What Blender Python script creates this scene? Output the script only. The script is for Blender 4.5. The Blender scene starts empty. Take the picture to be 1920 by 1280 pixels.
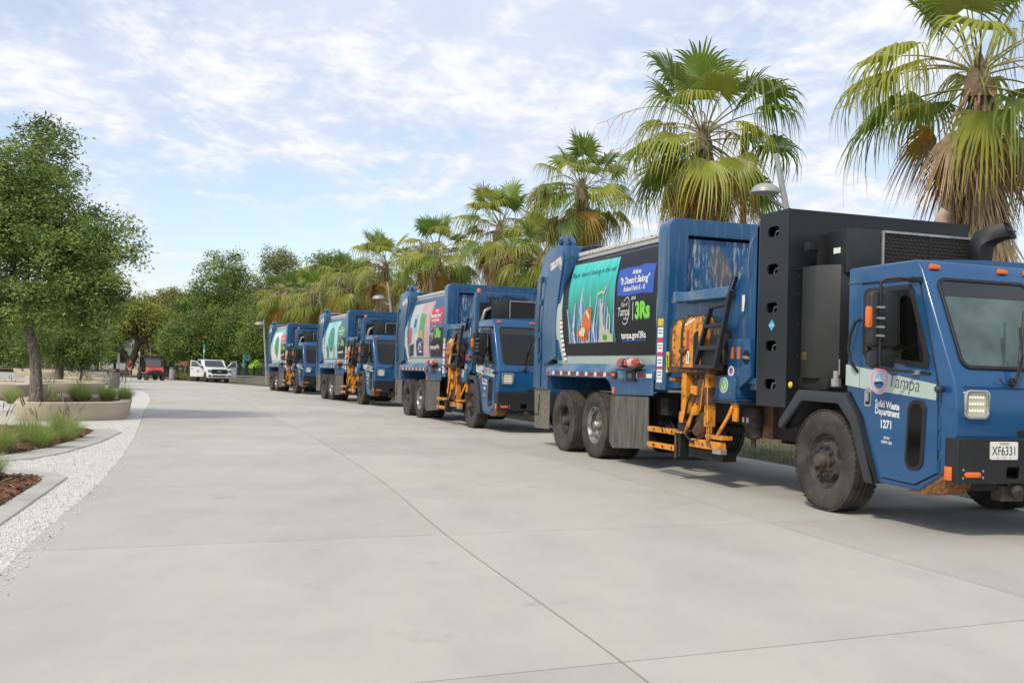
import bpy, bmesh, math, random
import numpy as np
from mathutils import Vector, Matrix, Euler
R = math.radians
random.seed(7)
rng = np.random.default_rng(11)
sc = bpy.context.scene
col = sc.collection

# ------------------------------------------------------------------ camera
cam_d = bpy.data.cameras.new('camera')
cam_d.sensor_width = 36.0
cam_d.lens = 36.39
cam_d.clip_start = 0.1
cam_d.clip_end = 3000.0
cam = bpy.data.objects.new('camera', cam_d)
col.objects.link(cam)
cam.matrix_world = (Matrix.Translation((0, 0, 1.3454)) @ Euler((math.pi / 2 + 0.0264, 0, 0)).to_matrix().to_4x4()
                    @ Matrix.Rotation(0.0321, 4, 'Z'))
sc.camera = cam

# ------------------------------------------------------------------ sky and sun
SUN_EL, SUN_AZ = R(46), R(-146)        # azimuth measured clockwise from +Y (negative = from the left, behind the viewer)
world = bpy.data.worlds.new('World')
sc.world = world
world.use_nodes = True
wn = world.node_tree
wn.nodes.clear()


def wnode(t, **kw):
    n = wn.nodes.new(t)
    for k, v in kw.items():
        if k in ('operation', 'blend_type', 'data_type', 'noise_dimensions', 'sky_type', 'sun_disc', 'sun_elevation',
                 'sun_rotation', 'air_density', 'dust_density', 'ozone_density', 'altitude', 'interpolation_type', 'clamp', 'normalize'):
            setattr(n, k, v)
    return n


def wmath(op, a, b=None, c=None):
    n = wnode('ShaderNodeMath', operation=op)
    for i, x in enumerate((a, b, c)):
        if x is None:
            continue
        if isinstance(x, (int, float)):
            n.inputs[i].default_value = x
        else:
            wn.links.new(x, n.inputs[i])
    return n.outputs[0]


sky = wnode('ShaderNodeTexSky', sky_type='NISHITA', sun_disc=False, sun_elevation=SUN_EL, sun_rotation=SUN_AZ,
            air_density=1.0, dust_density=1.0, ozone_density=1.4, altitude=0.0)
geo = wnode('ShaderNodeTexCoord')
sep = wnode('ShaderNodeSeparateXYZ')
wn.links.new(geo.outputs['Generated'], sep.inputs[0])
zc = wmath('MAXIMUM', sep.outputs[2], 0.0)
den = wmath('ADD', zc, 0.19)
px = wmath('DIVIDE', sep.outputs[0], den)
py = wmath('DIVIDE', sep.outputs[1], den)
comb = wnode('ShaderNodeCombineXYZ')
wn.links.new(px, comb.inputs[0])
wn.links.new(py, comb.inputs[1])


def wnoise(scale, detail, rough, sx=1.0, sy=1.0, off=(0, 0, 0), rot=0.0, dist=0.0):
    mp = wnode('ShaderNodeMapping')
    mp.inputs['Scale'].default_value = (sx, sy, 1)
    mp.inputs['Location'].default_value = off
    mp.inputs['Rotation'].default_value = (0, 0, rot)
    wn.links.new(comb.outputs[0], mp.inputs[0])
    n = wnode('ShaderNodeTexNoise')
    n.inputs['Scale'].default_value = scale
    n.inputs['Detail'].default_value = detail
    n.inputs['Roughness'].default_value = rough
    n.inputs['Distortion'].default_value = dist
    wn.links.new(mp.outputs[0], n.inputs['Vector'])
    return n.outputs[0]


def wramp(x, lo, hi):
    n = wnode('ShaderNodeMapRange', interpolation_type='SMOOTHSTEP')
    n.inputs['From Min'].default_value = lo
    n.inputs['From Max'].default_value = hi
    wn.links.new(x, n.inputs['Value'])
    return n.outputs[0]


big = wnoise(0.52, 6, 0.58, 1.0, 0.72, (3.1, 5.3, 0), R(20), 0.3)
mid = wnoise(3.2, 6, 0.62, 1.0, 0.8, (1.7, 9.2, 0), R(35), 0.4)
fine = wnoise(12.0, 6, 0.62, 1.0, 0.9, (8.7, 2.2, 0), R(-15), 0.2)
cov = wmath('ADD', wmath('MULTIPLY', big, 0.72), wmath('MULTIPLY', mid, 0.28))
veil = wmath("ADD", wmath("MULTIPLY", wramp(cov, 0.40, 0.58), 0.68), 0.26)                 # thin grey-blue sheet
puff = wmath('MULTIPLY', wramp(wmath('ADD', wmath('MULTIPLY', mid, 0.58), wmath('MULTIPLY', fine, 0.42)), 0.44, 0.63), wramp(cov, 0.40, 0.55))
skyb = wnode('ShaderNodeMix', data_type='RGBA', blend_type='MULTIPLY')
skyb.inputs[0].default_value = 1.0
wn.links.new(sky.outputs[0], skyb.inputs[6])
skyb.inputs[7].default_value = (1.35, 1.32, 1.22, 1)
m1 = wnode('ShaderNodeMix', data_type='RGBA')
wn.links.new(veil, m1.inputs[0])
wn.links.new(skyb.outputs[2], m1.inputs[6])
m1.inputs[7].default_value = (5.0, 5.45, 6.5, 1)
m2 = wnode('ShaderNodeMix', data_type='RGBA')
wn.links.new(puff, m2.inputs[0])
wn.links.new(m1.outputs[2], m2.inputs[6])
m2.inputs[7].default_value = (6.7, 6.7, 6.8, 1)
bg = wnode('ShaderNodeBackground')
bg.inputs['Strength'].default_value = 0.15
wn.links.new(m2.outputs[2], bg.inputs[0])
out = wnode('ShaderNodeOutputWorld')
wn.links.new(bg.outputs[0], out.inputs[0])

sun_d = bpy.data.lights.new('sun', 'SUN')
sun_d.energy = 2.8
sun_d.angle = R(5.0)
sun_d.color = (1.0, 0.90, 0.74)
sun = bpy.data.objects.new('sun', sun_d)
col.objects.link(sun)
sd = Vector((math.sin(SUN_AZ) * math.cos(SUN_EL), math.cos(SUN_AZ) * math.cos(SUN_EL), math.sin(SUN_EL)))
sun.rotation_euler = (-sd).to_track_quat('-Z', 'Y').to_euler()
sun.location = sd * 200

sc.view_settings.view_transform = 'Standard'
sc.view_settings.look = 'None'
sc.view_settings.exposure = 0.0
sc.view_settings.gamma = 1.0
sc.view_settings.use_curve_mapping = False
sc.render.film_transparent = False
sc.cycles.max_bounces = 8
sc.cycles.transparent_max_bounces = 16
sc.cycles.use_denoising = True

# ------------------------------------------------------------------ materials
MATS = {}


def mat(name, c, rough=0.5, metal=0.0, var=0.0, vscale=4.0, bump=0.0, bscale=60.0, spec=0.5, emit=0.0,
        tint=None, tamt=0.0, tscale=2.0, tlo=0.5, thi=0.62, tstretch=(1, 1, 1), trans=0.0, rand=0.0, coat=0.0, detail=6.0, bdist=0.01, sub=None, stain=None):
    if name in MATS:
        return MATS[name]
    m = bpy.data.materials.new(name)
    m.use_nodes = True
    nt = m.node_tree
    b = nt.nodes['Principled BSDF']
    b.inputs['Roughness'].default_value = rough
    b.inputs['Metallic'].default_value = metal
    b.inputs['Specular IOR Level'].default_value = spec
    b.inputs['Coat Weight'].default_value = coat
    b.inputs['Coat Roughness'].default_value = 0.08
    b.inputs['Base Color'].default_value = (*c, 1)
    last = None
    tc = nt.nodes.new('ShaderNodeTexCoord')

    def noise(scale, det=6.0, r=0.6, stretch=None):
        n = nt.nodes.new('ShaderNodeTexNoise')
        n.inputs['Scale'].default_value = scale
        n.inputs['Detail'].default_value = det
        n.inputs['Roughness'].default_value = r
        if stretch:
            mp = nt.nodes.new('ShaderNodeMapping')
            mp.inputs['Scale'].default_value = stretch
            nt.links.new(tc.outputs['Object'], mp.inputs[0])
            nt.links.new(mp.outputs[0], n.inputs['Vector'])
        else:
            nt.links.new(tc.outputs['Object'], n.inputs['Vector'])
        return n.outputs[0]

    def mix(fac, a, bb, blend='MIX'):
        n = nt.nodes.new('ShaderNodeMix')
        n.data_type = 'RGBA'
        n.blend_type = blend
        for i, x in ((0, fac), (6, a), (7, bb)):
            if isinstance(x, (int, float)):
                n.inputs[i].default_value = x
            elif isinstance(x, tuple):
                n.inputs[i].default_value = (*x[:3], 1)
            else:
                nt.links.new(x, n.inputs[i])
        return n.outputs[2]

    def rng_(x, lo, hi, a=0.0, bb=1.0):
        n = nt.nodes.new('ShaderNodeMapRange')
        n.inputs['From Min'].default_value = lo
        n.inputs['From Max'].default_value = hi
        n.inputs['To Min'].default_value = a
        n.inputs['To Max'].default_value = bb
        nt.links.new(x, n.inputs['Value'])
        return n.outputs[0]

    colr = c
    if var > 0:
        f = rng_(noise(vscale, detail), 0.3, 0.7)
        lo = tuple(x * (1 - var) for x in c)
        hi = tuple(min(x * (1 + var), 0.95) for x in c)
        colr = mix(f, lo, hi)
    if tint is not None:
        f = rng_(noise(tscale, 8.0, 0.65, tstretch), tlo, thi, 0.0, tamt)
        colr = mix(f, colr, tint)
    if sub is not None:
        f = rng_(noise(sub[1], 3.0, 0.5), sub[2], sub[3], 0.0, sub[4])
        colr = mix(f, colr, sub[0])
    if stain is not None:
        f = rng_(noise(stain[1], 5.0, 0.55), stain[2], stain[3], 0.0, stain[4])
        colr = mix(f, colr, stain[0])
    if rand > 0:
        oi = nt.nodes.new('ShaderNodeObjectInfo')
        f = rng_(oi.outputs['Random'], 0, 1, 1 - rand, 1 + rand)
        cb = nt.nodes.new('ShaderNodeVectorMath')
        cb.operation = 'SCALE'
        if isinstance(colr, tuple):
            cb.inputs[0].default_value = colr[:3]
        else:
            nt.links.new(colr, cb.inputs[0])
        nt.links.new(f, cb.inputs['Scale'])
        colr = cb.outputs[0]
    if not isinstance(colr, tuple):
        nt.links.new(colr, b.inputs['Base Color'])
    if bump > 0:
        bn = nt.nodes.new('ShaderNodeBump')
        bn.inputs['Strength'].default_value = bump
        bn.inputs['Distance'].default_value = bdist
        nt.links.new(noise(bscale, 4.0), bn.inputs['Height'])
        nt.links.new(bn.outputs[0], b.inputs['Normal'])
    if emit > 0:
        b.inputs['Emission Color'].default_value = (*c, 1)
        b.inputs['Emission Strength'].default_value = emit
    if trans > 0:
        t = nt.nodes.new('ShaderNodeBsdfTranslucent')
        if isinstance(colr, tuple):
            t.inputs[0].default_value = (*c, 1)
        else:
            nt.links.new(colr, t.inputs[0])
        ms = nt.nodes.new('ShaderNodeMixShader')
        ms.inputs[0].default_value = trans
        nt.links.new(b.outputs[0], ms.inputs[1])
        nt.links.new(t.outputs[0], ms.inputs[2])
        nt.links.new(ms.outputs[0], nt.nodes['Material Output'].inputs[0])
    MATS[name] = m
    return m


# ------------------------------------------------------------------ mesh builder
class MB:
    def __init__(s, fn=None):
        s.v, s.f, s.m, s.mats, s.fn = [], [], [], [], fn

    def mi(s, m):
        if m not in s.mats:
            s.mats.append(m)
        return s.mats.index(m)

    def add(s, verts, faces, m):
        b = len(s.v)
        k = s.mi(m)
        s.v += [tuple(p) for p in verts]
        for f in faces:
            s.f.append(tuple(b + i for i in f))
            s.m.append(k)

    def box(s, x0, x1, y0, y1, z0, z1, m):
        v = [(x, y, z) for x in (x0, x1) for y in (y0, y1) for z in (z0, z1)]
        s.add(v, [(0, 1, 3, 2), (4, 6, 7, 5), (0, 4, 5, 1), (2, 3, 7, 6), (0, 2, 6, 4), (1, 5, 7, 3)], m)

    def obox(s, c, ax, ay, az, m):
        c, ax, ay, az = (Vector(q) for q in (c, ax, ay, az))
        v = [c + ax * i + ay * j + az * k for i in (-1, 1) for j in (-1, 1) for k in (-1, 1)]
        s.add(v, [(0, 1, 3, 2), (4, 6, 7, 5), (0, 4, 5, 1), (2, 3, 7, 6), (0, 2, 6, 4), (1, 5, 7, 3)], m)

    def prism(s, poly, f0, f1, m, caps=(1, 1)):
        n = len(poly)
        v = [f0(*p) for p in poly] + [f1(*p) for p in poly]
        fs = [(i, (i + 1) % n, n + (i + 1) % n, n + i) for i in range(n)]
        if caps[0]:
            fs.append(tuple(range(n - 1, -1, -1)))
        if caps[1]:
            fs.append(tuple(range(n, 2 * n)))
        s.add(v, fs, m)

    def uz(s, poly, v0, v1, m):          # outline in the truck's side plane, extruded across
        s.prism(poly, lambda u, z: (u, v0, z), lambda u, z: (u, v1, z), m)

    def vz(s, poly, u0, u1, m):          # outline in a front plane
        s.prism(poly, lambda v, z: (u0, v, z), lambda v, z: (u1, v, z), m)

    def uv(s, poly, z0, z1, m):          # outline in plan
        s.prism(poly, lambda u, v: (u, v, z0), lambda u, v: (u, v, z1), m)

    def holed(s, outer, holes, f0, f1, m):
        bm = bmesh.new()
        loops = [outer] + holes
        edges = []
        base = []
        for lp in loops:
            vs = [bm.verts.new((p[0], p[1], 0)) for p in lp]
            base.append(len(vs))
            for i in range(len(vs)):
                edges.append(bm.edges.new((vs[i], vs[(i + 1) % len(vs)])))
        bmesh.ops.triangle_fill(bm, use_beauty=True, use_dissolve=False, edges=edges)
        bm.verts.index_update()
        pts = [(v.co.x, v.co.y) for v in bm.verts]
        tris = [tuple(v.index for v in f.verts) for f in bm.faces]
        bm.free()
        n = len(pts)
        v = [f0(*p) for p in pts] + [f1(*p) for p in pts]
        fs = tris + [tuple(n + i for i in t[::-1]) for t in tris]
        o = 0
        for k in base:
            for i in range(k):
                a, b2 = o + i, o + (i + 1) % k
                fs.append((a, b2, n + b2, n + a))
            o += k
        s.add(v, fs, m)

    def tube(s, pts, r, m, n=8, caps=True):
        pts = [Vector(p) for p in pts]
        rs = r if isinstance(r, (list, tuple)) else [r] * len(pts)
        rings = []
        up = Vector((0, 0, 1))
        d0 = (pts[1] - pts[0]).normalized()
        a = d0.cross(up)
        if a.length < 0.05:
            a = d0.cross(Vector((1, 0, 0)))
        a.normalize()
        for i, p in enumerate(pts):
            if i == 0:
                d = pts[1] - pts[0]
            elif i == len(pts) - 1:
                d = pts[-1] - pts[-2]
            else:
                d = (pts[i + 1] - pts[i]).normalized() + (pts[i] - pts[i - 1]).normalized()
            d = d.normalized() if d.length > 1e-9 else Vector((0, 0, 1))
            a = a - d * a.dot(d)
            if a.length < 1e-6:
                a = d.orthogonal()
            a.normalize()
            b = d.cross(a)
            rings.append([p + (a * math.cos(2 * math.pi * k / n) + b * math.sin(2 * math.pi * k / n)) * rs[i] for k in range(n)])
        v = [q for rg in rings for q in rg]
        fs = []
        for i in range(len(rings) - 1):
            for k in range(n):
                fs.append((i * n + k, i * n + (k + 1) % n, (i + 1) * n + (k + 1) % n, (i + 1) * n + k))
        if caps:
            fs.append(tuple(range(n - 1, -1, -1)))
            fs.append(tuple(range((len(rings) - 1) * n, len(rings) * n)))
        s.add(v, fs, m)

    def lathe(s, prof, o, ax, m, n=32, closed=False):
        o, ax = Vector(o), Vector(ax).normalized()
        a = ax.orthogonal().normalized()
        b = ax.cross(a)
        v = []
        for (r, h) in prof:
            for k in range(n):
                t = 2 * math.pi * k / n
                v.append(o + ax * h + (a * math.cos(t) + b * math.sin(t)) * max(r, 1e-4))
        fs = []
        L = len(prof)
        for i in range(L if closed else L - 1):
            j = (i + 1) % L
            for k in range(n):
                fs.append((i * n + k, i * n + (k + 1) % n, j * n + (k + 1) % n, j * n + k))
        s.add(v, fs, m)

    def ball(s, c, rx, ry, rz, m, nu=12, nv=8):
        v, fs = [], []
        for j in range(nv + 1):
            t = math.pi * j / nv
            for i in range(nu):
                p = 2 * math.pi * i / nu
                v.append((c[0] + rx * math.sin(t) * math.cos(p), c[1] + ry * math.sin(t) * math.sin(p), c[2] + rz * math.cos(t)))
        for j in range(nv):
            for i in range(nu):
                fs.append((j * nu + i, j * nu + (i + 1) % nu, (j + 1) * nu + (i + 1) % nu, (j + 1) * nu + i))
        s.add(v, fs, m)

    def build(s, name, parent=None, bevel=0.0, seg=2, smooth=0.6, recalc=True, angle=35):
        me = bpy.data.meshes.new(name)
        vs = [s.fn(*p) for p in s.v] if s.fn else s.v
        me.from_pydata(vs, [], s.f)
        for m in s.mats:
            me.materials.append(m)
        me.polygons.foreach_set('material_index', s.m)
        if recalc or bevel:
            bm = bmesh.new()
            bm.from_mesh(me)
            bmesh.ops.remove_doubles(bm, verts=bm.verts, dist=1e-5)
            bmesh.ops.recalc_face_normals(bm, faces=bm.faces)
            if bevel:
                es = [e for e in bm.edges if len(e.link_faces) == 2 and e.calc_face_angle(0) > R(angle)]
                bmesh.ops.bevel(bm, geom=es, offset=bevel, segments=seg, affect='EDGES', profile=0.5, clamp_overlap=True)
            bm.to_mesh(me)
            bm.free()
        if smooth:
            me.shade_smooth()
            me.set_sharp_from_angle(angle=smooth)
        me.update()
        o = bpy.data.objects.new(name, me)
        col.objects.link(o)
        if parent is not None:
            o.parent = parent
        return o


def tagit(o, label=None, cat=None, group=None, kind=None):
    for k, x in (('label', label), ('category', cat), ('group', group), ('kind', kind)):
        if x:
            o[k] = x
    return o


def empty(name, loc=(0, 0, 0), rz=0.0, label=None, cat=None, group=None, parent=None):
    o = bpy.data.objects.new(name, None)
    col.objects.link(o)
    o.location = loc
    o.rotation_euler = (0, 0, rz)
    o.empty_display_size = 0.2
    if parent is not None:
        o.parent = parent
    return tagit(o, label, cat, group)


def copy_tree(o, parent=None):
    c = o.copy()
    col.objects.link(c)
    if parent is not None:
        c.parent = parent
    for ch in [x for x in bpy.data.objects if x.parent == o]:
        copy_tree(ch, c)
    return c


def rr(x0, x1, y0, y1, r, n=4):
    p = []
    for cx, cy, a in ((x1 - r, y0 + r, -90), (x1 - r, y1 - r, 0), (x0 + r, y1 - r, 90), (x0 + r, y0 + r, 180)):
        for i in range(n + 1):
            t = R(a + 90 * i / n)
            p.append((cx + r * math.cos(t), cy + r * math.sin(t)))
    return p


def circ(cx, cy, r, n=20, ry=None):
    return [(cx + r * math.cos(2 * math.pi * i / n), cy + (ry or r) * math.sin(2 * math.pi * i / n)) for i in range(n)]


TXT = {}


def text2d(body, bold=0.0, spacing=1.0):
    key = (body, bold, spacing)
    if key not in TXT:
        cu = bpy.data.curves.new('lettering', 'FONT')
        cu.body = body
        cu.align_x = 'CENTER'
        cu.align_y = 'CENTER'
        cu.size = 1.0
        cu.offset = bold
        cu.resolution_u = 3
        cu.space_character = spacing
        ob = bpy.data.objects.new('lettering', cu)
        me = bpy.data.meshes.new_from_object(ob)
        v = [(p.co.x, p.co.y) for p in me.vertices]
        f = [tuple(p.vertices) for p in me.polygons]
        bpy.data.objects.remove(ob)
        bpy.data.curves.remove(cu)
        bpy.data.meshes.remove(me)
        TXT[key] = (v, f)
    return TXT[key]


def put_text(mb, body, f2, m, cx, cy, size, bold=0.0, shear=0.0, sx=1.0, rot=0.0, mirror=1, slope=0.0):
    """f2 maps (a, b) in the surface to 3D"""
    v, f = text2d(body, bold)
    c, s = math.cos(rot), math.sin(rot)
    pts = []
    for (x, y) in v:
        x = (x + shear * y) * size * sx
        y = y * size
        x, y = x * c - y * s, x * s + y * c
        pts.append(f2(cx + x * mirror, cy + y + slope * x))
    mb.add(pts, f, m)


def g(y):
    y = max(0.0, min(y, 100.0))
    return -7.2e-5 * y * y


def interp(xs, ys, x):
    return float(np.interp(x, xs, ys))


def catmull(P, n=8):
    P = [Vector(p) for p in P]
    out = []
    for i in range(len(P) - 1):
        p0, p1, p2, p3 = P[max(i - 1, 0)], P[i], P[i + 1], P[min(i + 2, len(P) - 1)]
        for k in range(n):
            t = k / n
            out.append(0.5 * ((2 * p1) + (p2 - p0) * t + (2 * p0 - 5 * p1 + 4 * p2 - p3) * t * t + (3 * p1 - p0 - 3 * p2 + p3) * t ** 3))
    out.append(P[-1])
    return out

# ------------------------------------------------------------------ ground, road and beds
CONC = mat('road_concrete', (0.45, 0.425, 0.378), 0.85, var=0.05, vscale=0.9, tint=(0.345, 0.328, 0.30), tamt=0.42, tscale=0.7, tlo=0.45, thi=0.64, tstretch=(1.4, 0.5, 1), rand=0.055, stain=((0.25, 0.235, 0.21), 1.3, 0.63, 0.78, 0.6), bump=0.25, bscale=70, bdist=0.004, sub=((0.27, 0.26, 0.24), 95, 0.60, 0.72, 0.35))
CONC2 = mat('plaza_concrete', (0.36, 0.36, 0.35), 0.85, var=0.1, vscale=0.4)
KERBC = mat('kerb_concrete', (0.43, 0.415, 0.38), 0.85, var=0.08, vscale=2, bump=0.2, bscale=50, tint=(0.24, 0.24, 0.23), tamt=0.5, tscale=1.5, tlo=0.5, thi=0.65)
PLANTC = mat('sand_cast_concrete', (0.51, 0.435, 0.32), 0.8, var=0.07, vscale=1.3, bump=0.15, bscale=60, tint=(0.36, 0.31, 0.235), tamt=0.4, tscale=1.1, tlo=0.5, thi=0.65)
GRAVB = mat('crushed_shell_bed', (0.58, 0.565, 0.53), 0.9, var=0.25, vscale=55, bump=0.7, bscale=90, tint=(0.24, 0.23, 0.21), tamt=0.6, tscale=70, tlo=0.56, thi=0.66)
STONE = [mat('shell_chip_white', (0.63, 0.61, 0.57), 0.85), mat('shell_chip_grey', (0.50, 0.485, 0.45), 0.85), mat('shell_chip_dark', (0.36, 0.34, 0.31), 0.85)]
MULCH = mat('mulch_bed', (0.085, 0.040, 0.022), 0.95, var=0.5, vscale=18, bump=1.0, bscale=30, tint=(0.17, 0.10, 0.06), tamt=0.7, tscale=22, tlo=0.5, thi=0.6, bdist=.03)
BARK = [mat('bark_chip_red', (0.15, 0.058, 0.028), 0.9, rand=.2), mat('bark_chip_brown', (0.085, 0.042, 0.026), 0.9), mat('bark_chip_pale', (0.25, 0.155, 0.09), 0.9)]
SOIL = mat('grass_verge', (0.075, 0.085, 0.032), 0.95, var=0.4, vscale=3, tint=(0.16, 0.115, 0.065), tamt=0.7, tscale=1.2, tlo=0.45, thi=0.62, bump=0.8, bscale=25, bdist=.03)
SUBB = mat('joint_sealant', (0.045, 0.044, 0.043), 0.95)

SP = catmull([(3.4, -6.0, 0), (2.2, -1.5, 0), (1.30, 2, 0), (.56, 4.86, 0), (-.46, 8.3, 0), (-1.58, 12.5, 0), (-3.5, 18.71, 0), (-6.45, 27.5, 0), (-10.15, 38.57, 0), (-14.5, 49.5, 0), (-21.3, 63.5, 0), (-31.5, 81, 0), (-40, 93, 0)], 14)
SP = np.array([(p.x, p.y) for p in SP])
SL = np.concatenate([[0], np.cumsum(np.hypot(*np.diff(SP, axis=0).T))])
_i0 = np.argmin(np.hypot(SP[:, 0] - .56, SP[:, 1] - 4.86))
S0 = SL[_i0]                     # a cross joint runs through this point


def spine(s, t):
    """point at arc length s from the first cross joint, t metres to the right of the long joint"""
    ss = s + S0
    x, y = np.interp(ss, SL, SP[:, 0]), np.interp(ss, SL, SP[:, 1])
    x2, y2 = np.interp(ss + .5, SL, SP[:, 0]), np.interp(ss + .5, SL, SP[:, 1])
    x1, y1 = np.interp(ss - .5, SL, SP[:, 0]), np.interp(ss - .5, SL, SP[:, 1])
    dx, dy = x2 - x1, y2 - y1
    l = math.hypot(dx, dy)
    return x + t * dy / l, y - t * dx / l


TE = [-3.05, 0.0, 3.15, 6.75]
STEP, GAP = 3.68, 0.014
SKEW = -0.10


def tgap(s):
    return GAP


road = empty('road', (0, 0, 0))
road['kind'] = 'structure'
b = MB()
for c_ in range(1):
    n = 120
    vs = []
    for i in range(n + 1):
        s = -11.0 + (SL[-1] - 11.0 - S0 + 0) * i / n * 0.995 + 0
        for t in (-3.04, -1.5, 0, 1.6, 3.2, 5, 6.74):
            x, y = spine(s, t)
            vs.append((x, y, g(y) - 0.014))
    fs = [(i * 7 + k, (i + 1) * 7 + k, (i + 1) * 7 + k + 1, i * 7 + k + 1) for i in range(n) for k in range(6)]
    b.add(vs, fs, SUBB)
o = b.build('joint_bed', road, smooth=0, recalc=False)
nrow = int((SL[-1] - S0) / STEP)
for r_ in range(-3, nrow):
    for c_ in range(3):
        b = MB()
        t0, t1 = TE[c_] + (GAP / 2 if c_ else 0), TE[c_ + 1] - (GAP / 2 if c_ < 2 else 0)
        s0, s1 = r_ * STEP + GAP * .35, (r_ + 1) * STEP - GAP * .35
        nu, nv_ = 4, 8
        top, bot = [], []
        for i in range(nv_ + 1):
            for k in range(nu + 1):
                t = t0 + (t1 - t0) * k / nu
                x, y = spine(s0 + (s1 - s0) * i / nv_ + .155 * t, t)
                top.append((x, y, g(y)))
                bot.append((x, y, g(y) - 0.06))
        N = len(top)
        W_ = nu + 1
        fs = [(i * W_ + k, i * W_ + k + 1, (i + 1) * W_ + k + 1, (i + 1) * W_ + k) for i in range(nv_) for k in range(nu)]
        rim = [k for k in range(W_)] + [i * W_ + nu for i in range(1, nv_ + 1)] + [nv_ * W_ + k for k in range(nu - 1, -1, -1)] + [i * W_ for i in range(nv_ - 1, 0, -1)]
        for a_, b_ in zip(rim, rim[1:] + rim[:1]):
            fs.append((b_, a_, N + a_, N + b_))
        b.add(top + bot, fs, CONC)
        b.build('concrete_slab', road, smooth=0, recalc=False)


def sheet(name, poly, off, m, kind='structure', step=4.0, label=None, cat=None, parent=None):
    bm = bmesh.new()
    bm.faces.new([bm.verts.new((p[0], p[1], 0)) for p in poly])
    y0, y1 = min(p[1] for p in poly), max(p[1] for p in poly)
    y = math.floor(max(y0, -40) / step) * step
    while y < min(y1, 104):
        bmesh.ops.bisect_plane(bm, geom=bm.verts[:] + bm.edges[:] + bm.faces[:], plane_co=(0, y, 0), plane_no=(0, 1, 0))
        y += step
    for v in bm.verts:
        v.co.z = g(v.co.y) + off
    bmesh.ops.triangulate(bm, faces=bm.faces[:])
    bmesh.ops.recalc_face_normals(bm, faces=bm.faces)
    me = bpy.data.meshes.new(name)
    bm.to_mesh(me)
    bm.free()
    if len(me.polygons) and me.polygons[0].normal.z < 0:
        me.flip_normals()
    me.materials.append(m)
    o = bpy.data.objects.new(name, me)
    col.objects.link(o)
    if parent is not None:
        o.parent = parent
    elif kind:
        o['kind'] = kind
    return o


sheet('ground', [(-900, -60), (900, -60), (900, 1500), (-900, 1500)], -0.10, SOIL)
# plaza that the road opens into on the far left
sheet('plaza', [(-25.5, 60.5), (-21.0, 64.0), (-27, 74), (-31.5, 82), (-30.5, 93), (-36, 102), (-70, 118), (-130, 124), (-130, 62)], -0.006, CONC2)
# white shell gravel between the road and the beds
edge = [spine(s, -3.06) for s in np.arange(-10, 58, 1.0)]
gpoly = [(-14, -6)] + [(float(x), float(y)) for x, y in edge] + [(-40, 57), (-48, 40), (-40, 20), (-24, 4)]
gravel_base = sheet('gravel_path', gpoly, -0.010, GRAVB)
verge = [spine(s, 6.76) for s in np.arange(-10, 90, 1.5)]
vpoly = [(float(x), float(y)) for x, y in verge] + [(-5, 95), (60, 60), (60, -6)]
sheet('verge', vpoly, -0.012, SOIL)


def in_poly(x, y, poly):
    c = False
    j = len(poly) - 1
    for i in range(len(poly)):
        if (poly[i][1] > y) != (poly[j][1] > y) and x < (poly[j][0] - poly[i][0]) * (y - poly[i][1]) / (poly[j][1] - poly[i][1]) + poly[i][0]:
            c = not c
        j = i
    return c


K1o = [(-3.05, 4.6), (-3.95, 8.12), (-4.37, 9.69), (-4.85, 11.46), (-5.10, 11.80), (-5.56, 12.0), (-8.0, 12.1), (-8.0, 4.6)]
K1i = [(-3.35, 4.7), (-4.30, 8.60), (-4.62, 9.80), (-4.90, 10.85), (-5.02, 11.22), (-5.25, 11.45), (-5.60, 11.52), (-7.9, 11.6), (-7.9, 4.7)]
K2o = [(-9.5, 12.75), (-6.6, 12.85), (-6.30, 13.0), (-6.14, 13.39), (-6.14, 14.44), (-6.46, 16.47), (-7.0, 18.77), (-7.4, 19.25), (-9.0, 19.7), (-12.5, 19.8), (-12.5, 12.75)]
K2i = [(-9.5, 13.15), (-6.95, 13.2), (-6.72, 13.32), (-6.64, 13.61), (-6.66, 15.01), (-7.01, 16.98), (-7.5, 18.7), (-7.8, 19.1), (-9.0, 19.3), (-12.4, 19.4), (-12.4, 13.15)]
for nm, Ko, Ki in (('kerb', K1o, K1i), ('kerb', K2o, K2i)):
    b = MB()
    b.holed(Ko, [Ki], lambda x, y: (x, y, g(y) + 0.012), lambda x, y: (x, y, g(y) - 0.12), KERBC)
    o = b.build(nm, bevel=0.008, seg=1, smooth=0.5, angle=60)
    o['kind'] = 'structure'
    sheet('mulch_ground', Ki, 0.002, MULCH)


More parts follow.
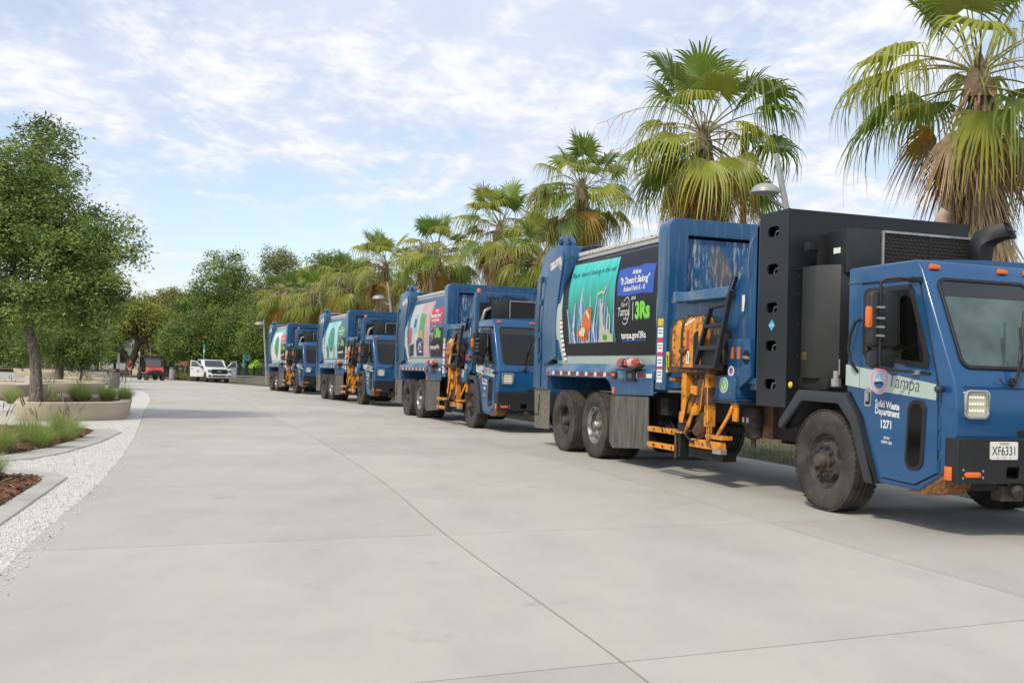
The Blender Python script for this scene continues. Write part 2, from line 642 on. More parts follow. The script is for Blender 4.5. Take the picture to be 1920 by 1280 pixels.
# real chips over the visible part of the gravel
def pebbles(n):
    vs, fs, ms = [], [], []
    cnt = 0
    while cnt < n:
        y = 4.6 + (rng.random() ** 1.7) * 17.0
        xe = np.interp(y, [p[1] for p in edge], [p[0] for p in edge])
        x = xe - rng.random() * (1.3 + .16 * max(0, y - 9))
        stray = rng.random() < .004
        if stray:
            x = xe + .16 * rng.random() ** 2
        if not stray and (in_poly(x, y, K1o) or in_poly(x, y, K2o)):
            continue
        r_ = 0.0055 + 0.007 * rng.random() ** 2
        b0 = len(vs)
        a = rng.random() * 6.28
        z = g(y) + (0.001 if stray else -0.009) + r_ * .2
        e = 0.7 + .6 * rng.random()
        for dx, dy, dz in ((1.2 * e, 0, 0), (-.2, .9 / e, .1), (-1.0, -.1, 0), (.1, -1.0, -.1), (0.1, 0.1, .75)):
            j = .75 + .5 * rng.random()
            vs.append((x + r_ * j * (dx * math.cos(a) - dy * math.sin(a)), y + r_ * j * (dx * math.sin(a) + dy * math.cos(a)), z + r_ * dz * j))
        fs += [(b0, b0 + 1, b0 + 4), (b0 + 1, b0 + 2, b0 + 4), (b0 + 2, b0 + 3, b0 + 4), (b0 + 3, b0, b0 + 4)]
        k = 0 if rng.random() < .72 else (1 if rng.random() < .72 else 2)
        ms += [k] * 4
        cnt += 1
    me = bpy.data.meshes.new('gravel')
    me.from_pydata(vs, [], fs)
    for m in STONE:
        me.materials.append(m)
    me.polygons.foreach_set('material_index', ms)
    o = bpy.data.objects.new('gravel', me)
    col.objects.link(o)
    tagit(o, 'crushed white shell gravel along the left edge of the road', 'gravel', kind='stuff')


pebbles(52000)


def chips(poly, n, ymax, name='bark_chips', label='reddish bark mulch chips in the planting beds', zoff=0.004):
    vs, fs, ms = [], [], []
    x0, x1 = min(p[0] for p in poly), max(p[0] for p in poly)
    y0, y1 = min(p[1] for p in poly), min(ymax, max(p[1] for p in poly))
    for _ in range(n):
        x, y = rng.uniform(x0, x1), rng.uniform(y0, y1)
        if not in_poly(x, y, poly):
            continue
        L, w_, h = rng.uniform(.02, .07), rng.uniform(.006, .014), rng.uniform(.004, .010)
        a, t = rng.random() * 6.28, rng.uniform(-.4, .4)
        ax = Vector((math.cos(a) * math.cos(t), math.sin(a) * math.cos(t), math.sin(t))) * L
        ay = Vector((-math.sin(a), math.cos(a), 0)) * w_
        c = Vector((x, y, g(y) + zoff + .012 + abs(ax.z) * .5))
        az = Vector((0, 0, h))
        b0 = len(vs)
        vs += [tuple(c + ax * i + ay * j + az * k * (1 if k > 0 else -.5)) for i, j, k in ((-1, -1, 0), (1, -1, 0), (1, 1, 0), (-1, 1, 0), (-.8, 0, 1), (.8, 0, 1))]
        fs += [(b0, b0 + 1, b0 + 5, b0 + 4), (b0 + 2, b0 + 3, b0 + 4, b0 + 5), (b0 + 1, b0 + 2, b0 + 5), (b0 + 3, b0, b0 + 4)]
        k = int(rng.choice(3, p=[.5, .32, .18]))
        ms += [k] * 4
    me = bpy.data.meshes.new(name)
    me.from_pydata(vs, [], fs)
    for m in BARK:
        me.materials.append(m)
    me.polygons.foreach_set('material_index', ms)
    o = bpy.data.objects.new(name, me)
    col.objects.link(o)
    tagit(o, label, 'mulch', kind='stuff')


chips(K1i, 9000, 12, label='reddish bark mulch in the nearest planting bed inside its kerb')
chips(K2i, 12000, 20, label='reddish bark mulch under the grass clumps in the second planting bed')


# fallen leaves and dirt on the pale ground
LEAFB = mat('fallen_leaf', (0.075, 0.045, 0.03), 0.9)
b = MB()
for px_, py_ in ((-5.35, 12.8), (-5.1, 13.7), (-4.05, 10.1), (-4.25, 10.75), (-3.35, 6.9), (-3.75, 7.7), (-3.05, 6.3), (-3.62, 8.0), (-6.0, 16.8), (-5.6, 14.9), (-3.35, 7.65), (-4.62, 9.9)):
    a = rng.random() * 6.28
    L = rng.uniform(.015, .032)
    pts = [(L, 0), (L * .3, L * .4), (-L * .8, L * .2), (-L, 0), (-L * .4, -L * .35), (L * .4, -L * .3)]
    b.add([(px_ + x * math.cos(a) - y * math.sin(a), py_ + x * math.sin(a) + y * math.cos(a), g(py_) + .005 + .012 * abs(x) / L) for x, y in pts], [tuple(range(6))], LEAFB)
o = b.build('leaf_litter', smooth=0, recalc=False)
tagit(o, 'scattered dry brown leaves on the gravel and concrete', 'leaf litter', kind='stuff')


# short rough grass along the far side of the trucks
def rough_grass():
    vs, fs, ms = [], [], []
    for _ in range(26000):
        s = rng.random() ** 1.5 * 55 - 8
        x, y = spine(s, 6.72 + rng.random() ** 1.3 * 5.5)
        h = rng.uniform(.03, .10)
        a = rng.random() * 6.28
        lx, ly = rng.normal(0, .5) * h, rng.normal(0, .5) * h
        b0 = len(vs)
        w_ = .006
        vs += [(x - w_ * math.cos(a), y - w_ * math.sin(a), g(y) - .01), (x + w_ * math.cos(a), y + w_ * math.sin(a), g(y) - .01), (x + lx, y + ly, g(y) + h)]
        fs.append((b0, b0 + 1, b0 + 2))
        ms.append(0 if rng.random() < .4 else 1)
    me = bpy.data.meshes.new('grass')
    me.from_pydata(vs, [], fs)
    me.materials.append(mat('verge_blade', (.075, .10, .03), .8, trans=.3))
    me.materials.append(mat('verge_dry_blade', (.20, .15, .07), .8, trans=.3))
    me.polygons.foreach_set('material_index', ms)
    o = bpy.data.objects.new('grass', me)
    col.objects.link(o)
    tagit(o, 'short rough grass on the verge beyond the trucks', 'grass', kind='stuff')


rough_grass()


# low sand-coloured seat walls that hold the planting
def planter(name, outline, h, wall, label, soil=0.08, group=None, fill=True):
    n = len(outline)
    t = empty(name, (0, 0, 0), 0, label, 'planter', group)
    cx = sum(p[0] for p in outline) / n
    cy = sum(p[1] for p in outline) / n
    inner = []
    for i in range(n):
        p0, p1, p2 = outline[i - 1], outline[i], outline[(i + 1) % n]
        e1 = Vector((p1[0] - p0[0], p1[1] - p0[1])).normalized()
        e2 = Vector((p2[0] - p1[0], p2[1] - p1[1])).normalized()
        nn = Vector((-(e1.y + e2.y), e1.x + e2.x))
        nn = nn.normalized() * wall
        q = (p1[0] + nn.x, p1[1] + nn.y)
        if (q[0] - cx) ** 2 + (q[1] - cy) ** 2 > (p1[0] - cx) ** 2 + (p1[1] - cy) ** 2:
            q = (p1[0] - nn.x, p1[1] - nn.y)
        inner.append(q)
    b = MB()
    zb = g(cy)
    flare = lambda x, y: (cx + (x - cx) * .95, cy + (y - cy) * .95, g(y) - .05)
    b.holed(outline, [inner], lambda x, y: (x, y, g(y) + h), flare, PLANTC)
    b.build('wall', t, bevel=0.025, seg=3, smooth=0.8, angle=50)
    if fill:
        b = MB()
        b.prism(grow_(inner, 0.01), lambda x, y: (x, y, g(y) + h - soil), lambda x, y: (x, y, g(y) - .04), MULCH)
        b.build('mulch', t, smooth=0)
    return t


def grow_(poly, d):
    cx = sum(p[0] for p in poly) / len(poly)
    cy = sum(p[1] for p in poly) / len(poly)
    return [(cx + (p[0] - cx) * (1 + d), cy + (p[1] - cy) * (1 + d)) for p in poly]


def smooth_loop(P, n=4):
    P = [Vector((p[0], p[1], 0)) for p in P]
    out = []
    N = len(P)
    for i in range(N):
        p0, p1, p2, p3 = P[i - 1], P[i], P[(i + 1) % N], P[(i + 2) % N]
        for k in range(n):
            t = k / n
            q = 0.5 * ((2 * p1) + (p2 - p0) * t + (2 * p0 - 5 * p1 + 4 * p2 - p3) * t * t + (3 * p1 - p0 - 3 * p2 + p3) * t ** 3)
            out.append((q.x, q.y))
    return out


planter('planter', smooth_loop([(-10.30, 21.6), (-10.12, 21.2), (-9.7, 21.15), (-9.25, 21.5), (-8.75, 22.2), (-8.50, 22.95), (-8.85, 24.2), (-9.75, 26.6), (-10.6, 27.0), (-11.5, 26.4), (-11.3, 24.2), (-10.75, 22.6)]), 0.385, 0.24,
        'nearest sand coloured concrete planter wall, with the large oak and grass clumps in it', soil=0.07)

# ------------------------------------------------------------------ refuse trucks
BLUE = mat('blue_paint', (0.008, 0.074, 0.185), 0.36, var=0.16, vscale=1.6, tint=(0.16, 0.20, 0.24), tamt=0.55, tscale=3.0, tlo=0.53, thi=0.72, tstretch=(5, 5, 0.5), coat=0.35, sub=((0.40, 0.40, 0.38), 16, 0.72, 0.76, 0.8), bump=0.03, bscale=3)
BLUE_CAB = mat('blue_cab_paint', (0.007, 0.074, 0.200), 0.26, var=0.07, vscale=1.2, coat=0.4)
BLUE_SCR = mat('scraped_blue_paint', (0.016, 0.105, 0.25), 0.5, var=0.2, vscale=3, tint=(0.55, 0.53, 0.48), tamt=0.85, tscale=4.2, tlo=0.50, thi=0.64, tstretch=(5.0, 5.0, 0.8), sub=((0.20, 0.13, 0.06), 1.8, 0.56, 0.7, 0.5))
BLUE_DIRTY = mat('dusty_blue_paint', (0.03, 0.12, 0.25), 0.5, var=0.25, vscale=2.5, tint=(0.26, 0.30, 0.30), tamt=0.7, tscale=2.2, tlo=0.45, thi=0.7)
CHAR = mat('charcoal_panel', (0.013, 0.016, 0.018), 0.45, var=0.16, vscale=1.5, bump=0.05, bscale=9)
CHAR2 = mat('charcoal_cover', (0.024, 0.026, 0.025), 0.46, var=0.2, vscale=2.0)
BLACK = mat('black_steel', (0.012, 0.012, 0.013), 0.5, var=0.3, vscale=5)
FRAME_BLK = mat('grimy_chassis', (0.018, 0.016, 0.014), 0.75, var=0.4, vscale=6)
RUBBER = mat('tyre_rubber', (0.028, 0.027, 0.025), 0.82, var=0.3, vscale=5, tint=(0.105, 0.085, 0.066), tamt=0.75, tscale=3.0, tlo=0.4, thi=0.66, bump=0.12, bscale=50)
RIMD = mat('dirty_steel_rim', (0.050, 0.043, 0.036), 0.65, metal=0.15, var=0.35, vscale=9, tint=(0.13, 0.10, 0.075), tamt=0.6, tscale=6, tlo=0.45, thi=0.65)
ALU = mat('worn_aluminium_rim', (0.38, 0.38, 0.37), 0.42, metal=0.75, var=0.35, vscale=14, tint=(0.09, 0.08, 0.07), tamt=0.8, tscale=9, tlo=0.5, thi=0.6)
FLAP = mat('dusty_rubber_flap', (0.085, 0.082, 0.075), 0.85, var=0.3, vscale=3, tint=(0.17, 0.16, 0.135), tamt=0.7, tscale=2.6, tlo=0.45, thi=0.62, tstretch=(5, 5, 0.6))
FLAPM = mat('speckled_rubber_flap', (0.12, 0.105, 0.08), 0.9, var=0.3, vscale=5, tint=(0.30, 0.28, 0.24), tamt=0.8, tscale=38, tlo=0.5, thi=0.6)
GUARD = mat('grey_fender_plastic', (0.030, 0.035, 0.041), 0.5, var=0.2, vscale=3)
GASKET = mat('black_rubber_seal', (0.012, 0.012, 0.012), 0.55)
SEAM = mat('dark_gap', (0.006, 0.008, 0.011), 0.8)
GLASSD = mat('dark_side_glass', (0.004, 0.004, 0.004), 0.08, spec=0.22)
GLASSW = mat('windscreen_glass', (0.062, 0.100, 0.102), 0.04, var=0.55, vscale=1.7, spec=0.55, tint=(0.10, 0.15, 0.15), tamt=0.5, tscale=1.3, tlo=0.5, thi=0.72)  # reflected trees and cloud are put into the base colour as mottled teal
GLASST = mat('tinted_sun_band', (0.022, 0.025, 0.034), 0.07, spec=0.5)
MINT = mat('pale_mint_vinyl', (0.42, 0.52, 0.47), 0.45, var=0.06, vscale=6)
WHITEV = mat('white_vinyl', (0.78, 0.78, 0.77), 0.5)
DARKV = mat('dark_ink', (0.012, 0.018, 0.02), 0.5)
BANNER = mat('black_banner_vinyl', (0.007, 0.008, 0.010), 0.45, var=0.3, vscale=1.2, spec=0.3)
BANBLUE = mat('banner_blue_print', (0.012, 0.075, 0.42), 0.4)
GREENP = mat('lime_print', (0.20, 0.62, 0.06), 0.45)
GREEND = mat('lime_print_shadow', (0.06, 0.28, 0.02), 0.45)
PINKP = mat('pink_print', (0.62, 0.03, 0.12), 0.45)
AMBER = mat('amber_lens', (0.75, 0.15, 0.012), 0.25, coat=0.5)
REDL = mat('red_lens', (0.45, 0.012, 0.012), 0.25, coat=0.5)
CHROME = mat('chrome', (0.62, 0.62, 0.62), 0.16, metal=1.0)
LENS = mat('headlight_lens', (0.55, 0.52, 0.40), 0.2, coat=0.6)
LED = mat('led_cell', (0.90, 0.88, 0.78), 0.2)
ORANGE = mat('orange_arm_paint', (0.70, 0.265, 0.014), 0.5, var=0.18, vscale=5, tint=(0.075, 0.042, 0.022), tamt=0.92, tscale=5.5, tlo=0.50, thi=0.62)
RUST = mat('rusty_greasy_steel', (0.13, 0.065, 0.03), 0.75, var=0.5, vscale=9, tint=(0.03, 0.022, 0.018), tamt=0.85, tscale=7, tlo=0.45, thi=0.6)
RUSTF = mat('flaking_rust', (0.20, 0.085, 0.025), 0.9, var=0.6, vscale=30, tint=(0.045, 0.03, 0.02), tamt=0.8, tscale=26, tlo=0.5, thi=0.6, bump=0.8, bscale=40)
SILVER = mat('bare_steel', (0.42, 0.42, 0.41), 0.4, metal=0.6, var=0.2, vscale=9)
GREYW = mat('weathered_grey_paint', (0.33, 0.34, 0.34), 0.5, var=0.2, vscale=3, tint=(0.10, 0.11, 0.12), tamt=0.6, tscale=3, tlo=0.5, thi=0.66, tstretch=(.6, 3, 3))
WPEEL = mat('peeled_white_paint', (0.60, 0.58, 0.54), 0.7, var=0.15, vscale=20, tint=(0.10, 0.14, 0.20), tamt=0.9, tscale=14, tlo=0.55, thi=0.6)
MESH = mat('radiator_mesh', (0.045, 0.040, 0.034), 0.7, var=0.4, vscale=25)
MESHBAR = mat('radiator_mesh_bar', (0.018, 0.016, 0.015), 0.7)
RUSTPIPE = mat('heat_stained_pipe', (0.45, 0.33, 0.25), 0.6, var=0.3, vscale=4, tint=(0.55, 0.50, 0.44), tamt=0.7, tscale=3, tlo=0.45, thi=0.6)
YELLOWS = mat('yellow_sticker', (0.68, 0.50, 0.01), 0.5)
SEALPINK = mat('seal_pink', (0.55, 0.22, 0.30), 0.5)
SEALBLUE = mat('seal_sky', (0.33, 0.52, 0.68), 0.5)
SEALSEA = mat('seal_sea', (0.03, 0.14, 0.33), 0.5)
PLATEW = mat('licence_plate_white', (0.72, 0.71, 0.66), 0.45)
DIAMB = mat('diamond_sticker', (0.06, 0.38, 0.66), 0.4)
EMBG = mat('emblem_green', (0.20, 0.42, 0.24), 0.4)
EXTR = mat('extinguisher_red', (0.40, 0.03, 0.035), 0.35, tint=(0.42, 0.34, 0.30), tamt=0.6, tscale=6, tlo=0.5, thi=0.58)

TF = lambda u, v, z: (u, -v, z)


def T():
    return MB(TF)


RT = 0.52
ZS = [1.48, 1.75, 2.05, 2.4, 2.75, 3.05, 3.22, 3.34]
VS = [1.13, 1.19, 1.22, 1.22, 1.18, 1.10, 1.04, 0.97]


def bv(z):
    return interp(ZS, VS, z)


def decal(mb, poly, off, m):
    """flat print laid on the bulged body side: outline in (u, z)"""
    bm = bmesh.new()
    bm.faces.new([bm.verts.new((p[0], 0, p[1])) for p in poly])
    zz = [1.5 + 0.12 * i for i in range(16)]
    for z in zz:
        bmesh.ops.bisect_plane(bm, geom=bm.verts[:] + bm.edges[:] + bm.faces[:], plane_co=(0, 0, z), plane_no=(0, 0, 1))
    bmesh.ops.triangulate(bm, faces=bm.faces[:])
    bm.verts.index_update()
    mb.add([(v.co.x, bv(v.co.z) + off, v.co.z) for v in bm.verts], [tuple(v.index for v in f.verts) for f in bm.faces], m)
    bm.free()


def strip2(pts, w):
    """outline of a stroke along pts, width w (number or list)"""
    L, Rr = [], []
    n = len(pts)
    for i in range(n):
        a, b = pts[max(i - 1, 0)], pts[min(i + 1, n - 1)]
        dx, dy = b[0] - a[0], b[1] - a[1]
        l = math.hypot(dx, dy) or 1
        ww = (w[i] if isinstance(w, list) else w) / 2
        L.append((pts[i][0] - dy / l * ww, pts[i][1] + dx / l * ww))
        Rr.append((pts[i][0] + dy / l * ww, pts[i][1] - dx / l * ww))
    return L + Rr[::-1]


root = empty('refuse_truck', (4.4005, 11.0711, g(11.07)), -1.2502,
             'nearest blue refuse truck, tall charcoal cabinet behind its cab, number 1271 on its door', 'refuse truck', 'blue refuse trucks parked in a row')
REAR, GAS = [], []          # parts that sit further forward / are absent on the shorter trucks


def P(mb, name, parent=None, rear=False, gas=False, **kw):
    o = mb.build(name, parent or root, **kw)
    if parent is None:
        if rear:
            REAR.append(o)
        if gas:
            GAS.append(o)
    return o


# --- chassis
b = T()
for s in (-1, 1):
    b.box(-8.7, 1.5, s * 0.40 - 0.05, s * 0.40 + 0.05, 0.72, 1.02, FRAME_BLK)
b.box(-0.12, 0.12, -0.95, 0.95, 0.42, 0.60, FRAME_BLK)
b.box(0.1, 1.6, -0.5, 0.5, 0.6, 1.1, FRAME_BLK)
b.box(-1.6, -0.6, -0.75, 0.75, 0.62, 1.05, FRAME_BLK)
b.box(1.3, 1.8, -1.0, 1.0, 0.42, 0.55, FRAME_BLK)
P(b, 'chassis', bevel=0.01, seg=1)
b = T()
for u in (-6.05, -7.40):
    b.tube([(u, -0.9, 0.52), (u, 0.9, 0.52)], 0.13, FRAME_BLK, 10)
    b.ball((u, 0, 0.52), 0.25, 0.24, 0.25, FRAME_BLK)
b.tube([(-6, 0, 0.55), (-1.5, 0, 0.72)], 0.06, FRAME_BLK)
b.box(-5.0, -2.2, -0.9, 0.2, 0.70, 1.12, FRAME_BLK)
b.box(-3.4, -2.2, -1.15, -0.5, 0.45, 1.1, FRAME_BLK)
P(b, 'axle_set', rear=True)
b = T()
b.box(-5.0, -3.9, 0.86, 1.02, 0.78, 1.02, FRAME_BLK)
b.box(-4.6, -4.3, 0.80, 0.94, 0.62, 0.80, FRAME_BLK)
for k in range(3):
    b.tube([(-4.3 + .1 * k, 0.8, 1.0), (-4.25 + .1 * k, 0.9, 0.70), (-4.0 + .12 * k, 0.92, 0.52), (-3.7 + .1 * k, 0.88, 0.62), (-3.6, 0.8, 0.95)], 0.02, BLACK, 6)
P(b, 'hose_bracket', rear=True)
# fuel filter canister hanging behind the arm
b = T()
b.lathe([(0.001, 0.36), (0.12, 0.36), (0.13, 0.30), (0.13, 0.14), (0.105, 0.12), (0.105, 0.0), (0.03, -0.03), (0.03, -0.12), (0.001, -0.12)], (-1.92, 0.86, 0.62), (0, 0, 1), RIMD, 16)
b.box(-1.99, -1.86, 0.972, 0.985, 0.80, 0.86, WHITEV)
b.box(-2.05, -1.6, 0.60, 0.80, 0.62, 1.05, RUST)
P(b, 'filter_canister', rear=True)


# --- wheels
def tyre_profile(w):
    g0 = [(0.285, 0.035), (0.30, 0.012), (0.34, -0.004), (0.42, -0.010), (0.465, 0.0), (0.490, 0.006), (0.509, 0.022), (RT, 0.045)]
    mid_ = []
    for c in (0.30, 0.5, 0.70):
        x = w * c
        mid_ += [(RT, x - 0.012), (RT - 0.016, x - 0.007), (RT - 0.016, x + 0.007), (RT, x + 0.012)]
    g1 = [(r, w - h) for r, h in g0[::-1]]
    return g0 + mid_ + g1


def wheel(u, vo, s, kind, rear):
    """vo: outer face distance from the centre line, s: side (+1 the side we see)"""
    w = 0.30
    t = T()
    ax = (0, -s, 0)
    t.lathe(tyre_profile(w), (u, s * vo, RT), ax, RUBBER, 48)
    # shoulder lugs
    for k in range(56):
        a = 2 * math.pi * k / 56
        c, sn = math.cos(a), math.sin(a)
        for h in (0.028, w - 0.028):
            o = Vector((u + c * (RT - 0.006), s * (vo - h), RT + sn * (RT - 0.006)))
            t.obox(o, Vector((-sn, 0, c)) * 0.020, Vector((0, 1, 0)) * 0.022, Vector((c, 0, sn)) * 0.0065, RUBBER)
    o = P(t, 'wheel', rear=rear, smooth=0.5)
    rm = T()
    org = (u, s * vo, RT)
    if kind == 'front':
        rm.lathe([(0.288, 0.034), (0.292, 0.018), (0.280, 0.020), (0.268, 0.045), (0.255, 0.075), (0.235, 0.085), (0.215, 0.070), (0.175, 0.030), (0.15, 0.024), (0.12, 0.024), (0.001, 0.024)], org, ax, RIMD, 40)
        for k in range(5):
            a = 2 * math.pi * (k + .3) / 5
            c = Vector((u + 0.205 * math.cos(a), s * (vo - 0.056), RT + 0.205 * math.sin(a)))
            er, et = Vector((math.cos(a), 0, math.sin(a))), Vector((-math.sin(a), 0, math.cos(a)))
            n = Vector((0, s, 0)) + er * 0.9 * 1.0
            n.normalize()
            e2 = et.cross(n)
            rm.add([c + n * 0.006 + et * (0.052 * math.cos(q)) + e2 * (0.026 * math.sin(q)) for q in [2 * math.pi * i / 12 for i in range(12)]], [tuple(range(12))], SEAM)
        rm2 = (0.145, 0.03)
    elif kind == 'dish':
        rm.lathe([(0.288, 0.034), (0.292, 0.016), (0.278, 0.020), (0.266, 0.05), (0.250, 0.06), (0.245, 0.15), (0.22, 0.175), (0.12, 0.165), (0.001, 0.165)], org, ax, RIMD, 40)
        rm2 = (0.145, 0.165)
    else:
        rm.lathe([(0.288, 0.034), (0.292, 0.014), (0.276, 0.018), (0.264, 0.05), (0.248, 0.06), (0.243, 0.14), (0.21, 0.17), (0.12, 0.155), (0.001, 0.155)], org, ax, ALU, 40)
        rm2 = (0.145, 0.155)
    P(rm, 'rim', o, recalc=True)
    hb = T()
    m = ALU if kind == 'alu' else RIMD
    h0 = rm2[1]
    out_ = -0.075 if kind == 'front' else 0.0
    hb.lathe([(0.115, h0), (0.11, h0 - 0.025), (0.085, h0 - 0.035), (0.075, out_ + 0.02), (0.06, out_), (0.001, out_ - 0.004)], org, ax, m, 20)
    for k in range(10):
        a = 2 * math.pi * k / 10
        hb.lathe([(0.022, h0 + 0.01), (0.022, h0 - 0.03), (0.014, h0 - 0.032), (0.014, h0 - 0.055), (0.001, h0 - 0.056)], (u + rm2[0] * math.cos(a), s * vo, RT + rm2[0] * math.sin(a)), ax, m, 6)
    P(hb, 'hub', o)


for s in (1, -1):
    wheel(0, 1.22, s, 'front', False)
    for u, k in ((-6.05, 'alu'), (-7.40, 'dish')):
        wheel(u, 1.22, s, k, True)
        wheel(u, 0.885, s, 'dish', True)

# --- mud flaps
b = T()
b.uz([(-0.80, 0.86), (-0.50, 0.92), (-0.50, 0.24), (-0.83, 0.21)], 0.86, 0.875, FLAPM)
for s_ in ():
    pass
o = P(b, 'mudflap', bevel=0)
o['label'] = 'stone speckled front mudflap'
b = T()
pf = [(v, z) for v, z in ((1.24, 1.02), (0.62, 1.02), (0.62, 0.30), (0.70, 0.24), (1.16, 0.24), (1.24, 0.30))]
b.vz(pf, -5.38, -5.36, FLAP)
# flap swings out along the side in front of the tandem
b.uz([(-5.40, 1.02), (-4.13, 1.03), (-4.10, 0.36), (-4.16, 0.30), (-5.30, 0.22), (-5.42, 0.28)], 1.20, 1.215, FLAP)
P(b, 'side_flap', rear=True)
b = T()
b.uz([(-9.0, 1.02), (-8.2, 1.02), (-8.2, 0.32), (-8.95, 0.30)], 1.16, 1.175, FLAPM)
b.tube([(-8.97, 1.18, 0.55), (-8.72, 1.19, 0.56), (-8.70, 1.19, 0.92)], 0.008, BLACK, 5)
P(b, 'rear_mudflap', rear=True)

# --- front fender
b = T()
outer = [(-0.80, 0.82), (-0.76, 0.90), (-0.42, 1.235), (0.36, 1.215), (0.56, 0.98), (0.82, 0.37)]
inner = [(0.71, 0.37), (0.47, 0.93), (0.27, 1.11), (-0.36, 1.12), (-0.69, 0.84), (-0.74, 0.80)]
b.uz(outer + inner, 1.20, 1.26, GUARD)
outer2 = outer
inner2 = [(0.78, 0.37), (0.52, 0.96), (0.33, 1.175), (-0.40, 1.19), (-0.72, 0.86), (-0.77, 0.80)]
b.uz(outer2 + inner2, 0.80, 1.20, GUARD)
P(b, 'fender', bevel=0.012)

# --- cab
cabp = [(0.34, 2.47), (1.33, 2.47), (1.40, 2.38), (1.84, 1.36), (1.865, 1.28), (1.865, 0.80), (1.72, 0.55), (1.42, 0.37), (0.84, 0.385), (0.60, 0.98), (0.40, 1.22), (0.34, 1.22)]
b = T()
b.uz(cabp, -1.21, 1.21, BLUE_CAB)
cabo = P(b, 'cab', bevel=0.075, seg=4, smooth=0.9)
b = T()      # crowned roof skin with a drip rail
b.prism([(v, 2.462 + 0.055 * (1 - (v / 1.2) ** 2)) for v in np.linspace(-1.17, 1.17, 13)] + [(1.17, 2.44), (-1.17, 2.44)],
        lambda v, z: (0.36, v, z), lambda v, z: (1.31, v, z), BLUE_CAB)
b.box(0.345, 1.30, 1.205, 1.222, 2.305, 2.318, SEAM)
P(b, 'cab_roof', bevel=0.01)
# door slab over a dark gap
door = [(0.565, 2.285), (1.385, 2.275), (1.655, 1.315), (1.665, 0.56), (1.37, 0.425), (0.92, 0.445), (0.575, 1.17)]


def grow(poly, d):
    cx = sum(p[0] for p in poly) / len(poly)
    cy = sum(p[1] for p in poly) / len(poly)
    return [(cx + (p[0] - cx) * (1 + d), cy + (p[1] - cy) * (1 + d)) for p in poly]


b = T()
b.uz(grow(door, 0.016), 1.206, 1.213, SEAM)
b.uz(door, 1.2, 1.222, BLUE_CAB)
doo = P(b, 'door', bevel=0.004, seg=1)
b = T()
wf = [(0.61, 2.20), (0.66, 2.245), (1.27, 2.245), (1.325, 2.19), (1.545, 1.56), (1.535, 1.475), (0.66, 1.565), (0.61, 1.61)]
b.uz(wf, 1.215, 1.234, GASKET)
b.uz(grow(wf, -0.115), 1.2, 1.237, GLASSD)
P(b, 'window', doo, bevel=0.004)
b = T()
lw = rr(1.265, 1.505, 0.555, 1.19, 0.095, 6)
lw = [(u + (z - 0.9) * 0.06, z) for u, z in lw]
b.uz(lw, 1.215, 1.235, GASKET)
lw2 = [(u + (z - 0.9) * 0.06, z) for u, z in rr(1.295, 1.475, 0.585, 1.16, 0.08, 6)]
b.uz(lw2, 1.2, 1.238, GLASSD)
P(b, 'lower_window', doo, bevel=0.003, seg=1)
b = T()
b.tube([(0.555, 1.222, 1.95), (0.55, 1.275, 1.92), (0.50, 1.29, 1.80), (0.47, 1.29, 1.66), (0.50, 1.285, 1.54), (0.535, 1.26, 1.47), (0.54, 1.222, 1.43)], 0.016, BLACK, 8)
P(b, 'grab_handle', cabo)
b = T()
b.uz(rr(0.655, 0.755, 1.10, 1.26, 0.02), 1.22, 1.23, CHROME)
b.uz(rr(0.675, 0.735, 1.12, 1.24, 0.012), 1.22, 1.233, SEAM)
b.box(0.685, 0.725, 1.225, 1.245, 1.15, 1.235, SILVER)
b.box(0.685, 0.725, 1.222, 1.234, 1.262, 1.285, SILVER)
P(b, 'latch', doo)
for z in (0.62, 0.82, 1.0, 1.2):
    b = T()
    b.tube([(1.675, 1.213, z - 0.06), (1.675, 1.213, z + 0.06)], 0.012, BLUE_CAB, 8)
    P(b, 'hinge', doo)
b = T()
b.tube([(1.69, 1.19, 1.30), (1.72, 1.26, 1.295)], 0.03, GUARD, 10)
b.ball((1.725, 1.275, 1.293), 0.035, 0.04, 0.035, GUARD)
P(b, 'side_marker')
SD = lambda off: (lambda a, z: (a, 1.222 + off, z))
b = T()
st = [(0.35, 1.505), (0.66, 1.468), (1.635, 1.335), (1.635, 1.195), (0.66, 1.268), (0.35, 1.300)]
b.uz(st, 1.2, 1.2245, MINT)
b.box(0.566, 0.570, 1.2, 1.2255, 1.28, 1.48, SEAM)
P(b, 'mint_stripe', doo, smooth=0)
b = T()
cx, cz = 0.865, 1.355
b.uz(circ(cx, cz, 0.135, 28, 0.13), 1.22, 1.2265, WHITEV)
b.uz(circ(cx, cz, 0.129, 28, 0.124), 1.22, 1.2275, SEALPINK)
b.uz(circ(cx, cz, 0.092, 24, 0.088), 1.22, 1.2285, WHITEV)
b.uz(circ(cx, cz, 0.086, 24, 0.083), 1.22, 1.2295, SEALBLUE)
b.uz([(cx - .083, cz - .022), (cx + .083, cz - .022), (cx + .065, cz - .055), (cx + .03, cz - .078), (cx - .03, cz - .078), (cx - .065, cz - .055)], 1.22, 1.2305, SEALSEA)
b.uz([(cx - .062, cz - .012), (cx + .06, cz - .012), (cx + .046, cz - .036), (cx - .048, cz - .036)], 1.22, 1.2315, DARKV)
b.uz([(cx - .004, cz - .01), (cx + .045, cz - .008), (cx + .005, cz + .055)], 1.22, 1.2315, WHITEV)
b.uz([(cx - .012, cz - .01), (cx - .045, cz - .01), (cx - .012, cz + .045)], 1.22, 1.2315, WHITEV)
b.uz([(cx - .05, cz + .03), (cx + .02, cz + .03), (cx + .02, cz + .035), (cx - .05, cz + .035)], 1.22, 1.2312, SEALSEA)
for k in range(26):
    a = 2 * math.pi * k / 26
    b.uz(circ(cx + 0.108 * math.cos(a), cz + 0.104 * math.sin(a), 0.007, 5), 1.22, 1.2285, WHITEV)
P(b, 'city_seal', doo, smooth=0)
b = T()
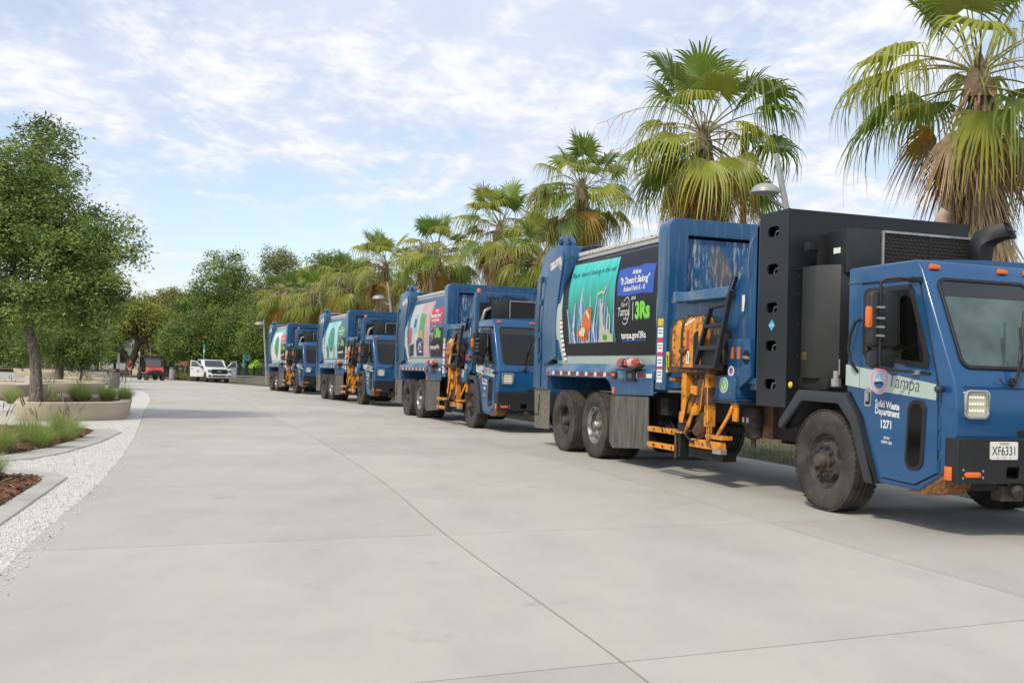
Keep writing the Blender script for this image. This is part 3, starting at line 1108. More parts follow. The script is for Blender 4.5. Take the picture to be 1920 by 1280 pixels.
put_text(b, 'Tampa', SD(0.004), DARKV, 1.215, 1.335, 0.185, -0.012, 0.22, 0.86, mirror=1, slope=-0.10)
put_text(b, 'Solid Waste', SD(0.0025), WHITEV, 0.985, 1.125, 0.090, 0.032, 0, 0.78, slope=-0.08)
put_text(b, 'Department', SD(0.0025), WHITEV, 0.985, 1.055, 0.090, 0.032, 0, 0.78, slope=-0.08)
put_text(b, 'GVW', SD(0.0025), WHITEV, 0.985, 0.815, 0.036, 0.02, slope=-0.06)
put_text(b, '62000 LBS', SD(0.0025), WHITEV, 0.985, 0.775, 0.036, 0.02, slope=-0.06)
P(b, 'lettering', doo, smooth=0, recalc=False)['kind'] = 'stuff'
b = T()
put_text(b, '1271', SD(0.0025), WHITEV, 0.975, 0.94, 0.105, 0.03, 0, 0.85, slope=-0.04)
FLEETNO = P(b, 'fleet_number', doo, smooth=0, recalc=False)

# windscreens on the raked front
wn_ = Vector((0.98, 0, 0.44)).normalized()
sl = (1.84 - 1.40) / (2.38 - 1.36)


def WS(off):
    return lambda v, z: tuple(Vector((1.40 + (2.38 - z) * sl, v, z)) + Vector((0.918, 0, 0.396)) * off)


for s in (1, -1):
    b = T()
    a0, a1 = (0.055, 1.09) if s > 0 else (-1.09, -0.055)
    o_ = rr(a0, a1, 1.475, 2.30, 0.09, 5)
    i_ = rr(a0 + .03, a1 - .03, 1.505, 2.27, 0.07, 5)
    b.holed(o_, [i_], WS(-0.01), WS(0.022), GASKET)
    w_ = P(b, 'windscreen', bevel=0.004, seg=1)
    b = T()
    b.prism(i_, WS(0.0), WS(0.008), GLASSW)
    P(b, 'glass', w_)
    b = T()
    tb = [(v, z) for v, z in i_ if z > 2.15]
    b.prism([(min(p[0] for p in i_), 2.13), (max(p[0] for p in i_), 2.13)] + [(max(p[0] for p in i_), 2.20)] + [p for p in rr(a0 + .03, a1 - .03, 1.505, 2.27, 0.07, 5) if p[1] >= 2.20] + [(min(p[0] for p in i_), 2.20)], WS(0.002), WS(0.0105), GLASST)
    P(b, 'sun_band', w_)
    b = T()
    pv = s * 0.60
    b.lathe([(0.001, 0.035), (0.035, 0.03), (0.04, 0.0)], (1.855, pv, 1.37), (0.95, 0, 0.3), BLACK, 12)
    b.tube([(1.90, pv, 1.38), (1.86, pv - s * .10, 1.62), (1.76, pv - s * 0.17, 1.86)], 0.012, BLACK, 6)
    b.tube([(1.89, pv - s * .04, 1.40), (1.84, pv - s * .14, 1.64)], 0.007, BLACK, 5)
    b.tube([(1.875, pv - s * .06, 1.55), (1.70, pv - s * 0.28, 2.02)], 0.014, BLACK, 6)
    b.tube([(1.87, pv + s * .15, 1.40), (1.875, pv + s * .10, 1.345), (1.87, pv, 1.345)], 0.006, BLACK, 5)
    P(b, 'wiper')
    # headlight
    b = T()
    hv = s * 1.005
    outl = rr(hv - .135, hv + .135, 1.045, 1.30, 0.05, 5)
    b.holed(outl, [rr(hv - .10, hv + .10, 1.075, 1.27, 0.03, 4)], lambda v, z: (1.84, v, z), lambda v, z: (1.90, v, z), CHROME)
    h_ = P(b, 'headlight', bevel=0.012, seg=2)
    b = T()
    b.vz(rr(hv - .105, hv + .105, 1.07, 1.275, 0.02), 1.85, 1.878, LENS)
    for r_ in range(3):
        for c_ in range(6):
            b.ball((1.88, hv - .072 + .029 * c_, 1.115 + .058 * r_), 0.010, 0.012, 0.015, LED, 6, 4)
    P(b, 'lens', h_)
for v in (1.07, 0.30, 0.0, -0.30, -1.07):
    b = T()
    zz = 2.385
    b.box(1.385, 1.42, v - .055, v + .055, zz - .005, zz + .035, AMBER)
    b.box(1.375, 1.40, v - .035, v + .035, zz + .03, zz + .046, AMBER)
    P(b, 'marker_light', bevel=0.01, seg=2)
# crease line and slots of the nose
b = T()
b.box(1.862, 1.8685, -1.13, 1.13, 1.318, 1.323, SEAM)
b.vz(rr(0.40, 0.54, 0.895, 0.95, 0.02), 1.80, 1.869, SEAM)
b.vz(rr(-0.54, -0.40, 0.895, 0.95, 0.02), 1.80, 1.869, SEAM)
P(b, 'nose_trim', smooth=0)
# bumper
b = T()
hole = rr(0.555, 0.70, 0.53, 0.635, 0.02)
b.holed([(-1.23, 0.49), (1.23, 0.49), (1.23, 0.88), (-1.23, 0.88)], [hole, [(-p[0], p[1]) for p in hole]], lambda v, z: (1.885, v, z), lambda v, z: (1.92, v, z), BLACK)
for s in (1, -1):
    b.box(1.76, 1.885, s * 1.23 - .02 * s, s * 1.23, 0.50, 0.875, BLACK)
b.box(1.76, 1.885, -1.21, 1.21, 0.84, 0.875, BLACK)
b.box(1.70, 1.75, 0.4, 0.85, 0.52, 0.66, FRAME_BLK)
bum = P(b, 'bumper', bevel=0.006, seg=1)
for s in (1, -1):
    b = T()
    b.vz(rr(s * 1.075 - .085, s * 1.075 + .085, 0.545, 0.592, 0.022), 1.918, 1.935, AMBER)
    P(b, 'indicator', bum, bevel=0.005)
    b = T()
    b.box(1.775, 1.86, s * 1.23, s * 1.245, 0.51, 0.63, AMBER)
    P(b, 'corner_marker', bum, bevel=0.005)
b = T()
for dv, dz in ((0.96, .545), (0.96, .60), (1.17, .61), (1.17, .54)):
    b.lathe([(0.001, 0.006), (0.010, 0.005), (0.011, 0)], (1.92, dv, dz), (1, 0, 0), SILVER, 8)
P(b, 'bolt', bum)['kind'] = 'stuff'
b = T()
b.vz(rr(0.59, 0.89, 0.70, 0.855, 0.012), 1.92, 1.927, PLATEW)
FT = lambda a, z: (1.9285, -a, z)
put_text(b, 'XF6331', lambda a, z: (1.9290, a, z), DARKV, 0.74, 0.772, 0.108, 0.0, 0, 0.78, mirror=-1)
put_text(b, 'FLORIDA', lambda a, z: (1.9290, a, z), DARKV, 0.74, 0.836, 0.026, 0.0, mirror=-1)
put_text(b, 'CITY', lambda a, z: (1.9290, a, z), DARKV, 0.74, 0.717, 0.018, 0.0, mirror=-1)
for dv in (0.67, 0.81):
    b.vz(circ(dv, 0.717, 0.005, 8), 1.92, 1.9295, DARKV)
PLATE = P(b, 'licence_plate', bum, smooth=0, recalc=False)
# rusted step well under the corner of the cab
for s in (1, -1):
    b = T()
    b.uz([(1.22, 0.36), (1.50, 0.345), (1.72, 0.38), (1.80, 0.44), (1.84, 0.54), (1.72, 0.58), (1.42, 0.385)], s * 0.98, s * 1.19, RUSTF)
    P(b, 'rusted_step_well', bevel=0.01)
b = T()
b.tube([(1.78, 0.56, 0.50), (1.92, 0.56, 0.40)], 0.055, RIMD, 10)
b.box(1.72, 1.85, 0.45, 0.68, 0.33, 0.46, RIMD)
P(b, 'tow_pin')


# mirrors on tubular brackets
def mirror(s):
    b = T()
    V = lambda u, v, z: (u, s * v, z)
    b.tube([V(1.33, 1.22, 2.275), V(1.31, 1.36, 2.29), V(1.235, 1.47, 2.285), V(1.215, 1.50, 2.25), V(1.215, 1.50, 2.15), V(1.215, 1.50, 1.53), V(1.225, 1.50, 1.48), V(1.27, 1.44, 1.455), V(1.40, 1.23, 1.44), V(1.56, 1.225, 1.425)], 0.014, BLACK, 8)
    b.box(1.27, 1.42, s * 1.225 - .01, s * 1.225 + .03, 2.26, 2.30, BLACK)
    b.box(1.36, 1.44, s * 1.23 - .01, s * 1.23 + .03, 1.42, 1.46, SILVER)
    r_ = P(b, 'mirror_bracket')
    b = T()
    b.prism(rr(-0.165, 0.165, 1.655, 2.175, 0.05), lambda a, z: (1.20, s * (1.43 + a), z), lambda a, z: (1.10, s * (1.43 + a * .92), 1.9 + (z - 1.9) * .97), CHAR2)
    P(b, 'mirror_head', r_, bevel=0.03, seg=3)
    b = T()
    b.prism(rr(-0.13, 0.155, 1.46, 1.635, 0.04), lambda a, z: (1.20, s * (1.44 + a), z), lambda a, z: (1.06, s * (1.43 + a * .75), 1.55 + (z - 1.55) * .7), CHAR2)
    P(b, 'convex_mirror', r_, bevel=0.02, seg=2)
    b = T()
    for z in (2.02, 1.92, 1.84, 1.76):
        b.box(1.19, 1.235, s * 1.50 - .035, s * 1.50 + .035, z - .008, z + .012, SILVER)
    b.box(1.185, 1.23, s * 1.5 - .022, s * 1.5 + .022, 1.74, 2.06, BLACK)
    P(b, 'clamp', r_)
    b = T()
    b.prism(rr(-0.03, 0.03, 1.83, 2.03, 0.028), lambda a, z: (1.205, s * (1.605 + a), z), lambda a, z: (1.17, s * (1.605 + a), z), AMBER)
    P(b, 'amber_strip', r_, bevel=0.008)


mirror(1)
mirror(-1)

# --- equipment behind the cab
b = T()
b.box(-0.50, -0.13, -1.02, 0.90, 2.48, 2.955, CHAR)
b.uv([(-0.13, 0.90), (-0.13, 0.50), (-0.085, 0.50), (-0.10, 0.80)], 2.48, 2.955, CHAR2)
P(b, 'radiator_box', bevel=0.012)
b = T()
a0, a1, z0, z1 = -0.76, 0.47, 2.56, 2.965 - .02
b.box(-0.125, -0.10, a0, a1, z0, z1, MESH)
n = 0
for zi in range(11):
    z = z0 + (z1 - z0) * zi / 10
    b.box(-0.10, -0.092, a0, a1, z - .006, z + .006, MESHBAR)
for zi in range(10):
    for k in range(22):
        v = a0 + (a1 - a0) * (k + (0.5 if zi % 2 else 0)) / 22
        z = z0 + (z1 - z0) * zi / 10
        b.box(-0.10, -0.093, v - .006, v + .006, z, z + (z1 - z0) / 10, MESHBAR)
b.box(-0.105, -0.085, -0.16, -0.13, z0, z1, MESHBAR)
for q in ((a0 - .012, a0 + .012, z0, z1), (a1 - .012, a1 + .012, z0, z1), (a0, a1, z1 - .012, z1 + .012)):
    b.box(-0.12, -0.08, q[0], q[1], q[2], q[3], SILVER)
P(b, 'radiator_grille', smooth=0)
b = T()
b.box(-0.33, -0.27, 0.905, 0.915, 2.70, 2.76, WHITEV)
b.box(-0.26, -0.22, 0.905, 0.915, 2.70, 2.76, WHITEV)
b.box(-0.50, -0.46, 0.80, 1.0, 2.35, 2.92, BLACK)
b.box(-0.60, -0.5, 0.95, 1.1, 2.75, 2.84, BLACK)
P(b, 'relay_bracket', smooth=0)
b = T()       # snorkel air intake
b.lathe([(0.105, 0.0), (0.11, 0.02), (0.11, 0.10), (0.10, 0.12)], (0.08, -0.66, 2.48), (0, 0, 1), SILVER, 20)
ring = lambda c, d, w, h: [tuple(Vector(c) + Vector(d[0]) * (w * math.copysign(min(abs(math.cos(t)) * 1.25, 1), math.cos(t))) + Vector(d[1]) * (h * math.copysign(min(abs(math.sin(t)) * 1.25, 1), math.sin(t)))) for t in [2 * math.pi * k / 16 for k in range(16)]]
secs = [((0.08, -0.66, 2.56), ((1, 0, 0), (0, 1, 0)), .085, .085), ((0.08, -0.66, 2.72), ((1, 0, 0), (0, 1, 0)), .10, .10), ((0.085, -0.665, 2.85), ((.97, 0, -.2), (0, 1, 0)), .105, .105),
        ((0.12, -0.70, 2.93), ((.7, -.3, -.65), (0.2, .98, 0)), .095, .115), ((0.19, -0.79, 2.985), ((.4, -.25, -.88), (.35, .93, 0)), .085, .125), ((0.27, -0.88, 3.01), ((.3, -.2, -.92), (.45, .9, 0)), .09, .135)]
rings = [ring(*q) for q in secs]
vv = [p for r_ in rings for p in r_]
fs = [(i * 16 + k, i * 16 + (k + 1) % 16, (i + 1) * 16 + (k + 1) % 16, (i + 1) * 16 + k) for i in range(len(rings) - 1) for k in range(16)] + [tuple(range(16))]
b.add(vv, fs, BLACK)
b.add([tuple(Vector(p) + Vector((-.012, .006, -.004))) for p in rings[-1]], [tuple(range(16))], SEAM)
cc = Vector((0.27, -0.88, 3.01)) + Vector((.012, -.006, .004))
b.obox(cc, Vector((.3, -.2, -.92)) * .08, Vector((.45, .9, 0)) * .010, Vector((.006, -.003, 0)), BLACK)
b.obox(cc, Vector((.3, -.2, -.92)) * .010, Vector((.45, .9, 0)) * .13, Vector((.006, -.003, 0)), BLACK)
P(b, 'air_intake', smooth=0.9)
b = T()
b.tube([(-0.95, -1.02, 2.9), (-0.95, -1.02, 3.25), (-0.94, -1.03, 3.33), (-0.90, -1.06, 3.40)], 0.075, RUSTPIPE, 14, caps=False)
P(b, 'exhaust_stack', gas=True)
# octagonal tank cover on the fender
b = T()
pl = [(-0.72, 0.55), (-0.72, 0.95), (-0.62, 1.10), (-0.38, 1.10), (-0.16, 0.94), (-0.16, 0.55)]
b.uv(pl, 1.36, 2.57, CHAR2)
b.box(-0.6, -0.5, 1.10, 1.106, 1.55, 1.64, RUST)
b.box(-0.72, -0.2, 0.55, 1.05, 1.24, 1.36, FRAME_BLK)
P(b, 'tank_cover', gas=True, bevel=0.008)
b = T()
b.tube([(-0.5, 1.0, 1.30), (0.05, 1.05, 1.26), (0.20, 1.05, 1.34)], 0.012, BLACK, 6)
b.lathe([(0.001, 0.08), (0.03, 0.08), (0.03, 0.0), (0.05, 0.0), (0.05, -0.08), (0.001, -0.08)], (0.05, 1.12, 1.36), (0, 0, 1), SILVER, 10)
b.tube([(0.10, 1.12, 1.40), (0.10, 1.12, 1.56)], 0.008, SILVER, 6)
b.ball((-0.60, 1.235, 1.28), .035, .02, .035, YELLOWS)
P(b, 'valve')
# gas cabinet
b = T()
ov = [rr(-1.02 - .115, -1.02 + .115, z - .058, z + .058, .056, 5) for z in (3.0, 2.575, 2.14, 1.71, 1.28)]
b.holed([(-1.30, 1.03), (-0.70, 1.03), (-0.72, 3.225), (-1.30, 3.225)], ov, lambda u, z: (u, 1.20, z), lambda u, z: (u, 1.225, z), CHAR)
b.box(-1.30, -0.72, -1.22, 1.14, 3.19, 3.22, CHAR)
b.uz([(-1.30, 1.03), (-0.715, 1.03), (-0.735, 3.20), (-1.30, 3.20)], -1.22, 1.10, SEAM)
b.add([(-0.705, 1.20, 1.03), (-0.705, -1.22, 1.03), (-0.722, -1.22, 3.222), (-0.722, 1.20, 3.222)], [(0, 1, 2, 3)], CHAR)
b.box(-1.31, -1.29, -1.22, 1.20, 1.03, 3.22, CHAR)
gc = P(b, 'gas_cabinet', gas=True, smooth=0)
b = T()
for z in (3.0, 2.575, 2.14, 1.71, 1.28):
    b.tube([(-1.10, 1.13, z - .10), (-1.10, 1.15, z - .03), (-1.06, 1.155, z + .01), (-0.93, 1.15, z + .018)], 0.011, SILVER, 6)
    b.tube([(-0.98, 1.13, z - .08), (-0.98, 1.13, z + .08)], 0.008, SILVER, 6)
    b.ball((-0.96, 1.14, z - .01), .03, .025, .03, SILVER, 8, 6)
P(b, 'gas_line', gc)['kind'] = 'stuff'
b = T()
b.uz([(-1.01, 1.875), (-0.945, 1.94), (-1.01, 2.005), (-1.075, 1.94)], 1.2, 1.228, DIAMB)
put_text(b, 'CNG', lambda a, z: (a, 1.2295, z), WHITEV, -1.01, 1.94, 0.04, 0.01)
P(b, 'diamond_sticker', gc, smooth=0, recalc=False)
b = T()
for z in (2.55, 2.47, 2.28, 1.95, 1.60, 1.15):
    b.lathe([(0.001, 0.008), (0.011, 0.006), (0.012, 0)], (-0.712 + (1.03 - z) * .008, 1.08, z), (1, 0, 0), SILVER, 7)
b.box(-0.712, -0.7085, -1.2, 1.19, 2.545, 2.551, SEAM)
P(b, 'rivet', gc)['kind'] = 'stuff'

# --- body: bulged side panels
b = T()
zz = list(np.linspace(1.48, 3.34, 15))
prof = [(bv(z), z) for z in zz] + [(0.80, 3.40), (0.4, 3.44), (0, 3.45), (-0.4, 3.44), (-0.80, 3.40)] + [(-bv(z), z) for z in zz[::-1]]
BODYP = mat('blue_body_side', (0.012, 0.075, 0.21), 0.38, var=0.1, vscale=2)
b.vz(prof, -7.95, -3.85, MINT)
body_o = P(b, 'container_body', rear=True, smooth=0.9)
b = T()
b.box(-7.55, -3.93, 0.955, 1.0, 3.335, 3.40, WPEEL)
P(b, 'roof_rail', rear=True, bevel=0.008)
b = T()
decal(b, [(-7.62, 3.20), (-3.93, 3.20), (-3.93, 3.33), (-7.50, 3.33)], 0.004, GREYW)
P(b, 'grey_top_band', body_o, smooth=0.9)

# --- tailgate
b = T()
tg = [(-8.86, 1.02), (-8.99, 1.62), (-9.07, 2.27), (-9.03, 2.60), (-8.90, 2.96), (-8.66, 3.42), (-8.50, 3.50), (-7.96, 3.58), (-7.46, 3.52), (-7.42, 3.30), (-7.60, 2.90), (-7.735, 2.45), (-7.75, 2.05), (-7.70, 1.55), (-8.25, 1.55), (-8.25, 1.02)]
b.uz(tg, -1.20, 1.205, BLUE)
tgo = P(b, 'tailgate', rear=True, bevel=0.02, seg=2)
b = T()
rib = [(-8.45, 1.45), (-8.52, 2.2), (-8.45, 2.7), (-8.28, 3.15), (-8.05, 3.40), (-7.62, 3.42), (-7.56, 3.28), (-7.70, 2.9), (-7.84, 2.45), (-7.86, 2.05), (-7.79, 1.60)]
b.uz(rib, 1.205, 1.235, BLUE)
b.uz([(-8.95, 1.05), (-8.60, 1.05), (-8.60, 1.95), (-8.95, 1.85)], 1.205, 1.225, BLUE)
b.tube([(-8.62, 1.235, 3.05), (-8.72, 1.235, 2.2), (-8.66, 1.235, 1.5)], 0.018, SEAM, 6)
for z in (3.02, 2.6, 2.0, 1.6):
    b.box(-8.76, -8.60, 1.2, 1.245, z - .05, z + .05, BLUE)
b.uz([(-8.20, 3.26), (-7.68, 3.36), (-7.62, 3.24), (-7.66, 3.10), (-7.80, 3.20), (-8.18, 3.12)], 1.23, 1.2375, WPEEL)
P(b, 'tailgate_rib', tgo, bevel=0.008, seg=1)
b = T()
b.uz([(-8.10, 3.50), (-7.95, 3.72), (-7.80, 3.74), (-7.62, 3.60), (-7.60, 3.46)], 0.98, 1.06, BLUE)
b.uz([(-8.10, 3.50), (-7.95, 3.72), (-7.80, 3.74), (-7.62, 3.60), (-7.60, 3.46)], 1.12, 1.17, BLUE)
b.tube([(-7.85, 0.95, 3.62), (-7.85, 1.2, 3.62)], 0.06, BLACK, 12)
b.box(-7.75, -7.0, 0.5, 0.95, 3.42, 3.50, BLACK)
P(b, 'tailgate_hinge', rear=True, bevel=0.01)

# --- side shelf, rail and rear fender
b = T()
b.vz([(1.05, 1.50), (1.12, 1.50), (1.24, 1.39), (1.24, 1.275), (1.20, 1.265), (1.20, 1.36), (1.05, 1.44)], -8.26, -3.94, BLUE_DIRTY)
b.vz([(-1.05, 1.50), (-1.24, 1.39), (-1.24, 1.27), (-1.0, 1.27)], -8.26, -3.94, BLUE_DIRTY)
b.uz([(-5.62, 1.275), (-3.95, 1.275), (-3.95, 1.05), (-5.34, 1.025), (-5.37, 1.10), (-5.44, 1.20)], 1.215, 1.238, BLUE)
b.uz([(-8.25, 1.28), (-5.6, 1.28), (-5.42, 1.20), (-5.35, 1.08), (-5.35, 1.03), (-5.32, 1.03), (-5.32, 1.32), (-8.25, 1.32)], 0.6, 1.22, BLUE_DIRTY)
P(b, 'side_shelf', rear=True, bevel=0.008, seg=1)
b = T()
REFR, REFW = mat('reflective_red', (0.20, 0.02, 0.03), 0.35), mat('reflective_white', (0.66, 0.68, 0.70), 0.35)
u = -7.92
k = 0
tape = []
while u < -5.45:
    w_ = 0.10 if k % 2 == 0 else 0.25
    tape.append((u, w_, REFW if k % 2 == 0 else REFR))
    u += w_ + 0.012
    k += 1
for u, w_, m in tape + [(-4.62, .16, REFW), (-4.44, .26, REFR), (-4.16, .18, REFW)]:
    b = T()
    b.box(u, u + w_, 1.239, 1.2425, 1.295, 1.355, m)
    P(b, 'reflector_strip', rear=True, smooth=0)
b = T()
b.ball((-8.12, 1.24, 1.34), .05, .025, .045, REDL)
P(b, 'tail_marker', rear=True)
b = T()
b.uz(rr(-5.32, -5.15, 1.275, 1.375, .03), 1.235, 1.265, GASKET)
b.uz(rr(-5.29, -5.18, 1.295, 1.355, .02), 1.235, 1.275, AMBER)
P(b, 'amber_marker', rear=True, bevel=0.006)
b = T()
b.box(-5.31, -5.24, 1.235, 1.25, 1.04, 1.14, AMBER)
P(b, 'fender_reflector', rear=True, bevel=0.004)
# fire extinguisher in its bracket
b = T()
b.tube([(-4.95, 1.30, 1.50), (-4.91, 1.30, 1.50), (-4.36, 1.30, 1.50), (-4.30, 1.30, 1.50), (-4.27, 1.30, 1.50)], [.03, .068, .068, .04, .025], EXTR, 16)
b.tube([(-4.72, 1.30, 1.50), (-4.66, 1.30, 1.50)], .072, GASKET, 16)
b.tube([(-4.55, 1.30, 1.50), (-4.42, 1.30, 1.50)], .0695, mat('extinguisher_label', (.55, .45, .40), .6), 16)
b.tube([(-4.28, 1.30, 1.50), (-4.22, 1.31, 1.53), (-4.14, 1.32, 1.50)], .02, SILVER, 6)
P(b, 'fire_extinguisher', rear=True)
b = T()
b.box(-4.88, -4.34, 1.22, 1.39, 1.39, 1.415, BLACK)
b.box(-4.80, -4.50, 1.242, 1.262, 1.24, 1.40, BLACK)
b.uz(circ(-4.66, 1.32, .085, 14, .045), 1.262, 1.266, BLUE_DIRTY)
b.obox((-4.3, 1.30, 1.44), (.10, 0, .03), (0, .06, 0), (0, 0, .012), RUST)
P(b, 'extinguisher_bracket', rear=True, bevel=0.004, seg=1)

# --- hopper
b = T()
oh = rr(-1.225, 1.225, 1.14, 3.50, 0.14, 5)
oh = [(v, z) for v, z in oh if z > 1.5]
oh = [(1.225, 1.14)] + oh + [(-1.225, 1.14)]
op = [(-0.93, 2.30), (0.93, 2.30), (0.93, 3.27), (-0.93, 3.27)]
b.holed(oh, [op], lambda v, z: (-3.915, v, z), lambda v, z: (-3.595, v, z), BLUE)
hop = P(b, 'hopper_frame', rear=True, bevel=0.03, seg=3, smooth=0.7, angle=50)
b = T()
b.box(-3.86, -3.665, -0.90, 0.90, 1.6, 3.235, BLUE_SCR)
b.box(-3.88, -3.80, -0.96, 0.96, 1.6, 3.30, SEAM)
P(b, 'packing_panel', rear=True, smooth=0)
b = T()
b.uz([(-3.60, 1.16), (-1.31, 1.28), (-1.31, 2.40), (-3.60, 2.40)], 1.13, 1.16, BLUE)
b.uz([(-3.60, 1.16), (-1.31, 1.28), (-1.31, 3.10), (-3.60, 3.40)], -1.20, -1.16, BLUE)
b.box(-3.6, -1.3, -1.15, 1.12, 1.2, 1.3, BLUE_SCR)
P(b, 'hopper_wall', rear=True)
b = T()
b.vz(rr(-1.222, 1.222, 1.30, 3.135, 0.04), -1.37, -1.305, BLUE)
P(b, 'hopper_front', rear=True, bevel=0.012)
b = T()
gs = [(-1.312, 3.12), (-1.45, 3.11), (-1.52, 2.97), (-1.62, 2.71), (-1.80, 2.42), (-1.88, 1.90), (-1.90, 1.29), (-1.312, 1.27)]
b.uz(gs, 1.19, 1.222, BLUE)
b.tube([(-1.42, 1.235, 2.98), (-1.47, 1.25, 2.86), (-1.52, 1.24, 2.65), (-1.50, 1.235, 2.5)], 0.008, SILVER, 6)
b.box(-1.66, -1.58, 1.222, 1.227, 2.12, 2.32, WHITEV)
b.tube([(-1.58, 1.23, 2.36), (-1.56, 1.24, 2.24), (-1.60, 1.235, 2.06)], 0.007, BLACK, 5)
P(b, 'gusset_plate', rear=True, bevel=0.006, seg=1)
b = T()
b.uz([(-3.22, 2.315), (-1.92, 2.30), (-1.78, 2.435), (-3.22, 2.43)], 1.10, 1.30, BLUE_DIRTY)
b.obox((-1.83, 1.27, 2.40), (.10, 0, .16), (0, .03, 0), (-.02, 0, .012), BLACK)
b.box(-3.42, -3.20, 1.20, 1.27, 2.34, 2.37, BLACK)
b.box(-3.26, -3.18, 1.2, 1.32, 2.30, 2.45, BLUE_DIRTY)
P(b, 'hopper_sill', rear=True, bevel=0.008, seg=1)
b = T()
b.box(-1.37, -1.31, 1.09, 1.20, 3.125, 3.155, BLUE)
b.lathe([(0.001, 0.10), (0.04, 0.085), (0.05, 0.05), (0.05, 0)], (-1.34, 1.15, 3.12), (0, 0, 1), AMBER, 12)
P(b, 'roof_beacon', rear=True)
b = T()
for z0_, z1_, m in ((2.02, 2.12, YELLOWS), (1.86, 2.00, WHITEV), (1.80, 1.86, PINKP), (1.66, 1.79, WHITEV), (1.61, 1.66, PINKP), (1.46, 1.60, WHITEV), (1.30, 1.45, WHITEV), (1.42, 1.45, PINKP), (1.24, 1.29, WHITEV)):
    b.box(-3.86, -3.70, 1.222, 1.2285 + (0.001 if m is PINKP else 0), z0_, z1_, m)
    if m is WHITEV:
        P(b, 'warning_sticker', rear=True, smooth=0)
        b = T()
for z_ in (1.96, 1.92, 1.75, 1.71, 1.55, 1.51, 1.38, 1.34):
    b.box(-3.84, -3.72, 1.222, 1.2295, z_ - .006, z_ + .006, DARKV)
b.box(-3.58, -3.50, 1.222, 1.229, 1.38, 1.66, YELLOWS)
b.box(-3.555, -3.525, 1.222, 1.2296, 1.42, 1.62, DARKV)
for i in range(9):
    z_ = 2.24 - .078 * i
    uu = -7.66 + 0.012 * i
    b.box(uu, uu + .12, bv(z_), bv(z_) + .008, z_ - .07, z_, WHITEV)
    b.box(uu, uu + .12, bv(z_), bv(z_) + .0095, z_ - .020, z_ - .002, PINKP if i % 2 else DARKV)
STK_ = P(b, 'warning_print', rear=True, smooth=0)
STK_['kind'] = 'stuff'

# --- side cover with reflectors, and cooler box with round badge
b = T()
b.uz([(-1.88, 1.80), (-1.40, 1.80), (-1.36, 1.36), (-1.60, 1.22), (-1.90, 1.30)], 1.22, 1.27, BLUE)
cb = P(b, 'valve_cover', rear=True, bevel=0.01)
b = T()
b.uz(rr(-1.80, -1.75, 1.56, 1.70, .008), 1.27, 1.276, AMBER)
b.uz(rr(-1.66, -1.60, 1.56, 1.70, .008), 1.27, 1.276, AMBER)
P(b, 'reflector', cb)
b = T()
b.uz(circ(-1.79, 1.41, .065, 20), 1.27, 1.274, WHITEV)
b.uz(circ(-1.79, 1.42, .045, 20), 1.27, 1.275, mat('sticker_pink', (.55, .12, .2), .5))
b.uz(circ(-1.78, 1.425, .028, 16), 1.27, 1.276, mat('sticker_blue', (.05, .12, .35), .5))
b.uz(rr(-1.84, -1.74, 1.31, 1.345, .005), 1.27, 1.274, WHITEV)
P(b, 'round_sticker', cb, smooth=0)
b = T()
b.uz(circ(-1.46, 1.58, .085, 18), 1.27, 1.2735, SEAM)
b.tube([(-1.50, 1.28, 1.58), (-1.38, 1.29, 1.57)], .018, SILVER, 8)
P(b, 'port', cb, smooth=0)
b = T()
b.box(-2.12, -1.64, 0.9, 1.30, 1.08, 1.36, BLUE)
b.box(-2.16, -1.60, 0.88, 1.31, 1.03, 1.08, BLACK)
bo = P(b, 'cooler_box', rear=True, bevel=0.012)
b = T()
b.uz(circ(-1.90, 1.245, .105, 24, .10), 1.30, 1.304, SILVER)
b.uz(circ(-1.90, 1.245, .095, 24, .09), 1.30, 1.3055, WHITEV)
b.uz(circ(-1.90, 1.245, .088, 24, .083), 1.30, 1.3065, EMBG)
b.uz(circ(-1.90, 1.245, .060, 24, .056), 1.30, 1.3075, mat('emblem_pale', (.45, .60, .45), .5))
b.uz([(-1.945, 1.285), (-1.915, 1.285), (-1.897, 1.235), (-1.88, 1.285), (-1.85, 1.285), (-1.89, 1.20), (-1.905, 1.20)], 1.30, 1.3085, EMBG)
P(b, 'round_badge', bo, smooth=0)

# --- side loader arm
OFFB = mat('black_wear_rubber', (0.03, 0.028, 0.026), 0.8, var=0.4, vscale=6, tint=(.12, .09, .06), tamt=.6, tscale=5, tlo=.5, thi=.65)


def hoop(u0, u1, z0, z1, r):
    out_ = [(u0, z0), (u0, z1 - r)]
    for i in range(1, 8):
        a = math.pi - math.pi / 2 * i / 7
        out_.append((u0 + r + r * math.cos(a), z1 - r + r * math.sin(a)))
    for i in range(0, 8):
        a = math.pi / 2 - math.pi / 2 * i / 7
        out_.append((u1 - r * .5 + r * .5 * math.cos(a), z1 - r * .5 + r * .5 * math.sin(a)))
    out_.append((u1, z0))
    return out_


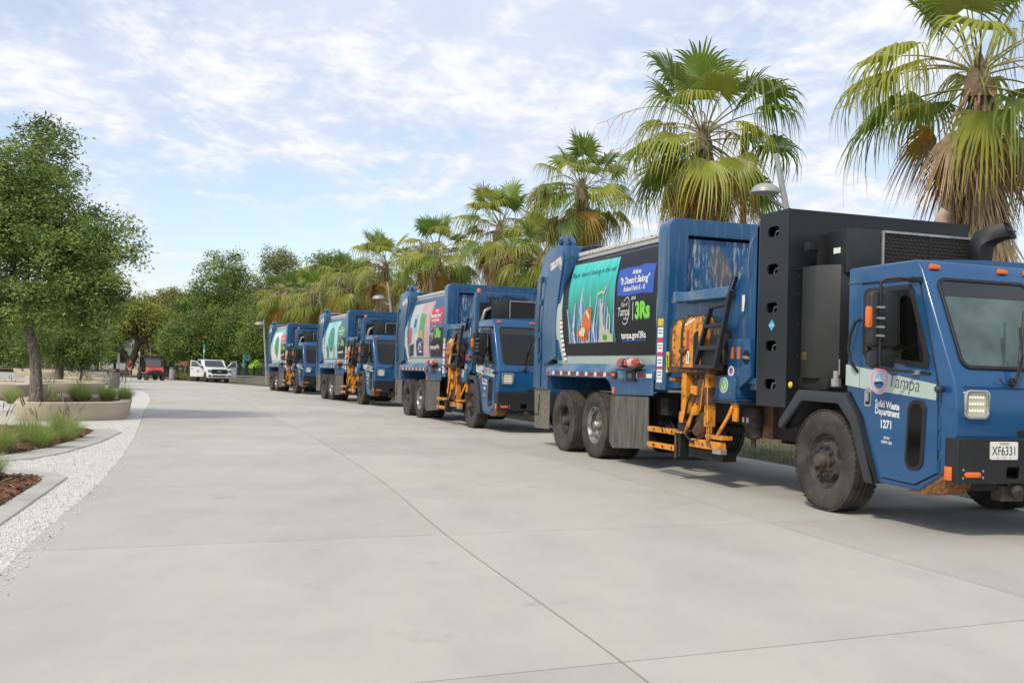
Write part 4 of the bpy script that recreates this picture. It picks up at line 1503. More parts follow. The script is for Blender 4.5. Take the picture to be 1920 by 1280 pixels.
b = T()
b.uz(hoop(-3.36, -2.92, 1.43, 2.10, .22), 1.17, 1.30, OFFB)
b.uz(hoop(-3.24, -2.93, 1.45, 2.07, .20), 1.20, 1.325, ORANGE)
P(b, 'outer_guide', rear=True, bevel=0.01)
b = T()
b.uz(hoop(-2.86, -2.22, 1.42, 2.12, .24), 1.24, 1.40, OFFB)
b.uz(hoop(-2.74, -2.20, 1.44, 2.09, .22), 1.28, 1.425, ORANGE)
ig = P(b, 'inner_guide', rear=True, bevel=0.01)
b = T()
b.uz(hoop(-2.45, -2.30, 1.46, 1.90, .08), 1.42, 1.432, SEAM)
b.box(-2.64, -2.57, 1.42, 1.4285, 1.66, 1.92, REDL)
b.box(-2.64, -2.57, 1.42, 1.4285, 1.50, 1.655, WHITEV)
b.box(-2.615, -2.595, 1.42, 1.4295, 1.52, 1.63, DARKV)
P(b, 'decal', ig, smooth=0)
b = T()
for i in range(6):
    z_ = 1.50 + .105 * i
    b.lathe([(.001, .012), (.014, .01), (.016, 0)], (-3.16, 1.325, z_), (0, 1, 0), RUST, 7)
    b.lathe([(.001, .012), (.014, .01), (.016, 0)], (-2.705, 1.425, z_), (0, 1, 0), RUST, 7)
for i in range(5):
    b.lathe([(.001, .012), (.016, .01), (.018, 0)], (-2.66 + .05 * i, 1.425, 1.99 + .014 * i), (0, 1, 0), WHITEV, 7)
P(b, 'bolt', ig)['kind'] = 'stuff'
b = T()
b.box(-3.20, -2.10, 1.16, 1.40, 1.38, 1.45, RUST)
b.box(-3.35, -3.15, 1.2, 1.30, 1.26, 1.32, ORANGE)
b.uz([(-2.15, 1.45), (-1.95, 1.5), (-1.92, 1.85), (-2.05, 2.0), (-2.25, 2.0)], 1.18, 1.30, CHAR2)
b.uz([(-2.30, 1.45), (-2.0, 1.42), (-2.0, 1.95), (-2.30, 2.0)], 1.24, 1.34, mat('grey_greasy', (.09, .085, .08), .7, var=.3))
b.box(-2.32, -2.20, 1.36, 1.44, 1.68, 2.0, ORANGE)
b.tube([(-2.78, 1.44, 1.66), (-2.62, 1.44, 1.645)], .035, BLACK, 8)
P(b, 'carriage', rear=True, bevel=0.012, seg=1)
b = T()
b.box(-2.84, -2.72, 1.26, 1.38, 0.78, 1.40, ORANGE)
b.box(-2.87, -2.72, 1.25, 1.39, 0.74, 0.88, ORANGE)
b.box(-2.72, -2.36, 1.20, 1.29, 0.66, 1.40, RUST)
b.uz([(-2.46, 1.30), (-2.30, 1.30), (-2.36, .95), (-2.52, .70), (-2.66, .62), (-2.70, .70), (-2.50, .95)], 1.28, 1.36, RUST)
b.uz([(-2.48, 1.00), (-2.42, 1.02), (-2.60, .70), (-2.70, .58), (-2.74, .62)], 1.36, 1.39, ORANGE)
b.uz([(-2.56, 1.22), (-2.42, 1.22), (-2.42, 1.10), (-2.56, 1.12)], 1.36, 1.40, ORANGE)
b.uz([(-2.50, .96), (-2.38, .98), (-2.38, .86), (-2.52, .84)], 1.36, 1.41, ORANGE)
b.box(-2.27, -2.18, 1.24, 1.36, 0.72, 1.38, ORANGE)
b.box(-2.275, -2.175, 1.235, 1.37, 0.98, 1.22, RUST)
b.tube([(-2.22, 1.30, 1.0), (-2.22, 1.30, 0.5)], .045, RUST, 8)
P(b, 'lift_arm', rear=True, bevel=0.01, seg=1)
b = T()
b.box(-2.96, -2.80, 1.24, 1.40, 0.30, 0.62, BLACK)
b.box(-2.92, -2.86, 1.40, 1.42, 0.28, 0.62, RUST)
b.uz([(-2.95, .62), (-2.55, .66), (-2.40, .80), (-2.75, .80), (-2.95, .74)], 1.22, 1.36, BLACK)
b.lathe([(.001, .16), (.15, .16), (.17, .12), (.17, 0), (.001, 0)], (-2.45, 1.20, .74), (0, 1, 0), RUST, 14)
b.box(-2.75, -1.9, 1.10, 1.30, 0.32, 0.44, FRAME_BLK)
b.box(-2.98, -2.70, 1.36, 1.42, 0.60, 0.635, ORANGE)
b.tube([(-2.7, 1.25, .66), (-2.6, 1.42, .60), (-2.45, 1.42, .52), (-2.3, 1.3, .62)], .018, BLACK, 6)
b.tube([(-2.55, 1.28, 1.35), (-2.62, 1.4, 1.0), (-2.75, 1.38, .72)], .016, BLACK, 6)
P(b, 'gripper_base', rear=True, bevel=0.01, seg=1)
for zc_ in (0.605, 0.395):
    b = T()
    b.box(-3.80, -2.92, 1.30, 1.36, zc_ - .035, zc_ + .035, ORANGE)
    for u in (-3.62, -3.36, -3.10):
        b.uz(circ(u, zc_, .028, 10), 1.36, 1.366, SEAM)
    b.box(-3.86, -3.80, 1.31, 1.35, zc_ - .03, zc_ + .03, SILVER)
    P(b, 'gripper_finger', rear=True, bevel=0.006, seg=1)
b = T()
b.box(-2.55, -1.78, 1.32, 1.40, 0.46, 0.56, ORANGE)
b.box(-1.95, -1.74, 1.33, 1.41, 0.42, 0.48, SILVER)
b.box(-2.15, -1.75, 1.25, 1.40, 0.59, 0.635, ORANGE)
for u in (-2.42, -2.2, -2.0):
    b.uz(circ(u, .51, .03, 10), 1.40, 1.406, RUST)
b.tube([(-1.72, 1.28, 1.0), (-1.76, 1.32, .86), (-1.92, 1.36, .64)], .022, ORANGE, 8)
b.uz([(-1.78, 1.05), (-1.64, 1.03), (-1.64, .82), (-1.74, .82)], 1.24, 1.27, ORANGE)
P(b, 'gripper_link', rear=True, bevel=0.006, seg=1)
# folding ladder
b = T()
lad = mat('ladder_steel', (0.016, 0.022, 0.03), 0.45, var=.2, vscale=5)
rr0, rr1 = Vector((-1.97, 1.46, 2.19)), Vector((-2.34, 1.46, 1.45))
fr0, fr1 = Vector((-1.56, 1.46, 2.22)), Vector((-1.84, 1.46, 1.44))
for p, q in ((rr0, rr1), (fr0 + (fr0 - fr1) * .18, fr1)):
    d = (q - p) * .5
    n_ = Vector((d.z, 0, -d.x)).normalized()
    b.obox((p + q) * .5, d, n_ * .022, Vector((0, .03, 0)), lad)
ldo = P(b, 'ladder', rear=True, bevel=0.004, seg=1)
for t in (0.02, 0.33, 0.68, 0.98):
    b = T()
    p, q = rr0.lerp(rr1, t), fr0.lerp(fr1, t)
    b.obox((p + q) * .5, (q - p) * .5, Vector((0, .035, 0)), Vector((0, 0, .02 if t not in (.68,) else .025)), lad)
    P(b, 'rung', ldo, bevel=0.004, seg=1)
b = T()
b.box(-2.26, -1.90, 1.36, 1.43, 1.46, 1.70, BLACK)
P(b, 'ladder_box', rear=True, bevel=0.006, seg=1)

TRUCK_CHILDREN = [o for o in bpy.data.objects if o.parent == root]

# ------------------------------------------------------------------ printed banners on the body sides
BD = lambda off: (lambda a, z: (a, bv(z) + off, z))
SEAG = bpy.data.materials.new('painted_sea')
SEAG.use_nodes = True
_n = SEAG.node_tree
_b = _n.nodes['Principled BSDF']
_b.inputs['Roughness'].default_value = 0.4
_tc = _n.nodes.new('ShaderNodeTexCoord')
_sp = _n.nodes.new('ShaderNodeSeparateXYZ')
_n.links.new(_tc.outputs['Object'], _sp.inputs[0])
_mp = _n.nodes.new('ShaderNodeMapping')
_mp.inputs['Scale'].default_value = (6, 1, 0.9)
_mp.inputs['Rotation'].default_value = (0, 0.25, 0)
_n.links.new(_tc.outputs['Object'], _mp.inputs[0])
_ns = _n.nodes.new('ShaderNodeTexNoise')
_ns.inputs['Scale'].default_value = 2.2
_ns.inputs['Detail'].default_value = 5
_n.links.new(_mp.outputs[0], _ns.inputs['Vector'])
_ad = _n.nodes.new('ShaderNodeMath')
_ad.operation = 'MULTIPLY_ADD'
_n.links.new(_ns.outputs[0], _ad.inputs[0])
_ad.inputs[1].default_value = 0.9
_n.links.new(_sp.outputs[2], _ad.inputs[2])
_cr = _n.nodes.new('ShaderNodeMapRange')
_cr.inputs['From Min'].default_value = 2.15
_cr.inputs['From Max'].default_value = 3.75
_n.links.new(_ad.outputs[0], _cr.inputs['Value'])
_rp = _n.nodes.new('ShaderNodeValToRGB')
_n.links.new(_cr.outputs[0], _rp.inputs[0])
_e = _rp.color_ramp.elements
_e[0].position, _e[0].color = 0.0, (0.006, 0.10, 0.13, 1)
_e[1].position, _e[1].color = 1.0, (0.12, 0.66, 0.46, 1)
for p_, c_ in ((0.35, (0.01, 0.20, 0.13, 1)), (0.6, (0.015, 0.38, 0.27, 1)), (0.8, (0.03, 0.50, 0.50, 1))):
    q_ = _e.new(p_)
    q_.color = c_
_n.links.new(_rp.outputs[0], _b.inputs['Base Color'])
CORW = mat('coral_white', (0.55, 0.60, 0.72), 0.5, var=.2, vscale=9)
CORB = mat('coral_blue', (0.05, 0.10, 0.42), 0.5, var=.3, vscale=9)
CORL = mat('coral_lilac', (0.28, 0.30, 0.55), 0.5, var=.2, vscale=9)
SANDC = mat('painted_sand', (0.48, 0.48, 0.34), 0.5)
FISHO = mat('painted_fish_orange', (0.66, 0.13, 0.015), 0.5, var=.15, vscale=12)
CREAM = mat('painted_cream', (0.70, 0.64, 0.46), 0.5)


def tw(b, body, off, m, cx, cz, width, h, bold=0.02, shear=0.0, slope=0.0):
    v, f = text2d(body, bold)
    w = max(p[0] for p in v) - min(p[0] for p in v)
    put_text(b, body, BD(off), m, cx, cz, h, bold, shear, width / (w * h), slope=slope)


def right_text(b, off, cols, n1, n2, n3, nyear, panel=None, ptext=WHITEV):
    """label panel, year, city mark, 3Rs and web address, in banner coordinates"""
    if panel is None:
        panel = [(-5.28, 2.52), (-4.9, 2.50), (-4.45, 2.52), (-4.06, 2.50), (-4.08, 2.66), (-4.12, 2.92), (-4.30, 2.94), (-4.5, 2.955), (-4.72, 2.93), (-5.1, 2.94), (-5.38, 2.92), (-5.34, 2.70)]
    decal(b, panel, off, cols)
    tw(b, n1, off + .003, ptext, -4.72, 2.855, .30, .105)
    tw(b, n2, off + .003, ptext, -4.74, 2.73, 1.0, .145, .028)
    tw(b, n3, off + .003, ptext, -4.72, 2.605, .72, .105)
    tw(b, nyear, off + .003, WHITEV, -4.69, 2.455, .15, .065, .01)
    tw(b, 'City of', off + .003, WHITEV, -5.0, 2.375, .22, .085, .0, .25)
    tw(b, 'Tampa', off + .003, WHITEV, -5.01, 2.265, .42, .185, -.004, .1)
    tw(b, 'Florida', off + .003, WHITEV, -4.93, 2.16, .15, .05, 0, .2)
    sw = [(-5.02, 2.42), (-4.92, 2.48), (-4.84, 2.44), (-4.82, 2.30), (-4.87, 2.12), (-4.99, 2.08), (-5.04, 2.12)]
    decal(b, strip2([tuple(p[:2]) for p in catmull([(x, z, 0) for x, z in sw], 4)], .011), off + .0025, WHITEV)
    decal(b, [(-4.695, 2.13), (-4.680, 2.13), (-4.680, 2.40), (-4.695, 2.40)], off + .003, WHITEV)
    tw(b, '3Rs', off + .0025, GREEND, -4.36, 2.25, .50, .33, .055)
    tw(b, '3Rs', off + .004, GREENP, -4.375, 2.262, .48, .325, .04)
    tw(b, 'tampa.gov/3Rs', off + .003, WHITEV, -4.68, 1.91, .84, .135, .026)


def banner(parent, dark, z0=1.62, z1=3.26):
    b = T()
    decal(b, [(-7.50, z0), (-3.93, z0), (-3.93, z1), (-7.70, z1), (-7.66, 2.9), (-7.58, 2.4), (-7.53, 2.0)], 0.006, dark)
    return P(b, 'banner', parent, smooth=0.9, recalc=True)


ba = banner(body_o, BANNER)
BANNER_1 = ba
b = T()
decal(b, [(-7.25, 1.82), (-5.30, 1.82), (-5.36, 2.3), (-5.43, 2.8), (-5.50, 3.15), (-7.42, 3.18), (-7.36, 2.8), (-7.29, 2.3)], 0.010, SEAG)
P(b, 'painting', ba, smooth=0.9)
b = T()
rnd = random.Random(4)
AX0, AX1 = -7.22, -5.32
for i in range(26):
    x0 = AX0 + .02 + (AX1 - AX0 - .10) * (i + rnd.random() * .6) / 26
    lean = rnd.uniform(-.12, .08)
    h = rnd.uniform(.42, .80) + (.16 if abs(x0 + 6.75) < .2 or -6.1 < x0 < -5.6 else 0)
    cp = [(x0 + lean * t + .045 * math.sin(4 * t + i), 1.83 + h * t) for t in np.linspace(0, 1, 7)]
    m = (CORW, CORL, CORB, CORW)[i % 4]
    decal(b, strip2(cp, [.062 * (1 - t * .6) for t in np.linspace(0, 1, 7)]), .0125 + .0006 * (i % 5), m)
    if i % 2 == 0:
        cp2 = [(p[0] + .024, p[1]) for p in cp]
        decal(b, strip2(cp2, [.02 * (1 - t * .5) for t in np.linspace(0, 1, 7)]), .0160 + .0005 * (i % 4), CORB if m is not CORB else CORW)
decal(b, [(-5.98, 1.83), (-5.90, 1.95), (-5.86, 2.12), (-5.92, 2.28), (-5.84, 2.44), (-5.76, 2.43), (-5.82, 2.26), (-5.75, 2.10), (-5.66, 1.99), (-5.58, 2.03), (-5.48, 1.95), (-5.40, 1.95), (-5.40, 1.83)], .0185, SANDC)
decal(b, circ(-5.70, 1.90, .09, 12, .05), .0195, GREEND)
decal(b, strip2([(-6.06, 2.52), (-6.03, 2.60), (-5.90, 2.62), (-5.80, 2.60), (-5.74, 2.70)], .045), .0190, SANDC)
P(b, 'coral', ba, smooth=0)['kind'] = 'stuff'
b = T()      # orange striped fish
F0 = .0215
fish = [(-.62, -.04), (-.50, -.12), (-.34, -.14), (-.24, -.06), (-.20, .08), (-.10, .28), (-.08, .44), (-.16, .52), (-.28, .50), (-.38, .40), (-.46, .22), (-.52, .10), (-.70, .06), (-.76, -.02)]
FX = lambda q: [(-6.14 + 1.0 * p[0], 1.965 + .84 * p[1]) for p in q]
decal(b, FX(fish), F0, FISHO)
decal(b, FX([(-.48, .14), (-.60, .04), (-.58, -.02), (-.40, -.04), (-.34, .06), (-.36, .12)]), F0 + .002, CREAM)
decal(b, FX([(-.33, .44), (-.27, .47), (-.16, .33), (-.18, .27)]), F0 + .002, CREAM)
decal(b, FX([(-.16, .10), (-.10, .12), (-.12, .28), (-.20, .22)]), F0 + .001, FISHO)
decal(b, FX([(-.40, -.10), (-.26, -.04), (-.30, .08), (-.38, .0)]), F0 + .0025, mat('fish_fin_brown', (.22, .09, .03), .5))
decal(b, circ(-6.30, 2.325, .02, 10), F0 + .003, DARKV)
P(b, 'fish', ba, smooth=0)
b = T()
tw(b, "Plastic doesn't belong in the sea!", .0135, DARKV, -6.43, 2.975, 1.82, .125, -.004, .12, slope=.0)
right_text(b, .009, BANBLUE, 'Ariana', '"It Doesn\'t Belong"', 'Roland Park K - 8', '2025')
decal(b, [(-5.08, 1.825), (-4.27, 1.825), (-4.27, 1.845), (-5.08, 1.845)], .012, BANBLUE)
P(b, 'lettering', ba, smooth=0, recalc=False)['kind'] = 'stuff'
ART_1 = [ba]

# ------------------------------------------------------------------ the three trucks behind (shorter, no gas cabinet)
SHIFT = 1.5
NEWWAY = []
TRUCKS = [root]
SPECS = [
    ((0.232, 24.356), -1.22, 'second blue refuse truck in the row, pink and white poster beside a crimson label'),
    ((-4.268, 37.675), -1.169, 'third blue refuse truck in the row, teal poster of hands and globe, green label'),
    ((-9.375, 50.841), -1.153, 'farthest blue refuse truck in the row, white poster with a green and yellow globe'),
]
b = T()
put_text(b, 'NEW', lambda a, z: (-1.30, a, z), DARKV, 0.82, 3.0, 0.125, 0.025, 0.15, 1.1, mirror=-1)
put_text(b, 'WAY', lambda a, z: (-1.30, a, z), DARKV, 0.10, 3.0, 0.125, 0.025, 0.15, 1.1, mirror=-1)
b.holed(circ(0.47, 3.0, .135, 24, .085), [circ(0.47, 3.0, .108, 24, .064)], lambda v, z: (-1.302, v, z), lambda v, z: (-1.298, v, z), DARKV)
put_text(b, 'N', lambda a, z: (-1.30, a, z), DARKV, 0.47, 3.0, 0.11, 0.025, 0.15, 1.3, mirror=-1)
b.box(-1.303, -1.297, 0.275, 0.325, 2.955, 3.05, DARKV)
nw = P(b, 'maker_lettering', smooth=0, recalc=False)
b = T()
b.box(0.198, 0.215, 0.55, 1.14, 2.42, 2.90, SEAM)
b.box(0.215, 0.235, 0.90, 0.93, 2.42, 2.90, CHAR2)
b.box(0.215, 0.30, 0.62, 0.84, 2.45, 2.66, FRAME_BLK)
b.tube([(0.24, 1.08, 2.45), (0.26, 1.02, 2.70), (0.27, 0.82, 2.80), (0.25, 0.62, 2.78)], .05, SILVER, 10)
b.tube([(0.25, 0.75, 2.5), (0.28, 0.78, 2.72), (0.24, .98, 2.78)], .04, RUST, 8)
b.box(0.10, 0.19, 1.0, 1.20, 1.75, 2.45, CHAR2)
mach = P(b, 'engine_equipment', bevel=0.01, seg=1)
bpy.context.view_layer.update()


def art2(body):
    bb = banner(body, mat('banner_slate_blue', (0.03, 0.09, 0.19), .4))
    b = T()
    decal(b, [(-7.40, 1.64), (-5.25, 1.64), (-5.15, 3.14), (-7.25, 3.12)], .009, mat('poster_pale', (.50, .51, .50), .5, var=.1, vscale=3))
    decal(b, [(-6.35, 1.7), (-5.28, 1.66), (-5.19, 3.12), (-6.30, 3.12)], .011, mat('poster_pink', (.50, .34, .34), .5, var=.15, vscale=4))
    decal(b, [(-6.95, 2.30), (-6.55, 2.34), (-6.50, 2.86), (-6.92, 2.80)], .013, mat('poster_aqua', (.20, .50, .55), .5))
    decal(b, [(-6.85, 2.46), (-6.62, 2.48), (-6.60, 2.72), (-6.83, 2.70)], .0142, mat('poster_navy', (.03, .08, .2), .5))
    decal(b, [(-6.30, 2.0), (-5.75, 2.05), (-5.70, 2.80), (-6.25, 2.85)], .013, mat('poster_green', (.10, .30, .12), .5, var=.4, vscale=9))
    decal(b, [(-6.22, 2.1), (-5.85, 2.12), (-5.95, 2.40), (-6.15, 2.38)], .0142, mat('poster_gold', (.60, .36, .06), .5, var=.3, vscale=12))
    decal(b, [(-7.35, 2.0), (-7.05, 2.05), (-7.0, 2.42), (-7.2, 2.52), (-7.34, 2.4)], .012, mat('poster_brick', (.40, .10, .07), .5))
    decal(b, [(-7.36, 1.66), (-6.9, 1.7), (-6.75, 2.02), (-7.3, 1.98)], .0122, DARKV)
    decal(b, [(-6.55, 1.68), (-5.85, 1.68), (-5.75, 2.06), (-5.98, 2.18), (-6.35, 2.18), (-6.52, 2.06)], .0148, mat('poster_bin', (.012, .04, .10), .5))
    for a in (90, 210, 330):
        p = [(-6.15 + .15 * math.cos(R(a + q)), 1.90 + .13 * math.sin(R(a + q))) for q in (20, 100)]
        decal(b, strip2(p, .045), .0160, WHITEV)
        decal(b, [(-6.15 + rq * math.cos(R(a + q)), 1.90 + rq * .87 * math.sin(R(a + q))) for rq, q in ((.21, 96), (.09, 96), (.155, 122))], .0165, WHITEV)
    P(b, 'poster', bb, smooth=0)
    b = T()
    decal(b, [(-5.1, 1.66), (-3.95, 1.66), (-3.95, 2.40), (-5.05, 2.40)], .0085, BANNER)
    right_text(b, .010, mat('banner_crimson', (.52, .025, .07), .45), 'Miller', '"Recycling Hero"', 'Ferrell Magnet Middle', '2025')
    decal(b, [(-5.08, 1.825), (-4.27, 1.825), (-4.27, 1.845), (-5.08, 1.845)], .0135, REDL)
    P(b, 'lettering', bb, smooth=0, recalc=False)['kind'] = 'stuff'


def globe(b, cx, cz, rx, rz, off, outer, land):
    decal(b, circ(cx, cz, rx, 28, rz), off, outer)
    for dx, dz, sx, sz in ((-.3, .25, .4, .35), (.2, -.1, .35, .5), (.1, .6, .4, .18), (-.2, -.55, .3, .2)):
        decal(b, [(cx + rx * (dx + sx * math.cos(t) * (1 + .25 * math.sin(3 * t))), cz + rz * (dz + sz * math.sin(t) * (1 + .2 * math.cos(4 * t)))) for t in np.linspace(0, 2 * math.pi, 15)[:-1]], off + .0013, land)


def art3(body):
    bb = banner(body, mat('banner_grey_teal', (0.05, 0.13, 0.19), .4))
    b = T()
    decal(b, [(-7.45, 1.66), (-5.28, 1.66), (-5.16, 3.14), (-7.30, 3.12)], .009, mat('poster_light_teal', (.34, .62, .62), .5, var=.1, vscale=3))
    globe(b, -6.25, 2.42, .50, .50, .011, mat('globe_teal', (.03, .22, .28), .5, var=.25, vscale=4), mat('globe_green', (.10, .28, .12), .5, var=.25, vscale=6))
    decal(b, strip2([(-6.6, 2.98), (-6.4, 3.06), (-6.1, 3.06), (-5.85, 2.98)], .05), .011, mat('poster_teal_ink', (.10, .36, .36), .5))
    decal(b, [(-7.05, 1.68), (-6.70, 1.68), (-6.62, 1.95), (-6.70, 2.12), (-6.95, 2.26), (-7.05, 2.05), (-6.95, 1.9)], .0125, mat('hand_brown', (.17, .10, .07), .6))
    decal(b, [(-5.95, 1.68), (-5.62, 1.68), (-5.62, 1.90), (-5.50, 2.08), (-5.72, 2.22), (-5.92, 2.02), (-5.98, 1.85)], .0125, mat('hand_tan', (.42, .30, .22), .6))
    P(b, 'poster', bb, smooth=0)
    b = T()
    decal(b, [(-5.1, 1.66), (-3.95, 1.66), (-3.95, 2.46), (-5.08, 2.46)], .0085, BANNER)
    right_text(b, .010, mat('banner_green', (.03, .22, .09), .45), 'Eva', '"One Earth"', 'Broward Elementary', '2025')
    P(b, 'lettering', bb, smooth=0, recalc=False)['kind'] = 'stuff'


def art4(body):
    bb = banner(body, mat('banner_aqua', (0.16, 0.42, 0.46), .4))
    b = T()
    decal(b, [(-7.40, 1.62), (-5.28, 1.62), (-5.16, 3.10), (-7.22, 3.08)], .009, mat('poster_white', (.70, .70, .68), .5))
    globe(b, -6.20, 2.28, .62, .48, .0105, mat('globe_yellow', (.62, .42, .06), .5), mat('globe_yellow2', (.58, .46, .2), .5))
    globe(b, -6.20, 2.38, .55, .50, .013, mat('globe_teal2', (.05, .25, .26), .5), mat('globe_green2', (.07, .32, .10), .5))
    decal(b, [(-6.5, 1.80), (-6.3, 1.72), (-6.1, 1.72), (-5.9, 1.80), (-6.1, 1.92), (-6.3, 1.92)], .0155, mat('globe_orange', (.6, .25, .05), .5))
    P(b, 'poster', bb, smooth=0)
    b = T()
    decal(b, [(-5.1, 1.62), (-3.95, 1.62), (-3.95, 2.46), (-5.08, 2.46)], .0085, BANNER)
    right_text(b, .010, PINKP, 'Sofia', '"Our Home"', 'Lee Elementary', '2025')
    P(b, 'lettering', bb, smooth=0, recalc=False)['kind'] = 'stuff'


for i, (xy, th, lab) in enumerate(SPECS):
    r2 = empty('refuse_truck', (xy[0], xy[1], g(xy[1]) - 0.004), th, lab, 'refuse truck', 'blue refuse trucks parked in a row')
    TRUCKS.append(r2)
    for o in TRUCK_CHILDREN:
        if o in GAS:
            continue
        c = o.copy()
        col.objects.link(c)
        c.parent = r2
        if o in REAR:
            c.location.x += SHIFT
        if o.name.startswith('radiator'):
            c.location.x += 0.50
        if o.name.startswith('relay_bracket'):
            c.location.x += 0.42
        for ch in [x for x in o.children if x not in (BANNER_1, PLATE, FLEETNO)]:
            d = ch.copy()
            col.objects.link(d)
            d.parent = c
            if ch.name.startswith('glass'):
                d.material_slots[0].link = 'OBJECT'
                d.material_slots[0].material = mat('dark_windscreen', (0.010, 0.012, 0.013), 0.05, spec=0.4)
        if o is body_o:
            (art2, art3, art4)[i](c)
        if o is doo:
            b = T()
            put_text(b, ('1180', '1205', '1263')[i], SD(0.0025), WHITEV, 0.975, 0.94, 0.098, 0.02, 0, 0.85, slope=-0.04)
            P(b, 'fleet_number', c, smooth=0, recalc=False)
    for o, sh in ((nw, True), (mach, False)):
        c = o.copy()
        col.objects.link(c)
        c.parent = r2
        if sh:
            c.location.x += SHIFT
bpy.data.objects.remove(nw)
bpy.data.objects.remove(mach)
# the banner parts hang one level too deep under the body: lift them onto the truck
for t in TRUCKS:
    for bo_ in [o for o in t.children if o.name.startswith('container_body')]:
        off = bo_.location.copy()
        for ch in list(bo_.children):
            if ch.name.startswith('banner'):
                ch.parent = t
                ch.location = off
    slope = (g(t.location.y - 6 * math.sin(t.rotation_euler[2])) - g(t.location.y)) / 6.05   # rear lies lower than front
    t.rotation_euler = (0, -math.atan(-slope) * 1.0, t.rotation_euler[2])

# ------------------------------------------------------------------ palms
PG = [mat('palm_leaf_green', (0.165, 0.25, 0.036), 0.42, var=.2, vscale=2, trans=.38, rand=.15),
      mat('palm_leaf_yellow_green', (0.31, 0.335, 0.05), 0.42, var=.2, vscale=2, trans=.38, rand=.15),
      mat('palm_leaf_gold', (0.48, 0.27, 0.035), 0.5, var=.3, vscale=2, trans=.35, rand=.15, tint=(.20, .20, .03), tamt=.8, tscale=2.0, tlo=.45, thi=.6),
      mat('palm_leaf_dead', (0.42, 0.31, 0.19), 0.8, var=.3, vscale=4, trans=.15, rand=.25, tint=(.22, .13, .07), tamt=.7, tscale=3, tlo=.5, thi=.6),
      mat('palm_leaf_rust', (0.50, 0.19, 0.03), 0.7, var=.3, vscale=4, trans=.3, rand=.2)]
PSTALK = mat('palm_stalk', (0.20, 0.20, 0.06), 0.6, var=.2)
PSTALKD = mat('palm_dead_stalk', (0.30, 0.20, 0.11), 0.8, var=.3)
PTRUNK = mat('palm_trunk_bark', (0.22, 0.16, 0.11), 0.95, var=.35, vscale=5, bump=.8, bscale=18, bdist=.03)
PTHREAD = mat('palm_thread', (0.46, 0.36, 0.24), 0.8, var=.2)


def frond_mesh(seed, elev, petiole, blade, droop, m, spread=118, fold=0.45, stalk=PSTALK, ragged=0.0, nseg=34):
    """fan leaf: stalk leaves the crown along +x at the given elevation, blade of pleated segments with hanging tips"""
    rd = random.Random(seed)
    mb = MB()
    pts = []
    p = Vector((0.06, 0, 0))
    e = elev
    N = 7
    for i in range(N + 1):
        pts.append(p.copy())
        d = Vector((math.cos(e), 0, math.sin(e)))
        p = p + d * (petiole / N)
        e -= droop * 0.55 / N
    mb.tube(pts, [0.017 - 0.009 * i / N for i in range(N + 1)], stalk, 5)
    h = pts[-1]
    d = (pts[-1] - pts[-2]).normalized()
    side = Vector((0, 1, 0))
    up = side.cross(d) * -1
    if up.z < 0 and abs(d.z) < .95:
        up = -up
    for i in range(nseg):
        f = (i + .5) / nseg * 2 - 1
        phi = R(spread) * f
        dphi = R(spread) * 2 / nseg
        L = blade * (1 - 0.30 * abs(f) ** 1.5) * rd.uniform(.9, 1.05)
        if rd.random() < ragged:
            L *= rd.uniform(.4, .8)
        dirv = d * math.cos(phi) + side * math.sin(phi)
        # costapalmate: blade halves lifted or folded about the midrib
        dirv = (dirv + up * (fold * abs(math.sin(phi)) * (0.6 if elev > -.4 else .25)) - d * 0.0).normalized()
        perp = (side * math.cos(phi) - d * math.sin(phi)).normalized()
        nrm = dirv.cross(perp).normalized()
        rows = [0.03, 0.22, 0.45, 0.62, 0.78, 0.90, 1.0]
        sag = droop * rd.uniform(.55, 1.45) * blade
        vs = []
        tw = rd.uniform(-.55, .55)
        for r_ in rows:
            c = h + dirv * (L * r_)
            tt = max(0, r_ - .42) / .58
            # tips weep: rotate the free part towards straight down
            c = c + Vector((0, 0, -1)) * (sag * .62 * tt ** 1.8) - dirv * (sag * .25 * tt ** 2.2)
            wd = L * min(r_, .47) * dphi * .56
            if r_ > .47:
                wd *= max(0.0, 1 - ((r_ - .47) / .53)) ** .8 * .92
            wd = max(wd, .0015)
            pleat = nrm * (wd * .55)
            c = c + perp * (tw * .09 * tt * blade)
            vs += [c - perp * wd, c + pleat, c + perp * wd]
        fs = []
        for k in range(len(rows) - 1):
            fs += [(3 * k, 3 * k + 1, 3 * k + 4, 3 * k + 3), (3 * k + 1, 3 * k + 2, 3 * k + 5, 3 * k + 4)]
        mb.add(vs, fs, m)
    me_o = mb.build('frond', None, smooth=0.5, recalc=False)
    me = me_o.data
    bpy.data.objects.remove(me_o)
    return me


